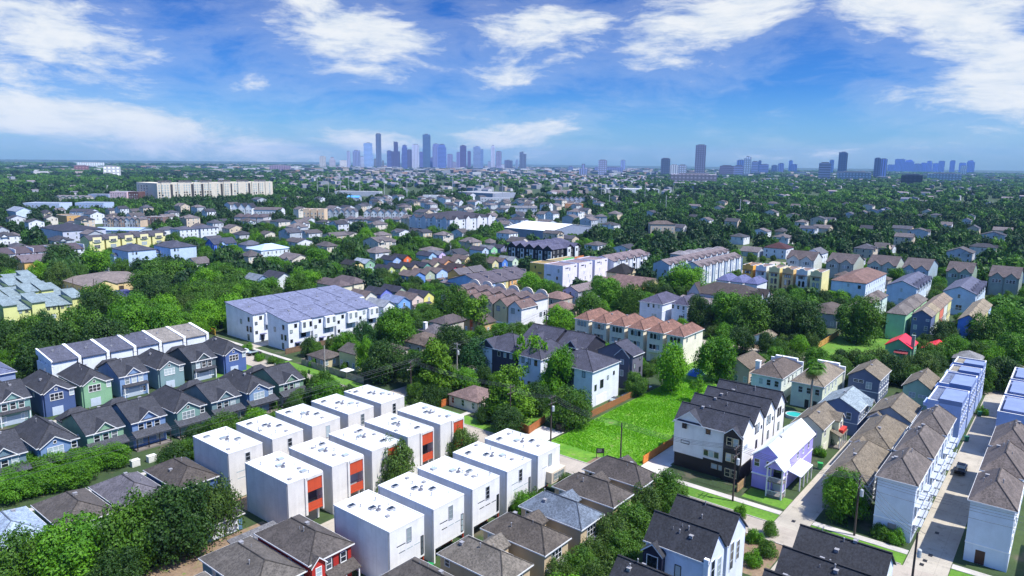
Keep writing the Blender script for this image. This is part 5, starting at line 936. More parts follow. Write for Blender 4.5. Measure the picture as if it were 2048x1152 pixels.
def crown_mesh(name,mat,seed,ncl,nleaf,leaf,shape='round',open_=0.,cr=.34):
    """unit crown: radius 1, heights 0..1 of the crown's depth (z scaled later); many leaf-sized faces on the shells of clumps"""
    q=np.random.default_rng(seed);C=[];R=[]
    for i in range(ncl):
        for _ in range(200):
            p=q.uniform(-1,1,3);rr=np.linalg.norm(p)
            if rr>1 or rr<(.35 if q.random()<.8 else 0): continue
            if shape=='cone':
                lim=.30+.62*(1-(p[2]+1)/2)**.75
                if np.hypot(p[0],p[1])>lim: continue
            if shape=='umb' and p[2]<-.25: continue
            if shape=='round' and p[2]<-.75: continue
            break
        k=1-cr
        C.append(p*np.array([k,k,k]));R.append(cr*q.uniform(.7,1.25)*(1 if shape!='cone' else .8))
    C=np.array(C);R=np.array(R)
    if open_: keep=q.random(ncl)>open_;C=C[keep];R=R[keep]
    w=R**2/np.sum(R**2);cnt=np.maximum(6,(w*nleaf).astype(int));V=[];T=[]
    for c,r,n in zip(C,R,cnt):
        d=q.normal(size=(n,3));d/=np.linalg.norm(d,axis=1)[:,None];d[:,2]=np.where(d[:,2]<-.35,-d[:,2],d[:,2])
        rad=r*(.72+.33*q.random((n,1)))*(1+.16*np.sin(7*d[:,:1]+seed)+.14*np.cos(6*d[:,1:2]));p=c+d*rad
        nr=d+q.normal(size=(n,3))*.4;nr/=np.linalg.norm(nr,axis=1)[:,None]
        a=np.cross(nr,q.normal(size=(n,3)));a/=np.linalg.norm(a,axis=1)[:,None]+1e-9;b_=np.cross(nr,a);s=leaf*q.uniform(.6,1.35,(n,1))
        V.append(np.stack([p-a*s,p-b_*s*.55,p+a*s,p+b_*s*.55],1));t=np.full(n,np.clip(q.normal(.5,.25),0,1));T.append(np.clip(t+q.normal(0,.12,n),0,1))
    V=np.concatenate(V);T=np.concatenate(T);n=len(V);me=bpy.data.meshes.new(name);V=V.reshape(-1,3)
    kr=np.percentile(np.hypot(V[:,0],V[:,1]),96);z0,z1=np.percentile(V[:,2],2),np.percentile(V[:,2],98.5);V[:,:2]/=kr;V[:,2]=(V[:,2]-z0)/(z1-z0)*2-1;C=C.copy();C[:,:2]/=kr;C[:,2]=(C[:,2]-z0)/(z1-z0)*2-1
    me.vertices.add(4*n);me.vertices.foreach_set('co',V.astype(np.float32).ravel());me.loops.add(4*n);me.loops.foreach_set('vertex_index',np.arange(4*n,dtype=np.int32));me.polygons.add(n);me.polygons.foreach_set('loop_start',np.arange(0,4*n,4,dtype=np.int32));me.polygons.foreach_set('loop_total',np.full(n,4,dtype=np.int32))
    at_=me.attributes.new('tint','FLOAT','FACE');at_.data.foreach_set('value',T.astype(np.float32));me.materials.append(mat);me.update();me.validate();return me,C
def trunk_mesh(name,C,zc,rz,R,seed,mat=BARK,r0=.3):
    b=MB();q=random.Random(seed);top=zc-rz*.1;b.tube((0,0,0),(.1,-.05,top*.55),r0,r0*.75,8);b.tube((.1,-.05,top*.55),(0,.1,zc+rz*.4),r0*.75,r0*.3,7)
    for i in range(min(8,len(C))):
        c=C[q.randrange(len(C))];z0=top*q.uniform(.45,.95);p=(c[0]*R*.85,c[1]*R*.85,zc+c[2]*rz*.8)
        if p[2]>z0*.8: b.tube((.05,0,z0),p,r0*.4,r0*.1,5)
    return b.mesh(name,[mat])
LC=dict(oak=(.058,.150,.016),dark=(.030,.082,.016),green=(.070,.205,.012),lime=(.095,.26,.010),yel=(.085,.2,.012),feather=(.032,.11,.035),olive=(.055,.115,.022),pine=(.026,.075,.02))
LM={k:leafm('leaves '+k,c) for k,c in LC.items()}
FARL={k:leafm('far leaves '+k,c) for k,c in dict(oak=(.034,.098,.022),dark=(.020,.060,.020),green=(.044,.130,.022),lime=(.070,.185,.022)).items()}
TYPES={}
def ttype(key,col,shape,ncl,nl,leaf,zc,rz,R,open_=0.,cr=.34,n=2,r0=.3):
    TYPES[key]=[]
    for i in range(n):
        me,C=crown_mesh('crown',LM[col],hash_(key)+i,ncl,nl,leaf,shape,open_,cr);TYPES[key].append((me,trunk_mesh('trunk',C,zc,rz,R,i,BARK,r0),zc,rz,R))
def hash_(s): return sum(ord(c)*(i+3) for i,c in enumerate(s))%9973
ttype('oak','oak','round',76,17000,.034,5.9,4.7,6.5,0,.28,3);ttype('dark','dark','round',72,16000,.034,6.,4.8,6.5,0,.29,2)
ttype('green','green','round',72,16000,.034,6.,4.8,6.,0,.28,3);ttype('lime','lime','round',64,14000,.035,5.6,4.3,5.5,0,.29,2)
ttype('yel','yel','cone',84,13000,.036,7.4,6.,5.,0,.24,2);ttype('thin','lime','round',26,2200,.055,9.,4.,4.5,.2,.24,2,.25);ttype('sparse','yel','round',34,2600,.05,9.5,4.6,5.5,.2,.26,1,.35)
ttype('feather','feather','umb',52,10000,.032,6.,3.6,6.,0,.28,1,.35);ttype('bush','oak','umb',30,4500,.055,1.5,1.5,2.2,0,.36,2,.12);ttype('olive','olive','umb',42,9000,.034,3.2,2.6,4.4,0,.32,2,.2);ttype('limebush','green','umb',28,4200,.055,1.5,1.4,2.,0,.36,1,.1);ttype('pine','pine','cone',40,2500,.07,3.,2.8,1.6,0,.25,1,.12)
TREES=[];NTREE=[0]
def tree(label,key,u,v,R,H,group=None,cat='tree',name=None,seed=None):
    i=NTREE[0];NTREE[0]+=1;var=TYPES[key];me,tr,zc,rz,R0=var[i%len(var)];q=random.Random(i*31+5)
    T=thing(name or ('tree' if 'bush' not in key else 'shrub'),label,cat,(u,v,0),q.uniform(0,6.28),group);sx=R/R0;sz=H/(zc+rz)
    T.scale=(sx*q.uniform(.93,1.07),sx*q.uniform(.93,1.07),sz)
    c=put('crown',me,T,(0,0,zc));c.scale=(R0,R0,rz);put('trunk',tr,T);TREES.append((u,v,R));return c
def tp(label,key,x,y,zc,R,H,**k):
    u,v=at(x,y,zc);R*=.89;return tree(label,key,u,v,R,H,**k)
PROTO={}
hedge=[(20,945),(62,936),(104,929),(146,922),(188,916),(226,911),(14,978),(60,966),(108,956),(156,947)]
for i,(x,y) in enumerate(hedge): tp('dense green tree in the hedge line before the gabled porches, '+ORD[i]+' from the frame edge','green',x,y,2.2,4.,4.3,group='hedge trees before the porches',name='hedge_tree')
for i,(x,y,R) in enumerate(((372,895,2.2),(352,915,2.2),(385,870,1.8),(428,858,1.9),(465,842,1.8),(505,822,1.9),(545,805,2.),(590,786,2.1),(612,778,2.2))): tp('leafy shrub in the hedge behind the pale cubes, '+ORD[i]+' from its near end','bush',x,y,1.6,R,3.2,group='shrubs behind the pale cubes',cat='shrub')
tp('small dark conifer beside the last green gabled house','pine',617,770,3.,1.7,6.4,name='conifer')
for l,k,x,y,zc,R,Ht in (('large dark tree at the lower corner of the frame','oak',30,1128,4.6,5.6,8.8),('large dark tree in front of the green walled cottage','green',140,1112,4.8,6.2,9.6),('big round dark tree beside the violet roofed cottage','oak',262,1072,5.4,5.8,10.8),('broad dark tree over the white garage door','dark',345,1048,5.8,6.,11.4),('olive green tree next to the first pale cube','olive',425,1012,5.2,5.,9.4),('low dark tree under the broad tree by the garages','dark',225,1140,3.6,4.,6.6),
 ('round green tree standing between the middle and front cubes','olive',785,925,5.,5.,9.),('small round tree between the last orange and front cubes','olive',922,886,3.8,4.,6.8),('small bright young tree before the teal house','lime',530,1145,4.,2.4,5.6),
 ('tall yellow green tree beside the cedar fence','yel',872,742,7.,6.2,14.6),('second yellow green tree over the fenced garden','yel',1021,788,6.6,6.4,13.),('upright dark green tree before the white garage townhouse','green',1115,738,9.,5.,14.),('low wide part shaded tree above the garage drive','oak',1140,812,5.,6.2,9.),('thin tall tree with open lime crown before the purple roofs','thin',1064,712,9.,5.2,14.5),
 ('feathery blue green tree beside the rose roofed corner house','feather',956,712,6.4,6.2,11.),('large dark tree shading the street corner','dark',770,722,6.,7.2,11.),('dark tree next to it leaning over the road','dark',838,738,5.6,6.,10.),('bright narrow tree behind the yellow green house','lime',731,712,6.,3.4,10.5),
 ('big round green tree in front of the white townhouse row','green',792,655,7.,8.,13.),('pale feathery tree at the end of the white townhouses','feather',728,668,6.,4.6,10.),('dark wide tree over the roofs beside the chimney','dark',905,683,6.4,7.,11.),('large dark tree beside the round parapet block','oak',908,612,7.,8.,14.),('tall sparse yellowish tree with a bare trunk','sparse',955,622,9.5,6.4,15.),('small tree below the sparse yellowish tree','green',1000,668,4.,4.4,7.6),
 ('bright lime tree beside the white rear townhouse','lime',1116,640,5.6,6.,10.4),('broad tree group on the side street, brightest','green',1212,585,7.,8.,13.),('broad tree group on the side street, lower one','oak',1180,612,6.,7.,11.),('tree beside the violet hip roofed pair','oak',1262,600,6.4,6.6,12.),('olive tree between the tree group and the narrow houses','olive',1300,578,5.,5.6,9.),
 ('wide lime oak with open trunk by the long grey rows','lime',1372,555,7.,10.,12.5),('light green tree standing in the meadow corner','lime',1345,728,8.,5.6,13.),('round dense bright tree at the meadow edge','green',1432,718,6.6,6.8,12.5),('small thin young tree on the meadow','thin',1396,770,4.6,2.6,7.2),
 ('dark tree beside the narrow violet roofed house','dark',1392,625,6.,5.6,12.),('bright tree in the big group behind the tan gable','green',1456,618,8.,8.4,14.),('large dark tree in the same group before the mansion','oak',1500,632,8.,8.6,15.),('broad dark tree in the middle of the big group','dark',1556,632,8.,8.6,15.),('dark tree at the end of the big group by the park','dark',1608,640,8.,8.6,14.),('dark undergrowth tree below the big group','dark',1482,680,4.,5.,8.),('small tree by the pale blue house','dark',1532,684,4.,3.6,7.),
 ('large shade tree on the park lawn','oak',1722,640,8.,9.4,15.),('small round tree on the park lawn','dark',1682,712,3.,2.6,5.),
 ('olive shrub tree behind the slate grey house, first','olive',1722,722,3.6,5.,7.),('olive shrub tree behind the slate grey house, second','olive',1762,720,3.6,5.2,7.),('olive shrub tree beside the green cottage','olive',1800,740,3.4,4.6,6.6),('olive tree before the blue townhouses','olive',1852,730,3.6,5.,7.),('tree under the red roofed bungalow','oak',1860,708,4.,4.6,7.),
 ('dark tree between the yellow and blue narrow houses','dark',1888,668,4.6,5.2,9.),('large dark tree beside the palm','oak',1975,664,7.,7.2,13.),('large bright tree at the right frame edge','green',2022,650,7.,7.6,13.),('tree at the edge above the brown hip roof','green',2034,704,5.,6.4,10.),('dark tree over the end of the alley','dark',2004,748,4.6,6.,9.),('tree beside the far alley end','oak',1960,756,4.,4.,8.),('bright tree below the palm','green',1910,700,4.,5.6,8.),
 ('magnolia like tree beside the white alley house','green',1690,992,4.4,4.4,8.6),
 ('large dark tree on the lawn beside the light blue house','oak',312,560,8.,11.,16.),('big bright tree beside it','lime',412,572,7.,9.,14.),('dark tree behind the bright tree','oak',372,598,7.,8.,13.),('dark tree in the woodland nearest the yellow houses','oak',205,608,7.5,8.4,14.5),('dark green tree in the woodland centre','green',262,625,7.,8.6,13.),('lime tree in the woodland','lime',328,622,6.,7.,11.5),('tree at the woodland edge above the white row','green',120,676,4.,6.,7.6),('tree at the frame edge above the blue roof','oak',38,682,4.,6.4,7.8),('tall narrow tree before the pale yellow houses','feather',88,650,5.,4.,10.),('round tree between yellow houses and white row','green',175,668,4.,5.8,8.),('woodland tree beside the tan roof end','oak',300,652,5.,6.8,9.),('woodland tree above the tan roofs','green',366,648,4.4,6.,8.),('green tree beside the street lamp','lime',396,656,3.,4.,6.),
 ('round bright tree between the ochre house and the sheds','lime',79,545,6.,6.4,11.),('pale flowering tree beside the beige hall','olive',118,552,6.,6.4,12.),('big dark tree behind the ochre house','dark',122,516,8.,10.,15.),('light tree before the yellow townhouse row','lime',192,522,7.,9.,13.),('dark tree at the frame edge by the white cars','dark',4,532,6.,8.,12.),
 ('round lime tree beside the cream hip roofed houses','lime',610,562,6.,8.,11.),('bush like tree before the cream hip roofed houses','green',535,575,4.,6.,8.),('tree beside the blue grey gabled house','green',490,580,5.,6.,9.),('dark tree among the colourful cottages','dark',765,555,4.6,6.2,9.),('dark tree beside the raspberry cottage','dark',955,528,6.,7.2,11.),('palm shaded dark shrubs by the blue cottage','dark',830,565,3.,5.,6.),('small dark tree before the grey green house','dark',870,572,3.,4.,6.),('bright tree below the mustard block','lime',1060,568,5.,7.,10.),('bright tree beside the mint pastel house','green',1092,578,4.,5.,8.),
 ('small tree in front of the tan stucco house','olive',1546,594,3.4,3.8,7.),('small tree in front of the grey white stucco house','dark',1612,594,4.,5.,8.),('small tree before the cream stucco house','dark',1584,586,3.4,3.6,7.),('flat topped hedge beside the rust roofed block','lime',1678,590,3.,6.4,5.),('round green tree before the moss green siding house','green',1790,552,5.,6.,9.)):
    tp(l,k,x,y,zc,R,Ht)
for i,(x,y,R,Ht) in enumerate(((1332,985,4.2,6.4),(1290,1010,3.8,6.),(1262,1045,4.,6.),(1222,1072,3.8,6.),(1245,1095,3.4,5.),(1190,1105,3.,5.),(1160,1120,3.,4.6),(1120,1140,2.8,4.4),(1350,1010,3.,5.))): tp('flowering green tree in the gardens beside the tan houses, '+ORD[i]+' from the sidewalk','olive' if i%2 else 'oak',x,y,3.,R,Ht,group='garden trees beside the tan houses')
for i,(x,y,R) in enumerate(((1790,1075,1.6),(1760,1065,1.5),(1510,1075,1.5),(1540,1060,1.4),(1480,1025,1.2),(560,728,1.8),(520,716,1.8),(545,722,1.7),(495,695,2.),(650,722,1.6),(625,728,1.3),(690,735,1.4),(1965,824,1.3),(1255,700,1.8),(1640,905,1.4),(1535,1100,1.6),(1505,1120,1.5),(1660,880,1.4),(1240,760,1.8))):
    u,v=at(x,y,.8);tree('low green garden shrub beside a house wall','bush' if i%2 else 'limebush',u,v,R,2.2,'low garden shrubs',cat='shrub')
# palms
def palm(label,px,base_z,H,R,k_=1.):
    u,v=at(*px);u*=k_;v*=k_;T=thing('palm_tree',label,'palm tree',(u,v,0));b=MB();b.tube((0,0,0),(.15,.1,H*.6),.3,.22,8);b.tube((.15,.1,H*.6),(0,0,H),.22,.24,8);b.build('trunk',[plain('palm bark',(.30,.26,.22),.9,0,.3,6.)],T)
    q=random.Random(9)
    def fr(n,e0,e1,c,nm,l):
        b=MB()
        for i in range(n):
            a=q.uniform(0,6.28);e=q.uniform(e0,e1);L=R*q.uniform(.8,1.1)*l;ca,sa=math.cos(a),math.sin(a);tip=Vector((ca*L*math.cos(e),sa*L*math.cos(e),L*math.sin(e)));mid=tip*.55+Vector((0,0,.25*R*.6));tip.z-=.3*R
            for j in range(9):
                f=(j-4)/4*.62;d=(tip-mid);pp=Vector((-sa,ca,0));t=mid+d.length*(d.normalized()*math.cos(f)+pp*math.sin(f))
                w=pp*.17;b.poly([mid-w,t,mid+w])
            b.tube((0,0,0),mid,.04,.03,4,0,False)
        b.build(nm,[c],T,(0,0,H))
    fr(70,-.2,1.3,LM['lime'],'crown',1.);fr(26,-1.3,-.35,plain('dry fronds',(.38,.24,.09),.9),'dry_fronds',.8)
palm('tall fan palm with dry skirt between the cream parapet houses',(1621,808),0,12.,3.4,.962);palm('fan palm in front of the bright blue house',(1943,694),0,9.,2.9,.978)
palm('small fan palm behind the white townhouses',(735,690),0,6.,2.2)
# ---------------------------------------------------------------- the wider town
STREETS=[(S1a-1.5,-60,S1b+1,520),(S1b,135.,520,145.),(S1b,30.5,172,37.5),(S1b,9.,231,17.5),(230,-60,239,136),(395,-60,403,136),(30,171,115,189),(60,86,115,98),(119,60,146,91),(119,66,192,89),(120,145,124.6,190),(238,46,280,67),(470,234,508,286),(476,180,522,209),(404,126,472,160),(192,76,234,101),(219,438,264,447),(119,87,133,97),(124,211,172,218),(118,46,131,62),(110,189,130,240)]
def free(u,v,m,rects=RECTS):
    for a,b,c,d in rects:
        if a-m<u<c+m and b-m<v<d+m: return False
    return True
def inview(u,v,z=0.,pad=60):
    p=project(u,v,z);return p is not None and -pad<p[0]<2048+pad and p[1]<1152+2*pad
rt=random.Random(21)
# single houses further off (450-1150 m), placed on the same street grid
FARH=[]
def far_house(u,v,i):
    k=rt.random();du=rt.uniform(9,15);dv=rt.uniform(10,17);z=rt.choice([3.6,6.2,6.4,9.2]);wc=rt.choice(['#e6eaf2','#d6dce8','#c8ccd4','#e0d8cc','#b8c0cc','#d8c8b4','#e8ecf4']);rc=rt.choice(['#55565f','#6a6468','#7d7478','#5f6070','#8a8084','#4a4c5a'])
    nm={'#55565f':'charcoal','#6a6468':'grey brown','#7d7478':'mauve grey','#5f6070':'slate','#8a8084':'pale grey','#4a4c5a':'dark'}[rc];st='low' if z<4 else ('two storey' if z<7 else 'three storey')
    lab='pale '+st+' house with '+nm+' pitched roof half hidden among distant trees';X=()
    roof=rt.choice(['gv','gu','hip'])
    if rt.random()<.5: X=[('g','F' if rt.random()<.5 else 'L',rt.uniform(3,6),4.,z-.3,1.9,.8,3.)]
    cat='bungalow' if z<4 else ('townhouse' if z>9 else 'house');lab=lab.replace('house',cat) if cat!='house' else lab
    H(lab,cat,'distant '+st+' houses with '+nm+' roofs',u,v,du,dv,z,roof,wc,rc,rt.uniform(2.,3.2),F=(3,[z-1.6] if z<7 else [z-1.6,z-4.6]),L=(3,[z-1.6] if z<7 else [z-1.6,z-4.6]),X=X,near=False,vents=0)
for (x,y) in ((465,424),(480,423),(497,422),(518,412),(572,402),(535,476),(333,440),(347,436),(270,455),(190,447),(232,450),(593,458),(625,440),(655,440),(600,500),(505,530),(690,456),(700,478),(760,485),(585,488),(780,500),(800,478),(1180,452),(1200,444),(1390,440),(1450,440),(1440,425),(1505,512),(1525,476),(1560,470),(1600,462),(1640,455),(1660,446),(1700,440),(1735,470),(1810,470),(1830,476),(1845,444),(1870,440),(1900,430),(1930,452),(1985,478),(2010,468),(1970,520),(1770,505),(1690,420),(1590,425),(1545,440),(1320,470),(1360,462),(1265,430),(700,430),(730,420),(820,410),(860,405),(640,410),(905,408),(940,400),(1010,410),(1040,398),(60,432),(30,450),(420,440),(445,450),(400,430),(380,455),(150,455),(110,470),(70,465),(560,430),(530,440),(1150,420),(1190,412),(1230,405),(1720,400),(1660,400)):
    u,v=at(x,y)
    if free(u,v,6): far_house(u-6,v-6,0)
n=0
while n<190:
    d=rt.uniform(430,1180);a=rt.uniform(-.62,.62)
    if a>.10 and rt.random()<.9: continue
    if d>900 and a<-.2: continue
    if True: pass;x=d*math.sin(a);y=d*math.cos(a);u,v=x*sg+y*cg,-x*cg+y*sg
    u=round(u/22)*22+rt.uniform(-2,2);v=round(v/26)*26+rt.uniform(-2,2)
    if free(u,v,13) and free(u+12,v+14,8) and free(u,v,12,STREETS): far_house(u,v,0);n+=1
# garden trees filling the blocks
RG={}
def rgrid():
    RG.clear()
    for r in RECTS:
        for a in range(int(r[0]//20),int(r[2]//20)+1):
            for c in range(int(r[1]//20),int(r[3]//20)+1): RG.setdefault((a,c),[]).append(r)
def hides(u,v,Ht,R,frac=.42):
    D=math.hypot(u,v)
    for s in (0.,R,R+3,R+7,R+12,R+18,R+26)+((R+36,R+50,R+68,R+90,R+120) if D>200 else ()):
        o=Ht-s*(62-Ht)/D
        if o<=1: break
        for w in (-.6*R,0,.6*R):
            x,y=u+u/D*s-v/D*w,v+v/D*s+u/D*w
            for r in RG.get((int(x//20),int(y//20)),()):
                if r[0]<x<r[2] and r[1]<y<r[3] and o>(frac if RZ.get(r,9.)<9.9 or D<200 else frac*.55)*RZ.get(r,9.): return True
    return False
rgrid()
NAT=NTREE[0];cand=[]
for _ in range(26000):
    d=math.sqrt(rt.uniform(120**2,620**2));a=rt.uniform(-.66,.66);x=d*math.sin(a);y=d*math.cos(a);u,v=x*sg+y*cg,-x*cg+y*sg
    cand.append((d,u,v))
cand.sort();grid={}
def near_tree(u,v,R):
    return any((u-a)**2+(v-b)**2<((R+r)*.62)**2 for a,b,r in TREES if abs(u-a)<20 and abs(v-b)<20)
nf=0;TARGET=295-NAT
for d,u,v in cand:
    if nf>=TARGET: break
    if rt.random()>(.10 if d<300 else .25): continue
    R=rt.uniform(2.6,4.2) if d<330 else rt.uniform(3.5,7.)
    if not free(u,v,R*.75) or not free(u,v,R*.6,STREETS) or near_tree(u,v,R): continue
    if u<120 and v<200: continue
    if 80<u<200 and v<62: continue
    if d<520 and hides(u,v,R*1.5,R): continue
    k=rt.choice(['oak','oak','dark','green','green','olive','lime' if rt.random()<.5 else 'oak']);s=rt.uniform(1.25,1.75)
    nm={'oak':'mid green','dark':'dark green','green':'fresh green','olive':'olive green','lime':'bright lime green'}[k]
    tree(nm+' broadleaf garden tree standing between houses',k,u,v,R,R*s,nm+' garden trees between houses');nf+=1
# far woodland, one mass: instanced crowns on scattered points
def far_crown(name,col,seed,leaf,nl,ncl=16):
    me,C=crown_mesh(name,FARL[col],seed,ncl,nl,leaf,'umb' ,0,.42);v=np.empty(len(me.vertices)*3,dtype=np.float32);me.vertices.foreach_get('co',v);v=v.reshape(-1,3);v*=np.array([6.2,6.2,4.2],dtype=np.float32);v[:,2]+=5.6;me.vertices.foreach_set('co',v.ravel());me.update();return me
protos=[]
for i,(col,xy) in enumerate((('oak',(905,470)),('dark',(1290,455)),('green',(1420,470)),('lime',(660,500)),('oak',(1600,485)),('dark',(120,440)))):
    u,v=at(*xy);me=far_crown('crown',col,50+i,.14,900);T=thing('tree',('large '+{'oak':'mid green','dark':'dark','green':'fresh green','lime':'lime green'}[col]+' tree at the edge of the far woodland, '+('towards the open left' if xy[0]<1000 else 'before the right hand woods')) if i<4 else ('mid green tree beyond the empty lot among white houses' if i==4 else 'dark tree beyond the ochre house at the frame edge'),'tree',(u,v,0));o=put('crown',me,T);b=MB();b.tube((0,0,0),(0,0,5.5),.3,.2,6);b.build('trunk',[BARK],T);protos.append(o)
lowp=[]
for i,(col,xy) in enumerate((('oak',(300,400)),('dark',(1700,410)),('green',(1900,395)),('lime',(1500,405)))):
    u,v=at(*xy);me=far_crown('crown',col,80+i,.30,170,9);T=thing('tree',{'oak':'mid green tree beside the long cream apartment building','dark':'dark tree in the right hand woods','green':'fresh green tree by the far right road','lime':'lime tree at the edge of the far woods'}[col],'tree',(u,v,0));o=put('crown',me,T);b=MB();b.tube((0,0,0),(0,0,5.),.3,.2,5);b.build('trunk',[BARK],T);lowp.append(o)
def scatter(name,label,cat,P,SCL,ROT,PICK,protos):
    me=bpy.data.meshes.new(name);me.vertices.add(len(P));me.vertices.foreach_set('co',np.array(P,dtype=np.float32).ravel())
    for nm,ar,t in (('scl',SCL,'FLOAT_VECTOR'),('rot',ROT,'FLOAT'),('pick',PICK,'INT')):
        A=me.attributes.new(nm,t,'POINT');A.data.foreach_set('vector' if t=='FLOAT_VECTOR' else 'value',np.array(ar,dtype=np.int32 if t=='INT' else np.float32).ravel())
    o=put(name,me);tag(o,label,cat,None,'stuff');g=bpy.data.node_groups.new(name,'GeometryNodeTree');g.interface.new_socket('Geometry',in_out='INPUT',socket_type='NodeSocketGeometry');g.interface.new_socket('Geometry',in_out='OUTPUT',socket_type='NodeSocketGeometry')
    N=g.nodes;L=g.links;gi=N.new('NodeGroupInput');go=N.new('NodeGroupOutput');ip=N.new('GeometryNodeInstanceOnPoints');j=N.new('GeometryNodeJoinGeometry')
    for p in reversed(protos):
        oi=N.new('GeometryNodeObjectInfo');oi.inputs['Object'].default_value=p;oi.inputs['As Instance'].default_value=True;L.new(oi.outputs['Geometry'],j.inputs[0])
    def attr(nm,t):
        a=N.new('GeometryNodeInputNamedAttribute');a.data_type=t;a.inputs['Name'].default_value=nm;return [s for s in a.outputs if s.enabled and s.name=='Attribute'][0]
    L.new(gi.outputs[0],ip.inputs['Points']);L.new(j.outputs[0],ip.inputs['Instance']);ip.inputs['Pick Instance'].default_value=True;L.new(attr('pick','INT'),ip.inputs['Instance Index']);L.new(attr('scl','FLOAT_VECTOR'),ip.inputs['Scale'])
    cx=N.new('ShaderNodeCombineXYZ');L.new(attr('rot','FLOAT'),cx.inputs[2]);L.new(cx.outputs[0],ip.inputs['Rotation']);L.new(ip.outputs[0],go.inputs[0]);md=o.modifiers.new('scatter','NODES');md.node_group=g;return o
rn=np.random.default_rng(5)
def vnoise(x,y,s,seed):
    r=np.random.default_rng(seed).random((64,64));fx,fy=x/s,y/s;ix,iy=np.floor(fx).astype(int),np.floor(fy).astype(int);tx,ty=fx-ix,fy-iy;g=lambda a,b:r[a%64,b%64];tx=tx*tx*(3-2*tx);ty=ty*ty*(3-2*ty)
    return (g(ix,iy)*(1-tx)+g(ix+1,iy)*tx)*(1-ty)+(g(ix,iy+1)*(1-tx)+g(ix+1,iy+1)*tx)*ty
def townness(pxx,d):
    """how built-up the far plain is: low on the wooded left and right, high in the middle and towards the towers"""
    t=np.interp(pxx,[0,200,500,700,1000,1250,1450,1700,2048],[.16,.2,.3,.5,.55,.5,.24,.2,.25]);return np.clip(t+np.interp(d,[900,1700,2600,4000,7000],[-.12,.02,.18,.38,.5])*np.interp(pxx,[0,450,750,1250,1500,2048],[.2,.3,1,1,.55,.5]),0.03,.85)
nearrects=np.array(RECTS+STREETS)
def pts(n,d0,d1):
    d=np.sqrt(rn.uniform(d0**2,d1**2,n));a=rn.uniform(-.665,.665,n);x=d*np.sin(a);y=d*np.cos(a);return d,x*sg+y*cg,-x*cg+y*sg,1024+1420*np.tan(a)*1.0
def avoid(u,v,m):
    ok=np.ones(len(u),bool)
    for a,b,c,e in nearrects: ok&=~((u>a-m)&(u<c+m)&(v>b-m)&(v<e+m))
    return ok
d,u,v,px_=pts(30000,330,1250);ok=avoid(u,v,4.5);t=townness(px_,d);ok&=rn.random(len(u))<np.clip(.50-.5*t+.25*(vnoise(u,v,70,3)-.5),.05,.8)
tr=np.array(TREES)
idx=np.nonzero(ok)[0];keep=[]
gs={}
for x0,y0,r0 in TREES: gs.setdefault((int(x0//10),int(y0//10)),[]).append((x0,y0,r0))
for i in idx:
    R=rn.uniform(3.6,6.6);gx,gy=int(u[i]//10),int(v[i]//10);hit=False
    for ax in (-1,0,1):
        for ay in (-1,0,1):
            for (x0,y0,r0) in gs.get((gx+ax,gy+ay),()):
                if (x0-u[i])**2+(y0-v[i])**2<((r0+R)*.5)**2: hit=True
    if not hit and d[i]<1260 and hides(u[i],v[i],R*1.75,R,.5): hit=True
    if not hit: keep.append((i,R));gs.setdefault((gx,gy),[]).append((u[i],v[i],R))
P=[(u[i],v[i],0) for i,R in keep];S=[(R/6.,R/6.,R/6.*rn.uniform(.95,1.35)) for i,R in keep];PK=[int(min(5,max(0,(vnoise(np.array([u[i]]),np.array([v[i]]),120,9)[0]*5.2+rn.normal(0,1.4))))) for i,R in keep]
ORDP=[1,5,0,4,2,3];PK=[ORDP[k] for k in PK]
scatter('distant_woodland','broad mass of broadleaf trees covering the suburbs beyond the nearest houses','woodland',P,S,rn.uniform(0,6.28,len(P)),PK,protos)
HQ=[]
for kk in ('oak','dark','green','lime','olive'): HQ.append(next(o for o in bpy.data.objects if o.name.startswith('crown') and o.data==TYPES[kk][0][0]))
P=[];S=[];PK=[]
def wood(n,u0,v0,u1,v1,Rlo,Rhi,dens,wts,hd=1.75):
    for _ in range(n):
        a,c=rn.uniform(u0,u1),rn.uniform(v0,v1);R=rn.uniform(Rlo,Rhi)
        if 80<a<200 and c<62: continue
        if not free(a,c,R*.7) or not free(a,c,R*.4,STREETS): continue
        gx,gy=int(a//10),int(c//10);hit=False
        for ax in (-1,0,1):
            for ay in (-1,0,1):
                for (x0,y0,r0) in gs.get((gx+ax,gy+ay),()):
                    if (x0-a)**2+(y0-c)**2<((r0+R)*dens)**2: hit=True
        if hit: continue
        if hd and hides(a,c,R*hd,R,.45): continue
        gs.setdefault((gx,gy),[]).append((a,c,R));hz=R*rn.uniform(.72,1.)*(4.6/4.7);zc_=hz*rn.uniform(1.1,1.3);P.append((a,c,zc_));S.append((R,R,hz));PK.append(int(rn.choice(5,p=wts)))
wood(900,10,224,128,296,5.,8.,.46,(.34,.2,.3,.14,.02));wood(500,-40,224,60,420,5.,8.,.5,(.4,.25,.2,.1,.05))
wood(900,128,240,182,420,4.5,7.5,.5,(.35,.25,.22,.13,.05));wood(700,60,296,128,480,4.5,7.5,.52,(.35,.25,.22,.13,.05))
wood(7000,60,-20,520,330,2.,4.2,.66,(.36,.24,.22,.08,.10));wood(5000,180,330,420,560,3.,6.5,.55,(.36,.3,.22,.06,.06))
scatter('garden_trees','leafy garden trees filling the gaps between houses and the woodland behind the white row','trees',P,S,rn.uniform(0,6.28,len(P)),PK,HQ)
d,u,v,px_=pts(120000,1250,9000);t=townness(px_,d);w=np.clip(.75-.85*t+.5*(vnoise(u,v,260,4)-.5),.02,.9)*np.clip(2600/d,.25,1.)*.55;ok=avoid(u,v,10)&(rn.random(len(u))<w);u,v,d=u[ok],v[ok],d[ok];s=rn.uniform(1.0,1.7,len(u))*np.clip(d/2300,1.,3.2)
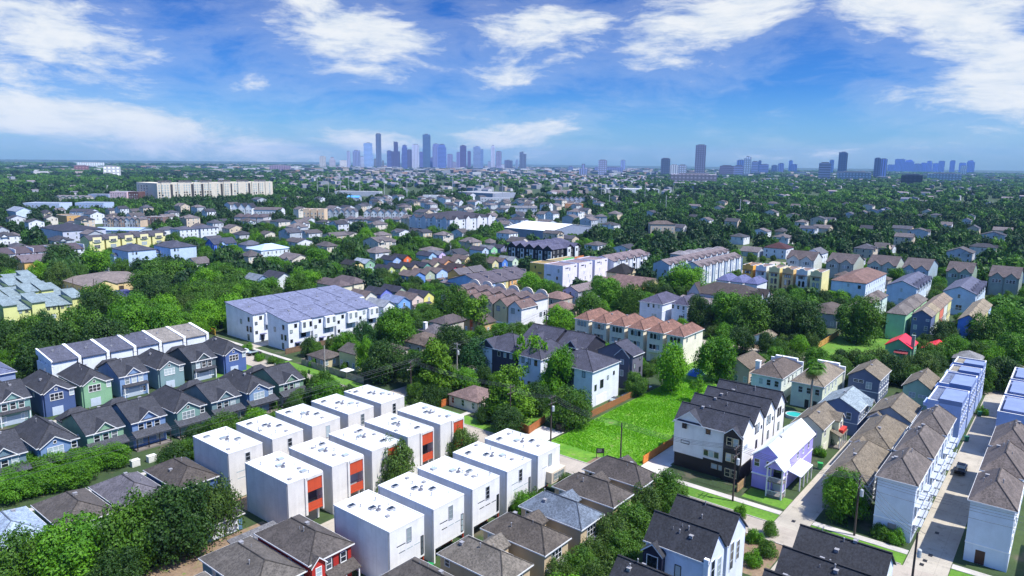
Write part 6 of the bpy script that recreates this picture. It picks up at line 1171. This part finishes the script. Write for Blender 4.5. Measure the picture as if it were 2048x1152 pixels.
S=np.stack([s,s,rn.uniform(.85,1.4,len(u))*np.clip(d/4500,1,1.6)],1);PK=[(1,0,2,3)[int(min(3,max(0,q)))] for q in vnoise(u,v,400,8)*4+rn.normal(0,.9,len(u))]
scatter('far_forest','hazy band of woods reaching to the horizon around the towers','woodland',np.stack([u,v,0*u],1),S,rn.uniform(0,6.28,len(u)),PK,lowp)
# far houses and low buildings as one mass
class FarMB:
    def __init__(s): s.v=[];s.f=[];s.c=[]
    def house(s,u,v,du,dv,z,rise,wc,rc,gu):
        i=len(s.v);a,b=u+du,v+dv
        s.v+=[(u,v,0),(a,v,0),(a,b,0),(u,b,0),(u,v,z),(a,v,z),(a,b,z),(u,b,z)]
        if rise<=0: s.f+=[(i,i+1,i+5,i+4),(i+3,i,i+4,i+7),(i+1,i+2,i+6,i+5),(i+2,i+3,i+7,i+6),(i+4,i+5,i+6,i+7)];s.c+=[wc,wc,wc,wc,rc]
        elif gu: s.v+=[(u,(v+b)/2,z+rise),(a,(v+b)/2,z+rise)];s.f+=[(i,i+1,i+5,i+4),(i+3,i,i+4,i+8,i+7),(i+1,i+2,i+6,i+9,i+5),(i+4,i+5,i+9,i+8),(i+6,i+7,i+8,i+9)];s.c+=[wc,wc,wc,rc,rc]
        else: s.v+=[((u+a)/2,v,z+rise),((u+a)/2,b,z+rise)];s.f+=[(i,i+1,i+5,i+8,i+4),(i+3,i,i+4,i+7),(i+1,i+2,i+6,i+5),(i+4,i+8,i+9,i+7),(i+5,i+6,i+9,i+8)];s.c+=[wc,wc,wc,rc,rc]
    def build(s,name,label,cat):
        me=bpy.data.meshes.new(name);me.from_pydata(s.v,[],s.f);A=me.attributes.new('paint','FLOAT_COLOR','FACE');A.data.foreach_set('color',np.array([(*c,1) for c in s.c],dtype=np.float32).ravel())
        m,nt,bs=newmat('far paint');a=nt.node('ShaderNodeAttribute',attribute_name='paint');nt.link(a.outputs['Color'],bs.inputs['Base Color']);bs.inputs['Roughness'].default_value=.7;me.materials.append(m);me.update();return tag(put(name,me),label,cat,None,'stuff')
fm=FarMB();WCs=[lin(c) for c in('#b0b4bc','#9ca2ae','#8c9098','#a89c92','#848c98','#c4c4c8','#787474','#987a6c')];RCs=[lin(c) for c in('#5a5b66','#6e686e','#857c80','#6a6c7c','#7a7278','#98989c','#c8c8ca')]
d,u,v,px_=pts(5200,900,3600);t=townness(px_,d);ok=avoid(u,v,14)&(rn.random(len(u))<t*.45)
for q,a,c in zip(d[ok],u[ok],v[ok]): fm.house(a,c,rn.uniform(9,17),rn.uniform(10,20),rn.choice([4,6.5,6.5,9]),rn.uniform(1.6,3.2),WCs[rn.integers(0,7)],RCs[rn.integers(0,5)],rn.random()<.5)
d,u,v,px_=pts(5600,1500,9500);t=townness(px_,d);ok=rn.random(len(u))<t*np.interp(d,[1500,2500,6000],[.08,.28,.5])
for q,a,c in zip(d[ok],u[ok],v[ok]): s=np.clip(q/3000,.8,2.);fm.house(a,c,rn.uniform(18,60)*s,rn.uniform(16,50)*s,rn.uniform(5,13)*min(s,1.5),0,WCs[rn.integers(0,8)],RCs[rn.integers(2,7)],True)
fm.build('distant_rooftops','scattered pale rooftops and low blocks of the far districts','rooftops')
# ---------------------------------------------------------------- towers on the skyline
TWR=[]
def tower(label,x0,x1,yt,d,hexc,style=0,group=None,step=None,win=None):
    xm=(x0+x1)/2;r=ray(xm,330.);h=math.hypot(r[0],r[1]);u,v=r[0]/h*d,r[1]/h*d;yh=YH+.0112*(xm-1024);dep=d*math.cos(math.atan((xm-1024)/1420));w=(x1-x0)/1420*dep;ht=CAMH+(yh-yt)/1420*dep
    # the tower squarely faces the city's own grid
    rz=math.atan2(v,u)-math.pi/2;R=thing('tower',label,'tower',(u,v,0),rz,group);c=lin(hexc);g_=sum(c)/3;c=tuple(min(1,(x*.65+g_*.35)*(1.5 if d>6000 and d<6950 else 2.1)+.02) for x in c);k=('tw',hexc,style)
    if k not in MATS:
        m,nt,bs=newmat('tower '+hexc);co=nt.node('ShaderNodeTexCoord').outputs['Object'];sep=nt.node('ShaderNodeSeparateXYZ');nt.link(co,sep.inputs[0])
        fl=nt.ramp(nt.math('FRACT',nt.math('MULTIPLY',sep.outputs[2],1/11.)),.45,.55);vt=nt.ramp(nt.math('FRACT',nt.math('MULTIPLY',nt.math('ADD',sep.outputs[0],sep.outputs[1]),1/13.)),.45,.55)
        f=fl if style==0 else (vt if style==1 else nt.math('MULTIPLY',fl,vt));nt.link(nt.mix(f,dk(c,.62),dk(c,1.25)),bs.inputs['Base Color']);bs.inputs['Roughness'].default_value=.35;MATS[k]=m
    m=MATS[k];b=MB();D=w*.8
    if step: # narrower upper part: (fraction of width left, right, height fraction)
        a0,a1,hf=step;b.box(-w/2,-D/2,0,w/2,D/2,ht*hf);b.box(-w/2+w*a0,-D/2*.8,ht*hf,w/2-w*a1,D/2*.8,ht)
    else: b.box(-w/2,-D/2,0,w/2,D/2,ht)
    b.build('shaft',[m],R);t=MB();q=.32 if not step else .2
    t.box(-w*q,-D*.25,ht,w*q,D*.25,ht+max(4,ht*.025));t.build('roof_plant',[plain('tower plant',(.2,.2,.22),.7)],R);return R,w,D,ht,m
def C7(x): return 620+x/4.096
dt=[(80,130,300,'#b8b4b0',2,'pale stepped block at the open end of the skyline',None),(160,208,308,'#9a96a4',0,'low grey block near the start of the skyline',(.2,.2,.8)),(303,332,260,'#8a94b8',1,'slim pale striped tower near the start of the skyline',None),(352,412,252,'#6a78a8',1,'dark edged blue tower with a white crown line',(.12,.0,.92)),(414,443,300,'#9aa8c8',0,'low light tower behind the blue ones',None),(444,520,195,'#6f9ad0',0,'wide light blue glass tower with a notched top',(0,.1,.55)),(543,586,123,'#4a5878',1,'tallest slim dark tower of the skyline',None),(525,545,320,'#6a7080',0,'low grey block beside the tallest slim tower',None),(590,606,335,'#6a7080',0,'small dark block behind the tallest slim tower',None),(632,668,255,'#3c4a8c',0,'dark blue tower with a flat top left of the stepped tower',None),(664,738,188,'#4a4880',2,'stepped violet tower rising in three tiers',(.33,.2,.66)),(755,798,212,'#3a50a0',0,'dark blue tower with a rounded crown',(.1,.1,.9)),(798,836,247,'#4c4a78',1,'violet slab behind the pale tower',None),(750,800,285,'#5a6cb0',0,'lower blue block before the rounded crown',None),(838,895,207,'#b0b4cc',1,'pale grey tower in the middle of the skyline',None),(898,926,265,'#4650a0',0,'low dark tower beside the tall teal one',None),(925,988,128,'#2f5a86',0,'tallest broad teal glass tower',(.03,.03,.97)),(1004,1062,202,'#6a74b4',1,'ribbed blue tower behind the curved one',(.08,.08,.9)),(1046,1116,206,'#3f62b8',0,'blue glass tower with curved shoulders',(.14,.14,.9)),(986,1006,310,'#4a58a0',0,'low block between teal and ribbed towers',None),(1124,1170,283,'#7a7ab0',1,'shorter striped tower beside the curved one',None),(1200,1230,268,'#6a6aa8',1,'shorter tower beside the plum tower',None),(1229,1280,214,'#4a3c78',0,'plum coloured tower with a flat cap',(.06,.06,.97)),(1290,1318,260,'#5a508c',1,'slim plum tower right of the flat cap',None),(1338,1396,222,'#7088b4',0,'grey blue broad tower with light frame',(.0,.05,.94)),(1396,1420,247,'#5a80b8',0,'narrow blue tower joined to the broad one',None),(1482,1514,215,'#b4b4c8',1,'pale slim tower with pointed crown',(.2,.2,.93)),(1522,1568,262,'#8c88b0',2,'mauve grey tower next to the pointed crown',None),(1594,1658,330,'#54587c',1,'low dark pair of slabs right of the skyline centre',(.0,.42,.97)),(1684,1704,330,'#7a90b8',0,'small pale slab beside the last skyline tower',None),(1716,1770,265,'#5a6480',1,'last tower at the right end of the main skyline',(.0,.4,.9)),(682,742,348,'#d8d4d0',2,'white low block at the foot of the skyline',(.1,.3,.75)),(246,304,332,'#c8c4c4',0,'white low slab at the foot of the first towers',None),(1124,1200,345,'#8a8ab0',0,'low violet block at the foot of the striped tower',None),(1456,1482,343,'#8890b0',0,'small pale block near the pointed tower',None),(1546,1606,366,'#b8bcc8',0,'pale low block near the right end',None)]
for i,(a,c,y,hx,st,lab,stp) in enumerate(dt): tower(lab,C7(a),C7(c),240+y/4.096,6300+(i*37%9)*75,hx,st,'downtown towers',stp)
def C8(x): return 1120+x/2.207
ot=[(85,122,130,4200,'#6a74a0','low blue tower with a small upper block',(.3,.3,.6),114),(170,207,112,4200,'#8a8cb0','grey ribbed tower standing alone',None,0),(268,288,112,6500,'#8098d0','slim pale blue tower beyond the alone one',None,0),(38,58,138,6000,'#6070a0','small block at the edge of the gap',None,0),(446,485,105,4200,'#4a5470','dark square tower before the tall one',None,0),(487,522,133,4200,'#b8b0b0','pale low tower beside the dark square',None,0),(524,558,133,4400,'#a8a8b8','second pale low tower beside the dark square',None,0),(596,640,48,4400,'#77708a','tall brown grey tower with horizontal bands',None,0),(708,766,136,4300,'#6c6078','wide plum coloured office block',None,0),(768,808,136,4300,'#7478a0','block beside the plum one',None,0),(781,812,112,5600,'#4a68a8','blue tower behind the white corner tower',None,0),(812,842,98,4600,'#9aa8b8','white cornered tower beyond downtown',(.3,.0,.93),0),(846,874,118,5200,'#7a80a8','grey tower right of the white corner',None,0),(875,888,114,6500,'#6078b8','slim far blue tower',None,0),(882,920,130,5600,'#6a70a8','low blue block in the middle',None,0),(964,988,126,6500,'#5a78c0','blue block past the gap',None,0),(1010,1026,114,7000,'#5a7cc8','slim blue tower before the lone tall one',None,0),(1022,1046,130,7000,'#5a70b8','low companion of the slim blue tower',None,0),(1146,1194,124,3600,'#7a7488','brown grey residential tower',None,0),(1190,1208,112,6200,'#6a90d8','light blue slab behind the residential tower',None,0),(1229,1265,78,4600,'#46587c','lone tall dark tower with a slanted cap',(.0,.1,.96),0),(1388,1414,104,4600,'#4a5480','dark half of a twin tower',None,0),(1414,1442,107,4650,'#6a7cb8','lighter half of the twin tower',None,0),(1480,1520,108,9500,'#4a68c0','broad blue tower of the hazy cluster',None,0),(1524,1560,112,9500,'#4a66bc','second tower of the hazy cluster',(.1,.2,.9),0),(1562,1596,128,9500,'#5a70c0','low wide tower of the hazy cluster',None,0),(1596,1616,124,9700,'#4f6cc4','third tower of the hazy cluster',None,0),(1618,1642,116,9500,'#4a66bc','fourth tower of the hazy cluster',(.1,.1,.85),0),(1648,1670,126,9800,'#5070c8','fifth tower of the hazy cluster',None,0),(1672,1696,116,9500,'#4a66bc','sixth tower of the hazy cluster',None,0),(1722,1742,114,9800,'#4a66bc','seventh tower of the hazy cluster',None,0),(1764,1790,124,9800,'#5070c8','low tower of the hazy cluster',None,0),(1798,1828,114,9600,'#4664bc','last tower of the hazy cluster with stepped top',(.1,.2,.9),0),(1772,1796,137,7000,'#c8ccd4','small white round block before the hazy cluster',None,0),(1448,1480,132,9800,'#5070c8','first low block of the hazy cluster',None,0),(935,960,134,6500,'#5a70a8','low block past the blue one',None,0)]
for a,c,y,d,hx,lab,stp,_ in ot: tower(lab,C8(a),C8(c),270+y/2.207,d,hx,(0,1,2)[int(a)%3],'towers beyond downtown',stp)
for lab,x0,x1,yt,d,hx in (('row of seven storey brown flats beyond the woods',1345,1432,348,2600,'#8a7880'),('black glass office block far off behind trees',1808,1845,350,2900,'#16162a'),('long white flats row beneath the hazy cluster',1862,1920,347,4000,'#858b98'),('white flats below the lone tall tower',1680,1740,344,3600,'#7f8794'),('red brown block far over the left woods',150,175,331,3900,'#7a4a50'),('white slab pair far over the left woods',208,238,333,2900,'#c0c0c4'),('long pale slabs on the left horizon',158,205,325,5600,'#a8b0c0'),('low brown block under the first downtown tower',540,580,331,4400,'#75607c'),('low long slab near the horizon gap',1190,1245,334,5600,'#6c74a8'),('violet long block right of the wide plum block',1440,1480,338,4800,'#75708c')):
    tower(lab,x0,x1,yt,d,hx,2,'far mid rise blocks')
# tall pale transmission poles in the middle distance
for i,(x,y0,y1) in enumerate(((635,388,352),(657,388,350),(681,388,350),(698,388,353),(720,392,352),(769,395,350),(814,405,362),(823,372,349),(828,374,350),(859,380,352),(905,392,352),(924,362,349),(958,388,350),(1005,398,356),(1123,400,372),(1202,398,368),(1218,420,390),(1238,398,368),(1289,408,370),(1331,430,392),(1345,400,374),(1479,435,400),(1320,418,402))):
    u,v=at(x,y0);dd=math.hypot(u,v);h=max(10,min(38,(y0-y1)/1420*dd));R=thing('transmission_pole','pale steel transmission pole rising above the distant trees','pole',(u,v,0),0,'transmission poles');b=MB();b.tube((0,0,0),(0,0,h),.5,.28,8);b.build('mast',[plain('mast steel',(.5,.52,.56),.5)],R)
    for k in (1.,3.5): 
        b=MB();b.tube((-1.8,0,h-k),(1.8,0,h-k),.12,.12,5);b.build('arm',[plain('mast steel',(.5,.52,.56),.5)],R)
# tufts of tall grass on the meadow
q=np.random.default_rng(2);N=22000;ux=q.uniform(125,188,N);vx=q.uniform(67,88.5,N);okm=(vnoise(ux,vx,6,12)>.12);ux,vx=ux[okm],vx[okm];V=[];n=len(ux);hh=q.uniform(.12,.34,n)*(.6+vnoise(ux,vx,5,13));aa=q.uniform(0,6.28,n)
for k in range(3):
    a=aa+k*1.05;w=.11;V.append(np.stack([np.stack([ux-np.cos(a)*w,vx-np.sin(a)*w,0*ux],1),np.stack([ux+np.cos(a)*w,vx+np.sin(a)*w,0*ux],1),np.stack([ux+np.cos(a+.6)*.16,vx+np.sin(a+.6)*.16,hh],1)],1))
V=np.concatenate(V).reshape(-1,3);me=bpy.data.meshes.new('meadow_tufts');n=len(V)//3;me.vertices.add(len(V));me.vertices.foreach_set('co',V.astype(np.float32).ravel());me.loops.add(len(V));me.loops.foreach_set('vertex_index',np.arange(len(V),dtype=np.int32));me.polygons.add(n);me.polygons.foreach_set('loop_start',np.arange(0,3*n,3,dtype=np.int32));me.polygons.foreach_set('loop_total',np.full(n,3,dtype=np.int32))
A=me.attributes.new('tint','FLOAT','FACE');A.data.foreach_set('value',q.random(n).astype(np.float32));me.materials.append(leafm('tall grass',(.16,.42,.02),.3));me.update();tag(put('tall_grass',me),'tall bright grass growing over the vacant meadow','grass',None,'stuff')
# ---------------------------------------------------------------- air, sky, sun, camera
def haze():
    b=MB();b.box(-13000,-13000,-1,13000,13000,330);m=bpy.data.materials.new('haze');m.use_nodes=True;nt=m.node_tree;nt.nodes.clear();o=nt.nodes.new('ShaderNodeOutputMaterial');p=nt.nodes.new('ShaderNodeVolumePrincipled');p.inputs['Color'].default_value=(*HAZE_C,1);p.inputs['Density'].default_value=HAZE_D;p.inputs['Anisotropy'].default_value=.0;nt.links.new(p.outputs[0],o.inputs['Volume'])
    return tag(b.build('haze',[m]),None,None,None,'stuff')
HAZE_C=(.30,.56,1.);HAZE_D=5e-5
haze()
SUN=Vector((.15,-.55,1.)).normalized()
W=bpy.data.worlds.new('World');SC.world=W;W.use_nodes=True;nt=NT(W.node_tree);nt.n.clear()
out=nt.node('ShaderNodeOutputWorld');bg=nt.node('ShaderNodeBackground');SKYS=.1;bg.inputs[1].default_value=SKYS
sky=nt.node('ShaderNodeTexSky');sky.sky_type='NISHITA';sky.sun_disc=False;sky.sun_elevation=math.asin(SUN.z);sky.sun_rotation=math.atan2(SUN.x,SUN.y);sky.air_density=1.;sky.dust_density=.6;sky.ozone_density=3.
tc=nt.node('ShaderNodeTexCoord').outputs['Generated'];sep=nt.node('ShaderNodeSeparateXYZ');nt.link(tc,sep.inputs[0]);X,Y,Z=sep.outputs
az=nt.math('SUBTRACT',nt.math('ARCTAN2',nt.math('SUBTRACT',nt.math('MULTIPLY',X,sg),nt.math('MULTIPLY',Y,cg)),nt.math('ADD',nt.math('MULTIPLY',X,cg),nt.math('MULTIPLY',Y,sg))),0.)
el=nt.math('ARCSINE',Z)
cv=nt.node('ShaderNodeCombineXYZ');nt.link(az,cv.inputs[0]);nt.link(nt.math('MULTIPLY',el,2.),cv.inputs[1])
wn=nt.node('ShaderNodeTexNoise');wn.inputs['Scale'].default_value=3.2;wn.inputs['Detail'].default_value=4.;nt.link(cv.outputs[0],wn.inputs['Vector'])
wv=nt.node('ShaderNodeVectorMath',operation='MULTIPLY_ADD');nt.link(wn.outputs['Color'],wv.inputs[0]);wv.inputs[1].default_value=(.16,.16,0);nt.link(cv.outputs[0],wv.inputs[2])
st2=nt.node('ShaderNodeVectorMath',operation='MULTIPLY');nt.link(wv.outputs[0],st2.inputs[0]);st2.inputs[1].default_value=(1.,1.7,1.);f1=nt.noise(st2.outputs[0],5.5,12,.66);f2=nt.noise(st2.outputs[0],17.,8,.66)
wsep=nt.node('ShaderNodeSeparateXYZ');nt.link(wv.outputs[0],wsep.inputs[0]);azw=nt.math('SUBTRACT',wsep.outputs[0],.08);elw=nt.math('SUBTRACT',nt.math('MULTIPLY',wsep.outputs[1],.5),.04)
# cloud banks: picture-independent sky directions (azimuth, elevation, half widths, tilt, strength)
BL=[(130,75,300,75,.28,1.),(60,150,200,50,.1,.75),(190,255,420,52,.06,1.12),(520,290,220,40,.05,.8),(640,45,170,60,.2,.95),(720,95,170,80,.2,1.05),(850,145,100,40,.3,.6),(1080,80,160,62,-.05,1.05),(1040,150,170,40,-.1,.8),(1330,80,130,90,0.,.8),(1440,50,160,90,.1,1.0),(1700,30,160,75,0.,1.1),(1850,60,170,90,.2,1.),(1985,170,180,85,0.,1.15),(1800,215,150,32,.1,.62),(745,280,150,34,.05,1.),(1030,262,150,32,-.1,1.),(1080,300,130,20,0,.55),(520,175,140,28,-.1,.5),(320,190,200,50,.1,.5),(1600,312,420,22,0.,.6),(940,230,220,30,.05,.5),(1250,305,150,16,0.,.4)]
acc=None
for x,y,hw,hh_,t,st in BL:
    a0=math.atan((x-1024)/1420);e0=math.atan((YH+.0112*(x-1024)-y)/1420*math.cos(a0));wa=hw/1420*math.cos(a0)**2;we=hh_/1420
    p=nt.math('SUBTRACT',azw,a0);r=nt.math('SUBTRACT',elw,e0);c,s=math.cos(-t),math.sin(-t)
    A=nt.math('MULTIPLY',nt.math('ADD',nt.math('MULTIPLY',p,c),nt.math('MULTIPLY',r,s)),1/wa);B=nt.math('MULTIPLY',nt.math('SUBTRACT',nt.math('MULTIPLY',r,c),nt.math('MULTIPLY',p,s)),1/we)
    g=nt.math('EXPONENT',nt.math('MULTIPLY',nt.math('ADD',nt.math('MULTIPLY',A,A),nt.math('MULTIPLY',B,B)),-.8));g=nt.math('MULTIPLY',g,st);acc=g if acc is None else nt.math('MAXIMUM',acc,g)
dens=nt.math('ADD',acc,nt.math('MULTIPLY',nt.math('SUBTRACT',f1,.5),1.7));dens=nt.math('ADD',dens,nt.math('MULTIPLY',nt.math('SUBTRACT',f2,.5),.85))
cov=nt.ramp(dens,.36,.98);thin=nt.math('MULTIPLY',nt.ramp(dens,.02,.5),.2)
cover=nt.math('MAXIMUM',nt.math('MULTIPLY',cov,.92),thin)
sh=nt.ramp(nt.math('ADD',nt.math('MULTIPLY',f2,.9),nt.math('MULTIPLY',dens,.35)),.5,1.)
ccol=nt.mix(sh,(4.5,5.1,5.7),(6.3,6.4,6.3))
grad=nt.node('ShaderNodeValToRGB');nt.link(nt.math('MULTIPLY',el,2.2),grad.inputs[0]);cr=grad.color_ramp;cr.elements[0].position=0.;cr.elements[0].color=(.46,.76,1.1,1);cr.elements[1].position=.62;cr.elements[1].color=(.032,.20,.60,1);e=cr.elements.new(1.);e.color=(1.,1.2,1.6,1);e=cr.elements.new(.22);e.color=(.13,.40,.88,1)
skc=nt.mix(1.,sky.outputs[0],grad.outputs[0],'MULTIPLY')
hm=nt.ramp(Z,-.02,.0)
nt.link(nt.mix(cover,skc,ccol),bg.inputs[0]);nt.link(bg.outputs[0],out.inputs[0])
sl=bpy.data.lights.new('sun','SUN');sl.energy=4.2;sl.angle=math.radians(.53);sl.color=(1.,.955,.87);so=bpy.data.objects.new('sun',sl);COL.objects.link(so);so.rotation_euler=SUN.to_track_quat('Z','Y').to_euler();so.location=(0,-200,400)
cam=bpy.data.cameras.new('camera');cam.sensor_width=36.;cam.lens=36.*F/2048.;cam.clip_start=1.;cam.clip_end=60000.;co=bpy.data.objects.new('camera',cam);COL.objects.link(co)
Rv=Vector((sg,-cg,0));Fv=Vector((cg,sg,0));Uv=Vector((0,0,1));cp,sp=math.cos(PITCH),math.sin(PITCH);fw=Fv*cp-Uv*sp;up=Fv*sp+Uv*cp;cr_,sr_=math.cos(ROLL),math.sin(ROLL)
cx_=Rv*cr_+up*sr_;cy_=-Rv*sr_+up*cr_;cz_=-fw
M=Matrix((cx_,cy_,cz_)).transposed().to_4x4();M.translation=Vector((0,0,CAMH));co.matrix_world=M;SC.camera=co
SC.view_settings.view_transform='Standard';SC.view_settings.look='None';SC.view_settings.exposure=.66;SC.view_settings.gamma=1.
SC.cycles.max_bounces=5;SC.cycles.diffuse_bounces=3;SC.cycles.glossy_bounces=2;SC.cycles.transmission_bounces=2;SC.cycles.volume_bounces=0;SC.cycles.use_denoising=True;SC.cycles.caustics_reflective=False;SC.cycles.caustics_refractive=False
SC.cycles.use_adaptive_sampling=True;SC.cycles.adaptive_threshold=.02

# ---------------------------------------------------------------- labels that single out the repeats by their neighbours
def short(l):
    if l.split()[0] in ORD: return l
    l=l+' '
    for c in (',',' with ',' behind ',' among ',' beside ',' in ',' of ',' along ',' at ',' next ',' near ',' below ',' before ',' after ',' on ',' cut ',' around ',' by ',' under ',' nearest '): l=l.split(c)[0]
    return l.strip()
sn={}
for o in HOUSES:
    if 'half hidden' in o['label'] or o['label'].split()[0] in ORD: continue
    sn.setdefault(short(o['label']),[]).append(o)
LAND=[(v[0].location.x+5,v[0].location.y+6,k) for k,v in sn.items() if len(v)==1 and len(k.split())<=4]
LAND+=[(585,1075,'long cream apartment building'),(982,857,'wide grey warehouse'),(1060,560,'far right woods'),(1250,330,'far right woods'),(380,1000,'far left woods'),(760,620,'white roofed warehouse'),(900,480,'wooded middle distance'),(560,820,'cream apartment surroundings'),(330,760,'tan brick building'),(700,180,'playing field woods')]
def relabel(sel,fmt):
    by={}
    for o in sel:
        x,y=o.location.x,o.location.y;k=min(LAND,key=lambda q:(q[0]-x)**2+(q[1]-y)**2);dx,dy=x-k[0],y-k[1];al=dx*cg+dy*sg;ac=dx*sg-dy*cg
        rel='beside' if abs(ac)>abs(al) else ('behind' if al>0 else 'in front of');by.setdefault(fmt(o)+' '+rel+' the '+k[2],[]).append(o)
    for lb,os_ in by.items():
        os_.sort(key=lambda o:o.location.x*cg+o.location.y*sg)
        for i,o in enumerate(os_): o['label']=lb if len(os_)==1 else (ORD[i] if i<10 else 'further')+' '+lb if len(os_)>1 else lb
TO=[o for o in bpy.data.objects if o.parent is None and 'label' in o.keys()]
relabel([o for o in TO if 'broadleaf garden tree' in o['label']],lambda o:o['label'].split(' broadleaf')[0]+' tree')
relabel([o for o in TO if 'half hidden among distant' in o['label']],lambda o:o['label'].split(' pitched')[0]+' roof')
relabel([o for o in TO if 'low green garden shrub' in o['label']],lambda o:'low green shrub')
relabel([o for o in TO if 'steel transmission pole' in o['label']],lambda o:'pale transmission pole')
